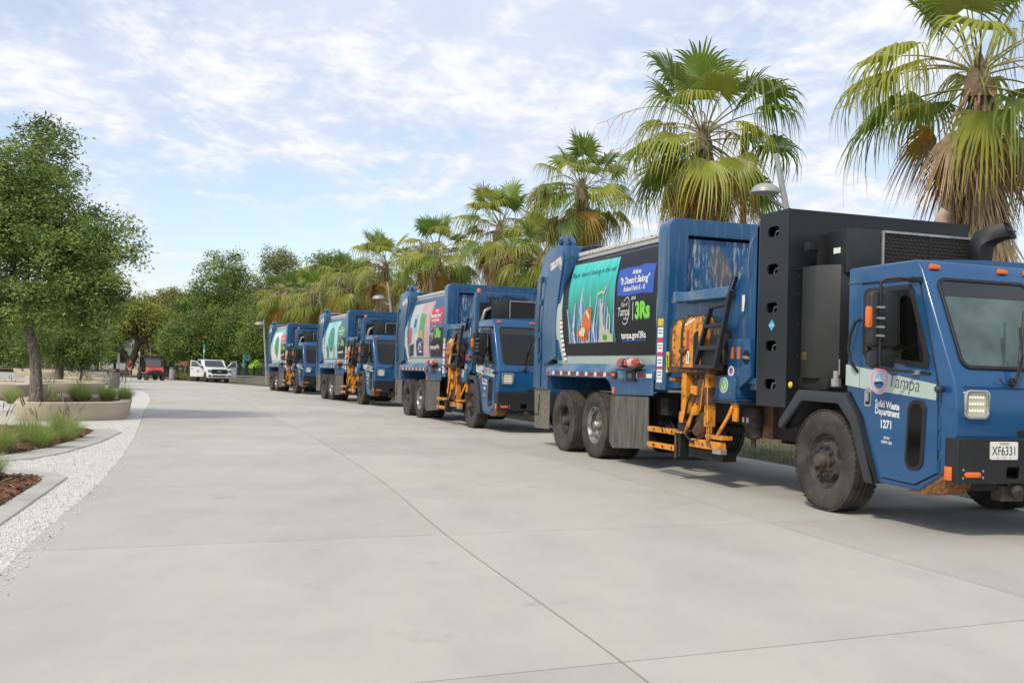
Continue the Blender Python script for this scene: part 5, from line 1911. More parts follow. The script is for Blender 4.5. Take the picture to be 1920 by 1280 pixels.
FR = {'up': [], 'mid': [], 'low': [], 'gold': [], 'dead': [], 'skirt': [], 'rust': []}
for k in range(3):
    FR['up'].append(frond_mesh(10 + k, 1.28 - .13 * k, 0.98, 0.93, 0.30 + .1 * k, PG[k % 2], 125, .35))
    FR['mid'].append(frond_mesh(20 + k, 0.66 - .20 * k, 1.05, 0.94, 0.85 + .1 * k, PG[(k + 1) % 2], 112, .30))
    FR['low'].append(frond_mesh(30 + k, 0.05 - .25 * k, 1.05, 0.95, 1.15, PG[(k != 1) * 1], 100, .20, ragged=.05))
    FR['gold'].append(frond_mesh(40 + k, -0.62 - .15 * k, 0.75, 0.95, 0.9, PG[2], 80, .10, ragged=.1))
    FR['rust'].append(frond_mesh(45 + k, -0.95 - .12 * k, 0.65, 0.95, 0.6, PG[4], 60, .10, ragged=.1))
    FR['dead'].append(frond_mesh(50 + k, -0.95 - .15 * k, 0.70, 0.90, 0.7, PG[3], 48, .1, PSTALKD, ragged=.3, nseg=26))
    FR['skirt'].append(frond_mesh(60 + k, -1.28 - .06 * k, 0.50, 0.95, 0.25, PG[3], 26, .08, PSTALKD, ragged=.25, nseg=22))


def stalk_mesh(seed):
    """arching old flower stalk with hanging threads"""
    rd = random.Random(seed)
    mb = MB()
    pts = []
    L = rd.uniform(1.5, 2.1)
    for t in np.linspace(0, 1, 9):
        pts.append(Vector((L * t * .95, .15 * math.sin(3 * t), 0.55 * L * t - .75 * L * t * t)))
    mb.tube(pts, [0.016 * (1 - .75 * t) for t in np.linspace(0, 1, 9)], PTHREAD, 5)
    for k in range(12):
        p = pts[3 + k % 6]
        dr = rd.uniform(.25, .7)
        dx, dy = rd.uniform(-.1, .35), rd.uniform(-.25, .25)
        mb.tube([p, p + Vector((dx * .6, dy * .6, -dr * .25)), p + Vector((dx, dy, -dr))], [.006, .005, .002], PTHREAD, 4)
    o = mb.build('flower_stalk', None, smooth=0.6, recalc=False)
    me = o.data
    bpy.data.objects.remove(o)
    return me


STK = [stalk_mesh(k) for k in range(3)]


def palm(x, y, zc, lab, seed, scale=1.0, skirt=1.0, nskirt=26, nlow=13, ngold=8):
    rd = random.Random(seed)
    z0 = g(y) - .05
    r = empty('fan_palm', (x, y, z0), 0, lab, 'palm tree', 'fan palms along the verge')
    hc = zc - z0
    b = MB()
    pts = [Vector((.10 * math.sin(t * 2 + seed), .08 * math.sin(t * 3), hc * t)) for t in np.linspace(0, .98, 12)]
    b.tube(pts, [0.21 - .07 * t + (.012 if i % 2 else 0) for i, t in enumerate(np.linspace(0, 1, 12))], PTRUNK, 12)
    b.build('trunk', r, smooth=0.9)

    def put(me, az, dz, sc_, tilt=0.0, nm='frond', roll=0.0, off=.02):
        o = bpy.data.objects.new(nm, me)
        col.objects.link(o)
        o.parent = r
        o.location = (off * math.cos(az), off * math.sin(az), hc + dz)
        o.rotation_euler = Euler((roll, tilt, az), 'XYZ')
        o.scale = (sc_, sc_, sc_)

    b = MB()
    b.lathe([(.001, .34), (.05, .30), (.10, .16), (.16, .02), (.19, -.14), (.20, -.35)], (0, 0, hc), (0, 0, 1), PTRUNK, 12)
    b.build('crown_heart', r, smooth=.9)
    ga = 2.39996
    a = rd.random() * 6.28
    for kind, n, dz0 in (('up', 8, .06), ('mid', 10, 0.0), ('low', nlow, -.12), ('gold', ngold, -.22), ('rust', 4, -.25), ('dead', 16, -.28)):
        for k in range(n):
            a += ga + rd.uniform(-.2, .2)
            kk = kind
            if kind == 'gold' and rd.random() < .45:
                kk = 'low'
            put(FR[kk][rd.randrange(3)], a, dz0 + rd.uniform(-.12, .10), scale * rd.uniform(.85, 1.12), rd.uniform(-.30, .30), roll=rd.uniform(-.35, .35), off=.08 if kind == 'dead' else .02)
    for k in range(nskirt):
        a += ga
        lev = k / nskirt
        put(FR['skirt'][rd.randrange(3)], a, -.30 - .95 * skirt * lev, scale * rd.uniform(.9, 1.15), rd.uniform(-.10, .08), roll=rd.uniform(-.25, .25), off=.12)
    for k in range(9):
        a += ga
        put(STK[k % 3], a, .02, scale * rd.uniform(.8, 1.15), rd.uniform(-.3, .1), 'flower_stalk')
    return r


PALMS = [
    (6.68, 15.0, 5.85, 1.08, 2.7, 'tall fan palm behind the nearest truck cab, with thick brown skirt, at the picture edge'),
    (4.18, 23.3, 6.75, 1.22, 0.8, 'largest whole fan palm, behind the nearest truck beside the grey street lamp'),
    (1.88, 29.8, 6.6, 1.0, 0.6, 'fan palm rising behind the rear end of the nearest truck'),
    (-0.56, 37.6, 6.45, 1.0, 1.9, 'fan palm with a broad grey brown skirt directly above the second truck roof'),
    (-3.33, 44.2, 6.2, 1.1, 1.0, 'fan palm left of the broad skirted one, above the tail of the second truck'),
    (-6.61, 53.0, 6.4, 1.15, 1.0, 'fan palm behind the third truck, left of the dome lamp beside its cab'),
    (-9.4, 59.4, 5.9, 1.15, 1.0, 'fan palm over the tail of the third truck'),
    (-12.9, 66.6, 5.7, 1.2, 1.0, 'fan palm over the roof of the farthest truck'),
    (-16.2, 73.5, 5.9, 1.25, 1.0, 'last fan palm of the row, next to the dense green trees'),
    (-4.2, 49.0, 5.3, 1.1, 1.0, 'lower fan palm squeezed between two taller ones behind the second truck tail'),
    (0.9, 35.5, 5.2, 1.0, 1.2, 'lower fan palm in the gap left of the nearest truck tail'),
]
for i, (x, y, zc, s_, sk, lab) in enumerate(PALMS):
    palm(x, y, zc, lab, 100 + i, s_, sk, 100 if i in (0, 3) else 36, *((6, 4) if i == 0 else (10, 9) if i in (1, 2, 3) else (8, 8)))
# weathered pole among the palms
b = MB()
b.tube([(5.55, 24.9, g(25) - .1), (5.50, 24.9, 3.2), (5.47, 24.9, 7.35)], [.095, .085, .075], mat('rusty_timber_pole', (.20, .105, .055), .9, var=.35, vscale=4), 10)
o = b.build('timber_pole', smooth=0.9)
tagit(o, 'bare rust brown pole standing beside the largest whole palm', 'pole')

# ------------------------------------------------------------------ leafy trees
BARKO = mat('oak_bark', (0.22, 0.19, 0.16), 0.95, var=.4, vscale=9, bump=1.0, bscale=26, bdist=.04, tint=(.07, .06, .05), tamt=.85, tscale=2.4, tlo=.48, thi=.58, tstretch=(9, 9, 1.6))
BARKD = mat('dark_bark', (0.075, 0.058, 0.045), 0.95, var=.3, vscale=4, bump=.6, bscale=12, bdist=.03)
LG = {
    'oak': [mat('oak_leaf_mid', (.175, .265, .05), .5, trans=.34, var=.2, vscale=1.2), mat('oak_leaf_light', (.36, .43, .115), .5, trans=.36), mat('oak_leaf_dark', (.055, .095, .02), .5, trans=.25)],
    'green': [mat('leaf_green_mid', (.15, .235, .045), .6, trans=.32, var=.35, vscale=.3), mat('leaf_green_light', (.29, .37, .075), .6, trans=.34), mat('leaf_green_dark', (.055, .098, .022), .6, trans=.25)],
    'olive': [mat('leaf_olive_mid', (0.263, 0.260, 0.083), .6, trans=.30, var=.25, vscale=.3), mat('leaf_olive_light', (0.400, 0.364, 0.110), .6, trans=.32), mat('leaf_olive_dark', (0.138, 0.143, 0.050), .6, trans=.25)],
    'yellow': [mat('leaf_yellow_mid', (0.250, 0.286, 0.055), .6, trans=.32, var=.25, vscale=.3), mat('leaf_yellow_light', (0.413, 0.429, 0.077), .6, trans=.32), mat('leaf_yellow_dark', (0.112, 0.143, 0.033), .6, trans=.25)],
    'grey': [mat('leaf_grey_mid', (0.213, 0.247, 0.099), .6, trans=.30, var=.25, vscale=.3), mat('leaf_grey_light', (0.362, 0.377, 0.165), .6, trans=.3), mat('leaf_grey_dark', (0.112, 0.143, 0.061), .6, trans=.25)],
}


def leaf_mesh(centres, per, spread, size, pal, seed, aspect=.42, name='crown', flat=.75):
    rg = np.random.default_rng(seed)
    C = np.repeat(np.array(centres), per, axis=0)
    n = len(C)
    P_ = C + rg.normal(0, 1, (n, 3)) * np.array([spread, spread, spread * flat])
    a = rg.normal(0, 1, (n, 3))
    a[:, 2] = a[:, 2] * .6 + .15
    a /= np.linalg.norm(a, axis=1)[:, None]
    q = rg.normal(0, 1, (n, 3))
    q[:, 2] *= .5
    w = np.cross(a, q)
    w /= np.linalg.norm(w, axis=1)[:, None] + 1e-9
    L = size * rg.uniform(.6, 1.25, n)[:, None]
    nrm = np.cross(a, w)
    v = np.stack([P_ - a * L * .5, P_ + w * L * aspect * .5 + nrm * L * .06, P_ + a * L * .5, P_ - w * L * aspect * .5 + nrm * L * .06], 1).reshape(-1, 3)
    me = bpy.data.meshes.new(name)
    me.vertices.add(n * 4)
    me.vertices.foreach_set('co', v.ravel().astype(np.float32))
    me.loops.add(n * 4)
    me.loops.foreach_set('vertex_index', np.arange(n * 4, dtype=np.int32))
    me.polygons.add(n)
    me.polygons.foreach_set('loop_start', np.arange(0, n * 4, 4, dtype=np.int32))
    me.polygons.foreach_set('loop_total', np.full(n, 4, dtype=np.int32))
    for m in pal:
        me.materials.append(m)
    cm = np.repeat(rg.choice(3, len(centres), p=[.55, .25, .2]), per)
    lm = rg.choice(3, n, p=[.5, .27, .23])
    me.polygons.foreach_set('material_index', np.where(rg.random(n) < .68, cm, lm).astype(np.int32))
    me.update(calc_edges=True)
    return me


def tree(name, x, y, label, blobs, pal, trunk_r, trunk_top, nclus, per, spread, size, seed, bark=BARKD, lean=(0, 0), group=None, cat='tree', zbase=None, limbs=9, shell=.55, aspect=.42, fork=None):
    """blobs: ellipsoids (dx, dy, z, rx, ry, rz) relative to the tree base"""
    rd = random.Random(seed)
    z0 = g(y) if zbase is None else zbase
    r = empty(name, (x, y, z0), 0, label, cat, group)
    cs = []
    vol = [b_[3] * b_[4] * b_[5] for b_ in blobs]
    while len(cs) < nclus:
        b_ = rd.choices(blobs, vol)[0]
        u = Vector((rd.gauss(0, 1), rd.gauss(0, 1), rd.gauss(0, 1))).normalized()
        k = shell + (1 - shell) * rd.random() ** .6 if rd.random() < .8 else rd.random()
        k *= rd.uniform(.70, 1.22)
        cs.append((b_[0] + u.x * b_[3] * k, b_[1] + u.y * b_[4] * k, b_[2] + u.z * b_[5] * k))
    b = MB()
    top = Vector((lean[0], lean[1], trunk_top))
    mid_ = Vector((lean[0] * .35 + .04, lean[1] * .35, trunk_top * .5))
    b.tube([(0, 0, -.15), (0.0, 0, .05), mid_, top], [trunk_r * 1.35, trunk_r * 1.1, trunk_r * .92, trunk_r * .8], bark, 12)
    b.build('trunk', r, smooth=0.9)
    b = MB()
    tg_ = rd.sample(cs, min(limbs, len(cs)))
    for c in tg_:
        c = Vector(c)
        m_ = top.lerp(c, .5) + Vector((rd.uniform(-.1, .1), rd.uniform(-.1, .1), -.06)) * (c - top).length
        b.tube([top - (top - mid_) * rd.uniform(0, .3), top.lerp(m_, .6), m_, c], [trunk_r * .5, trunk_r * .38, trunk_r * .22, trunk_r * .05], bark, 6)
        for _ in range(3):
            c2 = Vector(rd.choice(cs))
            if (c2 - m_).length < (c - top).length * .9:
                b.tube([m_, m_.lerp(c2, .5) + Vector((0, 0, .05 * (c2 - m_).length)), c2], [trunk_r * .18, trunk_r * .11, trunk_r * .03], bark, 5)
    b.build('branch', r, smooth=0.9, recalc=False)
    me = leaf_mesh(cs, per, spread, size, LG[pal], seed, aspect)
    o = bpy.data.objects.new('crown', me)
    col.objects.link(o)
    o.parent = r
    return r


# the oak in the nearest planter; crown reaches out of the frame on the left
tree('oak_tree', -10.35, 22.7, 'largest oak tree in the nearest sand coloured planter, its crown cut by the picture edge',
     [(-.9, .2, 4.0, 2.1, 1.9, 1.2), (.75, .2, 3.35, 1.4, 1.5, 1.0), (-.35, 0, 5.15, 1.1, 1.2, .9), (-2.6, .4, 4.6, 1.6, 1.6, 1.2), (.45, 0, 2.3, 1.4, 1.3, .75), (-1.4, .3, 2.15, 1.5, 1.4, .75), (.15, 0, 6.0, .40, .45, .55), (1.0, 0, 2.15, .9, 1.0, .45), (1.15, 0, 2.8, .85, 1.0, .6)],
     'oak', .125, 2.0, 1200, 85, .135, .100, 5, BARKO, (-.40, .1), zbase=g(22.7) + .26, limbs=30, shell=.35, aspect=.36)

# ------------------------------------------------------------------ clumps of fountain grass
GB = [mat('grass_blade_green', (.22, .32, .065), .6, trans=.5, rand=.12), mat('grass_blade_light', (.40, .46, .14), .6, trans=.35, rand=.12), mat('grass_blade_straw', (.50, .42, .22), .75, trans=.25)]
SPIKE = mat('seed_spike', (.19, .13, .11), .85)


def tuft_mesh(seed, n=420, straw=.22, spikes=9):
    rd = random.Random(seed)
    vs, fs, ms = [], [], []
    for _ in range(n):
        a = rd.random() * 6.283
        rb = .10 * rd.random() ** .5
        bx, by = rb * math.cos(a), rb * math.sin(a)
        a2 = a + rd.uniform(-.7, .7)
        L = rd.uniform(.35, .62)
        out = rd.random() ** .8 * .75 + .08
        k = 2 if rd.random() < straw else (0 if rd.random() < .6 else 1)
        if k == 2:
            L *= .75
            out += .2
        w = rd.uniform(.0022, .0042)
        wx, wy = -math.sin(a2) * w, math.cos(a2) * w
        b0 = len(vs)
        for i, t in enumerate((0, .35, .7, 1.0)):
            r_ = out * L * (t * .55 + t * t * .55)
            z = L * (t * (1.0 - .25 * out) - .42 * out * t ** 2.4)
            x, y = bx + r_ * math.cos(a2), by + r_ * math.sin(a2)
            ww = 1 - t * .9
            vs += [(x - wx * ww, y - wy * ww, z), (x + wx * ww, y + wy * ww, z)]
        for i in range(3):
            fs.append((b0 + 2 * i, b0 + 2 * i + 1, b0 + 2 * i + 3, b0 + 2 * i + 2))
            ms.append(k)
    for _ in range(spikes):
        a = rd.random() * 6.283
        L = rd.uniform(.6, .78)
        out = rd.uniform(.15, .5)
        for part_ in range(2):
            b0 = len(vs)
            w = .0016 if part_ == 0 else .008
            t0, t1 = (0, .82) if part_ == 0 else (.82, 1.0)
            for t in (t0, (t0 + t1) / 2, t1):
                r_ = out * L * t * t
                ww = w * (1 if t < 1 else .3)
                vs += [(r_ * math.cos(a) - math.sin(a) * ww, r_ * math.sin(a) + math.cos(a) * ww, L * t), (r_ * math.cos(a) + math.sin(a) * ww, r_ * math.sin(a) - math.cos(a) * ww, L * t)]
            for i in range(2):
                fs.append((b0 + 2 * i, b0 + 2 * i + 1, b0 + 2 * i + 3, b0 + 2 * i + 2))
                ms.append(2 if part_ == 0 else 3)
    me = bpy.data.meshes.new('grass_clump')
    me.from_pydata(vs, [], fs)
    for m in GB + [SPIKE]:
        me.materials.append(m)
    me.polygons.foreach_set('material_index', ms)
    return me


TM = [tuft_mesh(1, 900), tuft_mesh(2, 800, .12), tuft_mesh(3, 620, .45, 14)]
TUFTS = [
    (-7.25, 15.7, 0, 1.06, 0, 'tall green grass clump with thin purple seed spikes in the second bed, left one'),
    (-6.95, 16.3, 0, 0.74, 2, 'strawy small grass clump low between the two tall clumps of the second bed'),
    (-7.72, 17.9, 0, 1.0, 1, 'broad bright green grass clump near the kerb tip in front of the planter wall'),
    (-6.85, 14.0, 0, 0.95, 0, 'grass clump cut by the left picture edge in the second bed'),
    (-5.50, 11.0, 0, 0.8, 0, 'wispy grass clump at the left picture edge in the nearest bed'),
    (-6.75, 15.0, 0, 0.85, 1, 'low green clump in front of the tall left clump of the second bed'),
    (-7.15, 17.0, 0, 0.8, 0, 'feathery clump between the two tall clumps of the second bed'),
    (-9.9, 22.4, .32, 0.55, 2, 'short straw clump at the front rim inside the nearest planter'),
    (-9.15, 24.6, .32, 0.9, 1, 'rear green clump at the back corner inside the nearest planter'),
    (-10.05, 24.1, .32, 1.05, 1, 'wide green grass clump inside the nearest planter, between oak trunk and planter corner'),
    (-9.70, 23.6, .32, 0.80, 0, 'smaller green clump leaning beside the wide clump inside the nearest planter'),
    (-9.28, 23.9, .32, 1.02, 0, 'pale green grass clump at the right corner inside the nearest planter'),
    (-10.6, 23.9, .32, 0.75, 2, 'straw coloured clump just right of the oak trunk base'),
    (-13.9, 28.9, 0, 1.05, 1, 'dark green grass clump at the left edge behind the planter with the oak'),
    (-13.3, 32.0, 0, 0.95, 2, 'dry brown grass clump just left of the oak trunk'),
    (-15.8, 39.2, 0, 1.1, 1, 'bright clump left of the litter bin, in the strip behind the nearest planter'),
    (-17.1, 41.6, 0, 1.2, 0, 'tall clump left of the litter bin, farther row'),
    (-18.7, 46.0, 0, 1.2, 1, 'light green clump among the row before the far low wall'),
    (-19.3, 47.2, 0, 1.1, 0, 'clump at the foot of the young staked tree near the litter bin'),
    (-14.0, 37.5, 0, 0.9, 2, 'orange brown dry clump in the mulch before the litter bin'),
    (-20.0, 45.5, 0, 1.2, 2, 'straw clump at the foot of the middle grey trunk'),
    (-22.8, 50.0, 0, 1.3, 0, 'far green clump between two low walls'),
    (-23.9, 53.5, 0, 1.4, 2, 'pale round grass clump in front of the sandy block at far left'),
    (-12.9, 33.5, 0, 0.85, 0, 'green clump in line right of the oak trunk, behind its planter'),
]
for x, y, dz, s_, k, lab in TUFTS:
    o = bpy.data.objects.new('grass_clump', TM[k])
    col.objects.link(o)
    o.location = (x, y, g(y) + dz)
    o.rotation_euler = (0, 0, rng.random() * 6.28)
    o.scale = (s_ * 1.05, s_ * 1.05, s_)
    tagit(o, lab, 'grass clump', 'grass clumps in the planting')

# mulch strips and paved bits behind the first planter
sheet('mulch_ground', smooth_loop([(-14.5, 30), (-13.2, 32), (-14.5, 37.5), (-17.4, 45.5), (-20, 48), (-24, 47), (-20, 38)], 3), -0.008, MULCH)
sheet('mulch_ground', smooth_loop([(-11.5, 18.9), (-10.2, 19.2), (-10.7, 20.6), (-11.3, 21.0), (-16, 20.5), (-16, 18.9)], 3), -0.008, MULCH)
sheet('footpath', [(-30, 24.6), (-11.3, 27.4), (-11.0, 28.9), (-30, 27.5)], -0.010, KERBC)

for out_, h_, lab in (
    ([(-17.6, 32.2), (-15.75, 32.6), (-15.45, 33.2), (-15.9, 35.6), (-19, 36.5), (-20.5, 33)], .42, 'sand coloured low wall at the left edge, partly behind the oak trunk'),
    ([(-22.5, 37.5), (-18.6, 38.8), (-18.3, 39.6), (-19.0, 41.0), (-23.0, 40.5)], .42, 'long pale wall left of the oak trunk, second behind the nearest planter'),
    ([(-17.3, 37.2), (-15.75, 37.9), (-15.5, 38.6), (-15.9, 40.6), (-17.6, 40.6), (-17.9, 38.6)], .42, 'sandy planter wall right of the oak trunk, behind the thin staked sapling'),
    ([(-19.3, 43.0), (-17.6, 43.6), (-17.5, 44.4), (-18.2, 45.6), (-20.2, 45.2)], .40, 'low planter wall with a notch beside the grey middle trunk'),
    ([(-23.4, 50.3), (-20.6, 51.6), (-20.5, 52.4), (-21.4, 54.0), (-24.2, 53.2)], .40, 'narrow sandy wall far behind the sapling'),
    ([(-28.8, 63.0), (-25.6, 64.6), (-25.5, 65.6), (-26.7, 67.5), (-30.0, 66.2)], .60, 'grey shaded wall left of the litter bin, far end'),
    ([(-24.6, 52.8), (-23.6, 53.0), (-23.3, 53.6), (-23.6, 54.8), (-24.8, 54.6)], .62, 'small sandy block with a round clump in front at far left'),
    ([(-36.5, 76.5), (-32.6, 77.2), (-32.2, 78.0), (-33, 79.5), (-37, 79.0)], .62, 'dark topped wall at far left below the green scooters')):
    planter('planter', smooth_loop(out_, 3), h_, .28, lab, .08)

# ------------------------------------------------------------------ trees and shrubs of the middle ground and distance
tree('young_tree', -16.0, 34.4, 'thin staked sapling standing behind the oak planter', [(.25, 0, 1.9, .75, .7, .55), (-.1, 0, 1.45, .5, .5, .4)], 'green', .035, 1.3, 70, 60, .14, .10, 21, BARKD, (.2, 0), limbs=8)
tree('young_tree', -20.1, 46.0, 'grey trunked young tree in the middle of the planting', [(0, 0, 2.3, 1.45, 1.4, 1.0), (.5, 0, 1.5, 1.0, .9, .6), (-.9, 0, 2.9, 1.0, 1, .7)], 'green', .20, 1.5, 150, 80, .22, .13, 22, BARKO, (.05, 0), limbs=12)
tree('young_tree', -19.2, 46.2, 'slim trunked young tree left of the litter bin', [(.1, 0, 2.2, 1.2, 1.1, .95), (0, 0, 1.4, .9, .9, .5)], 'green', .06, 1.4, 120, 80, .2, .12, 23, BARKO, (.05, 0), limbs=10)
tree('shade_tree', -29.4, 68.6, 'stout pale trunk shade tree farther behind the young trees', [(0, 0, 3.6, 2.7, 2.4, 1.5), (1.3, 0, 2.3, 1.7, 1.6, .8), (-1.6, 0, 4.6, 1.8, 1.8, 1.2)], 'green', .36, 2.2, 200, 100, .35, .19, 24, BARKO, (-.05, 0), limbs=14)
tree('dark_conifer', -48.3, 126, 'small dark conical tree before the picket fence', [(0, 0, 2.4, 1.25, 1.2, 1.1), (0, 0, 3.4, .8, .8, .9)], 'green', .12, 1.6, 60, 90, .3, .25, 25, limbs=5)

FAR = [
    (-28.4, 101, 'tallest dense green tree left of the palm row', [(0.2, 0, 9.2, 2.9, 2.8, 3.3), (-1.4, 0, 6.6, 3.4, 3, 2.6), (1.4, 0, 6.0, 3.4, 3, 2.8)], 'green', 260, .34),
    (-30.0, 98, 'rounded green tree behind the ornamental grass and the red buggy', [(0, 0, 3.9, 2.9, 3, 2.4), (1.6, 0, 5.0, 2.4, 2.2, 2.0), (-1.5, 0, 3.3, 1.6, 2, 1.4)], 'green', 240, .30),
    (-24.6, 97, 'wide green tree above the white pickup', [(0, 0, 4.8, 3.3, 3, 2.9), (1.5, 0, 6.2, 2.5, 2.5, 2.3), (-2.2, 0, 3.2, 2.2, 2.2, 1.8)], 'green', 260, .30),
    (-21.0, 90.5, 'dark trunked green tree just left of the farthest truck', [(0, 0, 4.4, 2.4, 2.3, 2.0), (-1.4, 0, 3.4, 1.8, 1.8, 1.4), (1.5, 0, 3.6, 1.7, 1.8, 1.7)], 'green', 220, .26),
    (-25.8, 113, 'airy grey green tree rising highest behind the first palms', [(0, 0, 12.3, 2.3, 2.3, 2.4), (-1.2, 0, 9.2, 2.4, 2.4, 2.0), (1.4, 0, 8.4, 2.6, 2.4, 2.4)], 'grey', 120, .34),
    (-22.3, 110, 'thin grey green tree right of the highest airy tree', [(0, 0, 9.6, 2.6, 2.6, 2.3), (1.3, 0, 7.5, 2.6, 2.6, 2.2)], 'grey', 130, .34),
    (-18.5, 105, 'round dark green tree top above the palm row', [(0, 0, 11.0, 2.7, 2.6, 2.2), (.4, 0, 8.0, 3.0, 2.8, 2.4)], 'green', 190, .34),
    (-14.0, 100, 'grey green tree behind the fourth and fifth palms from the left', [(0, 0, 9.4, 2.6, 2.4, 2.1), (0.3, 0, 6.6, 3.2, 2.8, 2.2)], 'grey', 150, .34),
    (-9.0, 92, 'low green tree filling the gap behind the middle palms', [(0, 0, 6.3, 3.0, 2.6, 2.2), (1.5, 0, 4.3, 3.0, 2.6, 2.0)], 'green', 170, .30),
    (-48.5, 136, 'tall olive brown tree left of the dense green trees', [(0, 0, 7.4, 3.6, 3, 2.7), (2.4, 0, 8.3, 2.2, 2, 2.2), (-2.5, 0, 6.0, 2.6, 2.4, 2.4)], 'olive', 190, .42),
    (-42.3, 129, 'olive tree with thin crown behind the dark floodlight pole', [(0, 0, 7.2, 2.9, 2.8, 2.6), (.8, 0, 9.0, 1.8, 1.8, 1.5), (-1.5, 0, 4.4, 2.6, 2.4, 2.2)], 'olive', 170, .40),
    (-36.2, 124, 'olive green tree between floodlight pole and dense trees', [(0, 0, 6.7, 2.7, 2.8, 2.4), (.8, 0, 4.4, 2.6, 2.6, 2.0)], 'olive', 170, .38),
    (-34.6, 114, 'mid height olive tree left of the tallest dense green tree', [(0, 0, 6.6, 2.4, 2.4, 2.4), (-.8, 0, 4.6, 2.4, 2.4, 2.0)], 'olive', 150, .36),
    (-55, 116, 'bushy green tree behind the scooters at far left', [(0, 0, 3.2, 4.2, 3, 2.4), (-3.5, 0, 4.2, 3, 3, 2.2)], 'green', 230, .34),
    (-62.5, 122, 'leftmost background tree at the picture edge', [(0, 0, 3.6, 4.2, 3, 2.9)], 'green', 190, .34),
    (-52.0, 130, 'yellowish tree behind the young trees, left of the great oak', [(0, 0, 5.0, 3.4, 3, 2.3), (-2.0, 0, 3.9, 2.6, 2.4, 1.6)], 'yellow', 190, .36),
    (0.8, 60, 'green tree seen in the gap before the nearest truck tail', [(0, 0, 5.2, 1.7, 1.7, 1.4), (1.3, 0, 4.0, 1.9, 1.8, 1.6), (-1.4, 0, 3.9, 1.6, 1.6, 1.4)], 'green', 190, .20),
    (3.6, 62, 'tree right beside the one in the gap, mostly behind the nearest truck', [(0, 0, 4.3, 2.2, 2, 1.8)], 'green', 130, .22),
    (15.2, 30.5, 'green tree at the right picture edge behind the air intake', [(0, 0, 3.9, 1.5, 1.5, 1.15), (.9, 0, 3.0, 1.4, 1.4, 1.2)], 'green', 150, .13),
]
for i, (x, y, lab, blobs, pal, nc, lf) in enumerate(FAR):
    th_ = max(b_[2] + b_[5] for b_ in blobs)
    lo_ = min(b_[2] - b_[5] * .6 for b_ in blobs)
    tree('tree', x, y, lab, blobs, pal, .10 + .02 * th_, max(1.0, lo_ + .4), int(nc * 2.0), 95, .36 if lf > .25 else .24, lf * .62, 300 + i, group='background trees', limbs=10, shell=.45, aspect=.55)

# the great live oak: heavy forked trunk and spreading limbs
gx, gy = -43.6, 118.0
r = empty('live_oak', (gx, gy, g(gy)), 0, 'great live oak with a heavy dark forked trunk and yellow green crown', 'tree')
b = MB()
b.tube([(0, 0, -.2), (0.05, 0, .2), (.25, 0, 1.4), (.75, 0, 2.4)], [.62, .50, .46, .44], BARKD, 12)
b.build('trunk', r, smooth=.9)
for pts, rs in (([(.55, 0, 2.1), (1.15, 0, 3.6), (2.6, .1, 4.9), (3.9, .2, 5.7)], [.40, .33, .24, .10]), ([(.5, 0, 2.0), (.9, 0, 3.6), (.7, 0, 5.0), (.2, .1, 6.4)], [.36, .30, .22, .08]),
                ([(.2, 0, 1.4), (-.8, 0, 2.6), (-2.4, -.1, 3.2), (-4.0, 0, 3.9)], [.30, .26, .20, .08]), ([(.8, 0, 4.4), (-.6, 0, 5.0), (-2.4, 0, 5.2)], [.22, .18, .06]), ([(1.5, 0, 3.9), (2.4, 0, 3.9), (3.6, 0, 3.7)], [.22, .18, .07])):
    b = MB()
    b.tube([tuple(p) for p in catmull(pts, 4)], list(np.interp(np.linspace(0, len(rs) - 1, (len(pts) - 1) * 4 + 1), range(len(rs)), rs)), BARKD, 8)
    b.build('limb', r, smooth=.9)
rd = random.Random(5)
cs = []
while len(cs) < 250:
    bl = rd.choice([(1.5, 6.6, 4.0, 1.6), (-2.2, 5.2, 3.2, 1.4), (3.6, 5.8, 2.6, 1.5), (0, 7.4, 2.6, 1.0), (-4.2, 3.9, 1.8, 1.0), (4.4, 4.0, 1.5, .9)])
    u = Vector((rd.gauss(0, 1), rd.gauss(0, 1), rd.gauss(0, 1))).normalized() * rd.uniform(.4, 1.05)
    cs.append((bl[0] + u.x * bl[2], u.y * bl[2] * .9, bl[1] + u.z * bl[3]))
me = leaf_mesh(cs, 90, .5, .34, LG['yellow'], 77, .5)
o = bpy.data.objects.new('crown', me)
col.objects.link(o)
o.parent = r

# unbroken far-off wood closing the horizon
cs = []
rd = random.Random(9)
for k in range(900):
    x = rd.uniform(-210, 190)
    y = 165 + 12 * math.sin(x * .05) + rd.uniform(-6, 6)
    h = 5.0 + 1.6 * math.sin(x * .13) + 1.2 * math.sin(x * .31 + 1)
    cs.append((x, y, -.7 + h * rd.random() ** .8))
me = leaf_mesh(cs, 60, 1.3, 1.0, LG['green'], 79, .6, 'far_wood')
o = bpy.data.objects.new('far_wood', me)
col.objects.link(o)
tagit(o, 'continuous far off wood along the horizon', 'woodland', kind='stuff')

# ------------------------------------------------------------------ street lamps, bins, posts
LAMPG = mat('lamp_grey_paint', (.36, .37, .36), .45, metal=.2, var=.08)
LAMPU = mat('lamp_underside', (.55, .55, .52), .5)


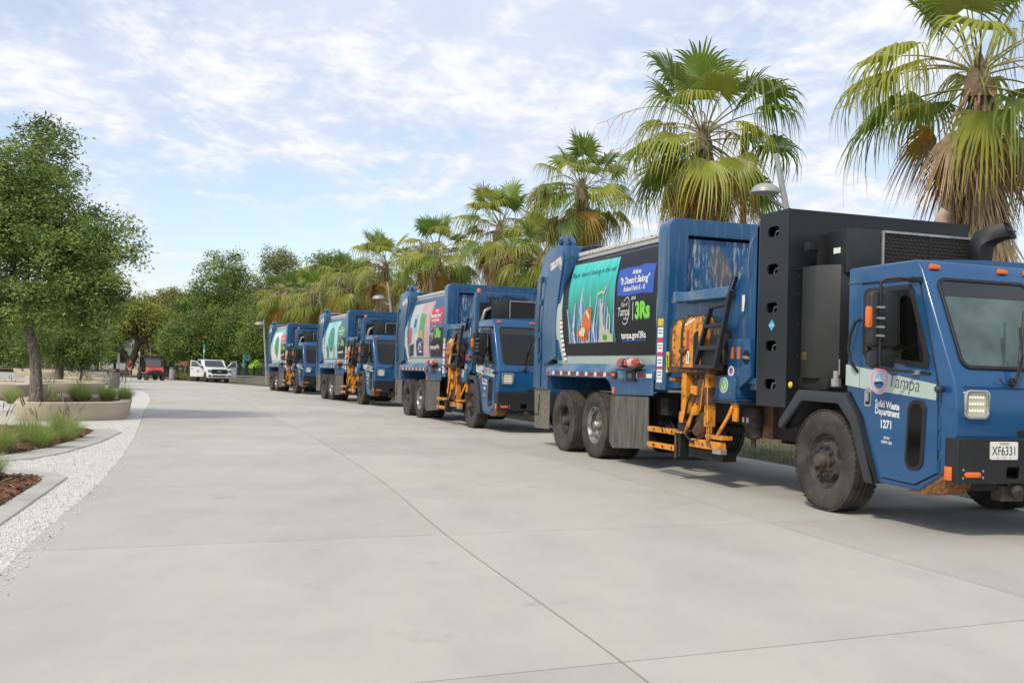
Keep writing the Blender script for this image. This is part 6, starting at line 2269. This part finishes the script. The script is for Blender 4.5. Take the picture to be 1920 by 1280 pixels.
def lamp(base, top, dish, r_, lab):
    t = empty('street_lamp', base, 0, lab, 'street lamp', 'dish street lamps')
    B, Tp, D_ = Vector(base), Vector(top) - Vector(base), Vector(dish) - Vector(base)
    b = MB()
    b.tube([(0, 0, 0), Tp * .5, Tp], [.085, .07, .055], LAMPG, 12)
    b.build('pole', t, smooth=.9)
    b = MB()
    f = max(0.1, (D_.z - .30) / Tp.z)
    p = Tp * f
    b.tube([p, D_ + Vector((r_ * .55, 0, -.16)), D_ + Vector((.05, 0, -.06))], [.04, .035, .03], LAMPG, 8)
    b.build('arm', t, smooth=.9)
    b = MB()
    prof = [(.001, r_ * .62)] + [(r_ * math.sin(a), r_ * .62 * math.cos(a)) for a in np.linspace(.15, math.pi / 2, 9)] + [(r_ * 1.02, -.02), (r_ * .97, -.03)]
    b.lathe(prof, tuple(D_), (0, 0, 1), LAMPG, 24)
    b.lathe([(r_ * .97, -.03), (r_ * .7, -.01), (.001, 0.0)], tuple(D_), (0, 0, 1), LAMPU, 24)
    b.build('lamp_shade', t, smooth=.8)


lamp((6.15, 19.72, g(20)), (4.94, 19.72, 5.62), (4.75, 19.72, 4.88), .27, 'leaning grey street lamp with a dome head above the hopper of the nearest truck')
lamp((-5.45, 51.5, g(51)), (-6.28, 51.5, 5.43), (-6.71, 51.5, 4.62), .31, 'leaning grey street lamp above the cab of the third truck')
lamp((-18.2, 77.4, g(77)), (-18.64, 77.4, 4.4), (-18.95, 77.4, 4.05), .34, 'street lamp at the tail of the farthest truck')
lamp((-40.8, 118, g(118)), (-41.52, 118, 5.14), (-42.11, 118, 4.45), .36, 'thin leaning street lamp behind the red buggy')

BINM = mat('brushed_bin_metal', (.30, .28, .25), .45, metal=.5, var=.12, vscale=6)
BINT = mat('bin_dark_top', (.045, .035, .03), .5)


def litter_bin(x, y, h, r_, m, mt, lab):
    t = empty('litter_bin', (x, y, g(y)), 0, lab, 'litter bin')
    b = MB()
    b.lathe([(.001, .02), (r_ * .98, .02), (r_, .06), (r_, h * .80), (r_ * .97, h * .81), (.001, h * .81)], (0, 0, 0), (0, 0, 1), m, 24)
    for k in range(16):
        a = 2 * math.pi * k / 16
        b.tube([(r_ * math.cos(a), r_ * math.sin(a), .06), (r_ * math.cos(a), r_ * math.sin(a), h * .79)], .012, m, 5)
    b.build('body', t, smooth=.6)
    b = MB()
    b.lathe([(r_ * .97, h * .81), (r_ * 1.0, h * .82), (r_ * 1.0, h * .97), (r_ * .9, h), (.001, h)], (0, 0, 0), (0, 0, 1), mt, 24)
    b.box(-r_ * .55, r_ * .55, -r_ * 1.01, -r_ * .7, h * .84, h * .95, mat('bin_opening_tan', (.26, .17, .10), .7))
    b.build('lid', t, smooth=.6)
    b = MB()
    b.lathe([(.001, 0), (r_ * .9, 0), (r_ * .9, .03)], (0, 0, 0), (0, 0, 1), BINT, 20)
    b.build('base', t, smooth=.6)


litter_bin(-18.98, 49.6, .92, .245, BINM, BINT, 'round metal litter bin with a dark lid at the gravel edge')
litter_bin(-30.7, 94.0, 1.15, .28, SILVER, mat('bin_green', (.03, .10, .08), .5), 'silver litter bin between the red buggy and the grass island')
litter_bin(-30.1, 94.6, 1.15, .28, mat('bin_green2', (.025, .09, .06), .5), mat('bin_green', (.03, .10, .08), .5), 'dark green litter bin beside the silver one')
b = MB()
b.tube([(-51.0, 125, g(125)), (-51.0, 125, g(125) + 1.5)], .11, mat('post_green', (.02, .20, .12), .5), 10)
b.tube([(-51.0, 125, g(125) + 1.5), (-51.0, 125, g(125) + 2.6)], .05, mat('post_pale', (.45, .5, .48), .5), 8)
b.lathe([(.001, .03), (.22, .03), (.24, 0)], (-51.0, 125, g(125)), (0, 0, 1), mat('post_green', (.02, .20, .12), .5), 12)
o = b.build('bollard', smooth=.8)
tagit(o, 'green bollard with a pale pole on the far pavement', 'bollard')
b = MB()
b.tube([(-45.1, 119, g(119)), (-45.1, 119, 1.9)], .045, WHITEV, 8)
b.box(-45.25, -44.95, 118.93, 118.95, .4, 1.7, WHITEV)
o = b.build('sign_post', smooth=.8)
tagit(o, 'thin white upright sign before the great oak trunk', 'sign')
t = empty('floodlight_pole', (-43.7, 127, g(127)), 0, 'dark pole carrying black floodlight boxes among the olive trees', 'floodlight')
b = MB()
b.tube([(0, 0, 0), (0, 0, 8.3)], [.12, .09], BLACK, 8)
b.build('pole', t, smooth=.9)
for dz, dx in ((7.6, .30), (6.4, .45), (6.35, -.4), (7.4, -.1)):
    b = MB()
    b.box(dx - .32, dx + .32, -.2, .2, dz - .22, dz + .22, BLACK)
    b.build('floodlight', t, bevel=.03, seg=1)

# ------------------------------------------------------------------ low wall, fence, far building, playground
b = MB()
A_, B_ = Vector((-25.6, 91.6, 0)), Vector((-16.0, 77.6, 0))
dv = (B_ - A_).normalized()
nv2 = Vector((-dv.y, dv.x, 0)) * .2
pts = [A_ - nv2, B_ - nv2, B_ + nv2, A_ + nv2]
b.prism([(p.x, p.y) for p in pts], lambda x, y: (x, y, g(y) - .05), lambda x, y: (x, y, g(y) + .52), mat('low_wall_concrete', (.20, .195, .165), .85, var=.15, vscale=1.5))
pts = [A_ - nv2 * 1.25, B_ - nv2 * 1.25, B_ + nv2 * 1.25, A_ + nv2 * 1.25]
b.prism([(p.x, p.y) for p in pts], lambda x, y: (x, y, g(y) + .52), lambda x, y: (x, y, g(y) + .60), mat('wall_cap', (.36, .355, .32), .8))
o = b.build('low_wall', bevel=.02, seg=1)
tagit(o, 'low grey concrete wall with a pale cap running behind the pickup to the farthest truck', 'wall')


def fence(A_, B_, h, n, lab, m):
    t = empty('picket_fence', (A_[0], A_[1], g(A_[1])), 0, lab, 'fence')
    d = Vector((B_[0] - A_[0], B_[1] - A_[1], 0))
    b = MB()
    for k in range(n + 1):
        p = d * (k / n)
        b.box(p.x - .02, p.x + .02, p.y - .02, p.y + .02, 0, h, m)
    o = b.build('pickets', t, smooth=0)
    o['kind'] = 'stuff'
    for z in (.15, h - .15):
        b = MB()
        b.obox(d * .5 + Vector((0, 0, z)), d * .5, Vector((-d.y, d.x, 0)).normalized() * .02, (0, 0, .03), m)
        b.build('rail', t, smooth=0)
    for k in range(0, n + 1, 10):
        b = MB()
        p = d * (k / n)
        b.box(p.x - .06, p.x + .06, p.y - .06, p.y + .06, -.1, h + .12, m)
        b.build('post', t, smooth=0)


fence((-66, 147), (-46.5, 142.5), 1.55, 90, 'black picket fence before the white building', BLACK)
fence((-25.6, 95.0), (-17.5, 84.0), 1.35, 80, 'black picket fence around the playground behind the low wall', BLACK)
fence((-46.0, 131), (-30.5, 114), 2.0, 90, 'tall dark fence behind the red buggy', BLACK)

WSID = mat('white_siding', (.62, .63, .62), .6, var=.05)
t = empty('white_building', (-57, 158, g(158)), R(8), 'long low white building behind the picket fence', 'building')
b = MB()
b.box(-9, 9, 0, 8, 0, 3.7, WSID)
b.build('wall', t, smooth=0)
for k in range(9):
    b = MB()
    b.box(-9, 9, -.05, 0.0, .25 + .38 * k, .53 + .38 * k, WSID)
    b.build('siding_board', t, smooth=0)
b = MB()
b.add([(-9.5, -.6, 3.7), (9.5, -.6, 3.7), (9.5, 4, 5.0), (-9.5, 4, 5.0), (9.5, 8.6, 3.7), (-9.5, 8.6, 3.7)], [(0, 1, 2, 3), (3, 2, 4, 5), (0, 3, 5), (1, 4, 2)], mat('grey_roofing', (.25, .26, .27), .7))
b.build('roof', t, smooth=0)
for k in range(4):
    f = MB()
    xk = -6.5 + 4.2 * k
    f.box(xk - .75, xk + .75, -.10, 0.02, 1.1, 2.9, mat('window_dark', (.05, .06, .07), .15))
    o = f.build('window', t, smooth=0)

TEAL = mat('play_teal', (.06, .42, .40), .45)
LIMEP = mat('play_lime', (.32, .52, .06), .45)
t = empty('climbing_frame', (-22.4, 94.5, g(94)), 0, 'teal and lime playground climbing arches behind the low wall', 'playground')
for dx, rr_, m, nm in ((-.3, 1.1, LIMEP, 'arch'), (.9, 1.0, TEAL, 'arch'), (1.7, .9, LIMEP, 'arch')):
    b = MB()
    b.tube([(dx - rr_ * math.cos(a), .3 * dx, 2.1 * math.sin(a)) for a in np.linspace(0, math.pi, 13)], .07, m, 8)
    b.build(nm, t, smooth=.9)
for dx in (-2.0, .3, 1.4):
    b = MB()
    b.tube([(dx, 0, 0), (dx, 0, 3.0 if dx < -1 else 2.0)], .10, TEAL, 8)
    b.build('post', t, smooth=.9)
b = MB()
b.uz([(-1.95, 2.9), (-1.2, 2.3), (-1.55, 1.9), (-1.95, 2.0)], -.05, .05, TEAL)
b.build('panel', t, smooth=0)
b = MB()
b.ball((-1.1, .4, 1.3), .6, .3, .9, LIMEP)
b.build('slide', t, smooth=.9)
b = MB()
b.tube([(-28.2, 95, g(95)), (-28.2, 95, 2.7)], .07, TEAL, 8)
b.tube([(-28.2, 95, 1.9), (-28.2, 95, 2.2)], .075, WHITEV, 8)
o = b.build('teal_pole', smooth=.9)
tagit(o, 'striped teal pole standing directly behind the pickup roof', 'pole')
t = empty('play_shelter', (-34.0, 108, g(108)), 0, 'low orange brown play shelter behind the litter bins', 'shelter')
ORB = mat('shelter_orange', (.32, .15, .09), .7, var=.2)
b = MB()
b.box(-.9, .6, -.6, .6, 1.25, 1.75, ORB)
b.build('roof', t, bevel=.05, seg=1)
for dx in (-.8, .5):
    b = MB()
    b.box(dx - .06, dx + .06, -.5, .5, 0, 1.25, BLACK)
    b.build('post', t, smooth=0)
t = empty('seat_wall', (-40.3, 113.5, g(113)), 0, 'short sandy seat wall left of the red buggy', 'wall')
b = MB()
b.box(-1.1, 1.1, -.3, .3, 0, .72, mat('pale_sand_wall', (.52, .42, .30), .8))
b.build('wall', t, bevel=.05, seg=2)

# grass island behind the pickup and the buggy
sheet('mulch_ground', smooth_loop([(-31.6, 96.5), (-28.8, 91.8), (-25.4, 88.9), (-23.0, 90.5), (-26, 97), (-30, 100)], 3), .03, MULCH)
sheet('mulch_ground', [(-75, 129), (-47, 122.5), (-42.5, 116), (-40, 122), (-44, 150), (-75, 150)], .02, MULCH)
isl = [(-30.8, 95.6, 1.5), (-30.2, 94.6, 1.7), (-29.6, 93.6, 1.9), (-29.2, 95.4, 2.0), (-28.5, 93.2, 1.9), (-28.3, 94.8, 2.1), (-27.4, 92.4, 1.8), (-26.6, 91.6, 1.7), (-27.0, 94.0, 2.0), (-25.8, 91.0, 1.6)]
for k, (x, y, s_) in enumerate(isl):
    o = bpy.data.objects.new('grass_clump', TM[2])
    col.objects.link(o)
    o.location = (x, y, g(y) + .03)
    o.rotation_euler = (0, 0, k * 1.3)
    o.scale = (s_, s_, s_ * .95)
    tagit(o, 'tawny grass clump in the island behind the pickup and the red buggy', 'grass clump', 'tawny grass clumps in the island')

# ------------------------------------------------------------------ white pickup, doors open
WPAINT = mat('white_car_paint', (.74, .74, .74), .25, coat=.6)
CARGL = mat('car_glass', (.02, .035, .04), .04, spec=.6)
DKPL = mat('dark_plastic', (.015, .016, .017), .5)


def small_wheel(b, u, v, s, r_, w_, rim):
    b.lathe([(r_ * .62, .0), (r_ * .70, -.01), (r_ * .95, .0), (r_, .04), (r_, w_ - .04), (r_ * .95, w_), (r_ * .6, w_)], (u, v, r_), (0, -s, 0), RUBBER, 24)
    b.lathe([(r_ * .62, .02), (r_ * .5, .05), (r_ * .2, .03), (.001, .02)], (u, v, r_), (0, -s, 0), rim, 16)


t = empty('pickup_truck', (-23.75, 83.6, g(83.6)), -1.066, 'white pickup truck with both front doors open, far down the road', 'pickup truck')
prof = [(.92, .36), (.95, .62), (.90, 1.0), (.78, 1.10), (-.62, 1.20), (-1.55, 1.79), (-2.9, 1.80), (-3.25, 1.22), (-5.0, 1.20), (-5.02, .50), (-4.0, .46), (-3.92, .66), (-3.6, .84), (-3.1, .84), (-2.78, .66), (-2.7, .40), (-.55, .40), (-.47, .66), (-.18, .84), (.18, .84), (.47, .66), (.52, .36)]
b = T()
b.uz(prof, -.93, .93, WPAINT)
b.uz([(.97, .34), (1.0, .60), (.93, .70), (.55, .70), (.55, .34)], -.90, .90, WPAINT)
P(b, 'body', t, bevel=.05, seg=3, smooth=.8)
b = T()
fr_ = lambda off: (lambda v, z: (-.66 - (z - 1.22) * 1.55 + off, v, z))
b.prism([(-.78, 1.245), (.78, 1.245), (.68, 1.74), (-.68, 1.74)], fr_(.03), fr_(.06), CARGL)
P(b, 'windscreen', t, smooth=0)
b = T()
b.vz(rr(-.62, .62, .70, 1.06, .08), .93, .985, DKPL)
b.box(.985, .995, -.60, .60, .86, .90, CHAR)
b.box(.985, 1.0, -.16, .16, .84, .92, SILVER)
P(b, 'grille', t, smooth=0)
for s in (1, -1):
    b = T()
    b.vz([(s * .60, .82), (s * .92, .84), (s * .93, 1.04), (s * .62, 1.02)], .80, .965, mat('car_headlight', (.25, .26, .27), .1, coat=.5))
    P(b, 'headlight', t, bevel=.01)
    b = T()
    b.vz(rr(s * .76 - .11, s * .76 + .11, .47, .60, .04), .95, 1.005, DKPL)
    P(b, 'fog_light', t, smooth=0)
    # open door, hinged at its front edge
    dr = T()
    hu, hv = -.62, s * .935
    an = R(62)
    dd = lambda w, z, o_: (hu - w * math.cos(an) - o_ * math.sin(an) * 0, hv + s * (w * math.sin(an)) + s * o_ * .0, z)
    dfo = lambda o_: (lambda w, z: (hu - w * math.cos(an) + o_ * math.sin(an), hv + s * (w * math.sin(an)) + s * o_ * math.cos(an), z))
    dr.prism([(0, .42), (1.02, .42), (1.06, 1.16), (0, 1.16)], dfo(-.04), dfo(.04), WPAINT)
    dr.holed([(0, 1.16), (.10, 1.26), (.55, 1.66), (1.02, 1.74), (1.06, 1.16)], [[(.16, 1.20), (.58, 1.60), (.95, 1.66), (.98, 1.20)]], dfo(-.03), dfo(.03), WPAINT)
    d_ = P(dr, 'door', t, smooth=0)
    b = T()
    b.prism([(.16, 1.20), (.58, 1.60), (.95, 1.66), (.98, 1.20)], dfo(-.01), dfo(.01), mat('door_glass', (.10, .15, .14), .05, spec=.6))
    P(b, 'window', d_, smooth=0)
    b = T()
    b.prism(circ(.42, .86, .11, 16), dfo(.04), dfo(.045), mat('door_seal_grey', (.16, .19, .20), .5))
    b.prism(circ(.42, .86, .07, 16), dfo(.045), dfo(.048), mat('door_seal_light', (.5, .55, .58), .5))
    put_text(b, 'City of Tampa', lambda a, z: dfo(.047)(.42 + a, z), mat('door_seal_grey', (.16, .19, .20), .5), -.28, .86, .07, .005, mirror=-1 if s > 0 else 1)
    b.prism(rr(.80, 1.0, 1.02, 1.06, .01), dfo(.04), dfo(.06), DKPL)
    P(b, 'door_emblem', d_, smooth=0, recalc=False)
    b = T()
    b.box(-.62, -.46, s * 1.0 - .02, s * 1.0 + .16 * s, 1.12, 1.28, DKPL)
    P(b, 'mirror', t, bevel=.02)
    for u in (0, -3.35):
        w_ = T()
        small_wheel(w_, u, s * .93, s, .385, .26, RIMD)
        P(w_, 'wheel', t, smooth=.6)
b = T()
b.vz(rr(-.55, .55, .47, .58, .03), .99, 1.006, DKPL)
b.box(.3, .97, -.8, .8, .22, .36, DKPL)
b.box(-5.0, .3, -.75, .75, .26, .42, DKPL)
P(b, 'underbody', t, smooth=0)
b = T()
b.uz([(-1.55, 1.30), (-1.60, 1.72), (-2.25, 1.73), (-2.25, 1.30)], -.936, .936, CARGL)
b.uz([(-2.35, 1.30), (-2.35, 1.73), (-2.80, 1.73), (-3.0, 1.30)], -.936, .936, CARGL)
P(b, 'side_glass', t, smooth=0)

# ------------------------------------------------------------------ red utility buggy
UTR = mat('buggy_red', (.60, .02, .022), .32, coat=.5)
t = empty('utility_buggy', (-28.2, 82.0, g(82)), -0.95, 'red utility buggy with a black roof, parked far down the road', 'utility vehicle')
b = T()
b.uz([(.35, .62), (.40, .85), (.28, .98), (-.35, 1.08), (-.45, .62)], -.62, .62, UTR)
P(b, 'hood', t, bevel=.06, seg=3)
b = T()
b.uz([(.30, .38), (.42, .60), (.30, .66), (-.4, .6), (-2.2, .55), (-2.2, .35)], -.55, .55, DKPL)
b.vz(rr(-.36, .36, .62, .78, .03), .30, .43, DKPL)
b.box(-2.35, -1.35, -.66, .66, .62, 1.0, CHAR)
P(b, 'chassis', t, bevel=.02, seg=1)
for s in (1, -1):
    b = T()
    b.vz(rr(s * .48 - .11, s * .48 + .11, .80, .90, .03), .30, .425, mat('buggy_lamp', (.5, .2, .18), .2))
    P(b, 'headlight', t, smooth=0)
    b = T()
    b.tube([(-.35, s * .62, 1.05), (-.62, s * .62, 1.86), (-1.35, s * .62, 1.88), (-1.42, s * .62, .9)], .03, DKPL, 8)
    P(b, 'roll_bar', t, smooth=.9)
    for u in (0.0, -1.9):
        w_ = T()
        small_wheel(w_, u, s * .74, s, .31, .24, DKPL)
        P(w_, 'wheel', t, smooth=.6)
b = T()
b.box(-1.75, -.45, -.72, .72, 1.86, 1.95, DKPL)
P(b, 'roof', t, bevel=.03, seg=2)
b = T()
b.add([(-.36, -.60, 1.08), (-.36, .60, 1.08), (-.60, .60, 1.84), (-.60, -.60, 1.84)], [(0, 1, 2, 3)], mat('buggy_screen', (.10, .115, .12), .1))
P(b, 'windscreen', t, smooth=0, recalc=False)
b = T()
b.lathe([(.001, .12), (.05, .10), (.06, 0)], (-1.0, -.25, 1.95), (0, 0, 1), AMBER, 10)
P(b, 'beacon', t, smooth=.9)
b = T()
b.box(-1.35, -1.20, -.58, .58, .95, 1.5, DKPL)
b.box(-1.25, -.75, -.58, .58, .80, .95, DKPL)
P(b, 'seat', t, bevel=.03, seg=1)

# ------------------------------------------------------------------ scooters
SG = mat('scooter_green', (.05, .48, .08), .4)
for k, (x, dy, lab) in enumerate(((-68.6, 0, 'leftmost green rental scooter of the row'), (-67.4, .3, 'second green rental scooter from the picture edge'), (-66.2, 0, 'third green rental scooter from the picture edge'), (-65.1, .2, 'rightmost green rental scooter, nearest the oak trunk'))):
    y = 139 + dy
    t = empty('rental_scooter', (x, y, g(y)), R(70 + 15 * k), lab, 'scooter', 'green rental scooters in a row')
    b = MB()
    b.tube([(.45, 0, .15), (.35, 0, 1.15)], .04, SG, 6)
    b.tube([(.34, -.28, 1.17), (.36, .28, 1.17)], .03, SG, 6)
    b.build('steering_column', t, smooth=.9)
    b = MB()
    b.box(-.45, .42, -.09, .09, .12, .20, SG if k % 2 else mat('scooter_white', (.6, .65, .6), .5))
    b.build('deck', t, bevel=.02, seg=1)
    for u in (.5, -.5):
        w_ = MB()
        w_.lathe([(.03, -.03), (.12, -.03), (.13, 0), (.12, .03), (.03, .03)], (u, 0, .13), (0, 1, 0), BLACK, 14)
        w_.build('wheel', t, smooth=.6)

# ------------------------------------------------------------------ person walking
SKIN = mat('skin', (.42, .24, .17), .6)
t = empty('person', (-40.2, 109.3, g(109)), R(-20), 'person in a dark red shirt and pale shorts walking far down the road', 'person')


def skinned(name, verts, edges, rad, m, parent, sub=2):
    me = bpy.data.meshes.new(name)
    me.from_pydata(verts, edges, [])
    me.materials.append(m)
    o = bpy.data.objects.new(name, me)
    col.objects.link(o)
    o.parent = parent
    o.modifiers.new('skin', 'SKIN')
    if not me.skin_vertices:
        bpy.context.view_layer.update()
    if me.skin_vertices:
        for i, r_ in enumerate(rad):
            me.skin_vertices[0].data[i].radius = (r_, r_) if not isinstance(r_, tuple) else r_
        me.skin_vertices[0].data[0].use_root = True
    s_ = o.modifiers.new('sub', 'SUBSURF')
    s_.levels = s_.render_levels = sub
    return o


V_ = [(0, 0, .93), (0, 0, 1.12), (0, 0, 1.36), (0, 0, 1.50), (0, -.02, 1.60), (0, -.02, 1.73),
      (.10, 0, .88), (.11, -.14, .50), (.11, -.10, .09), (.11, -.26, .04),
      (-.10, 0, .88), (-.11, .12, .50), (-.11, .30, .12), (-.11, .20, .04),
      (.19, 0, 1.40), (.25, .06, 1.14), (.24, -.06, .90), (.24, -.10, .80),
      (-.19, 0, 1.40), (-.25, -.04, 1.14), (-.24, -.16, .92), (-.24, -.20, .83)]
E_ = [(0, 1), (1, 2), (2, 3), (3, 4), (4, 5), (0, 6), (6, 7), (7, 8), (8, 9), (0, 10), (10, 11), (11, 12), (12, 13), (2, 14), (14, 15), (15, 16), (16, 17), (2, 18), (18, 19), (19, 20), (20, 21)]
Rr_ = [.14, .14, .16, .06, .085, .07, .085, .06, .04, .035, .085, .06, .04, .035, .065, .045, .035, .035, .065, .045, .035, .035]
skinned('body', V_, E_, Rr_, SKIN, t)
skinned('shirt', [(0, 0, .90), (0, 0, 1.12), (0, 0, 1.36), (0, 0, 1.46), (.19, 0, 1.41), (.24, .05, 1.20), (-.19, 0, 1.41), (-.24, -.03, 1.20)], [(0, 1), (1, 2), (2, 3), (2, 4), (4, 5), (2, 6), (6, 7)], [.19, .185, .20, .08, .095, .085, .095, .085], mat('shirt_dark_red', (.22, .012, .022), .8), t)
skinned('shorts', [(0, 0, .95), (.10, -.02, .82), (.11, -.12, .56), (-.10, .02, .82), (-.11, .10, .56)], [(0, 1), (1, 2), (0, 3), (3, 4)], [.18, .12, .10, .12, .10], mat('shorts_tan', (.48, .36, .27), .8), t)
b = MB()
b.ball((0, .01, 1.70), .088, .098, .085, mat('hair_dark', (.03, .02, .015), .8))
b.build('hair', t, smooth=.9)
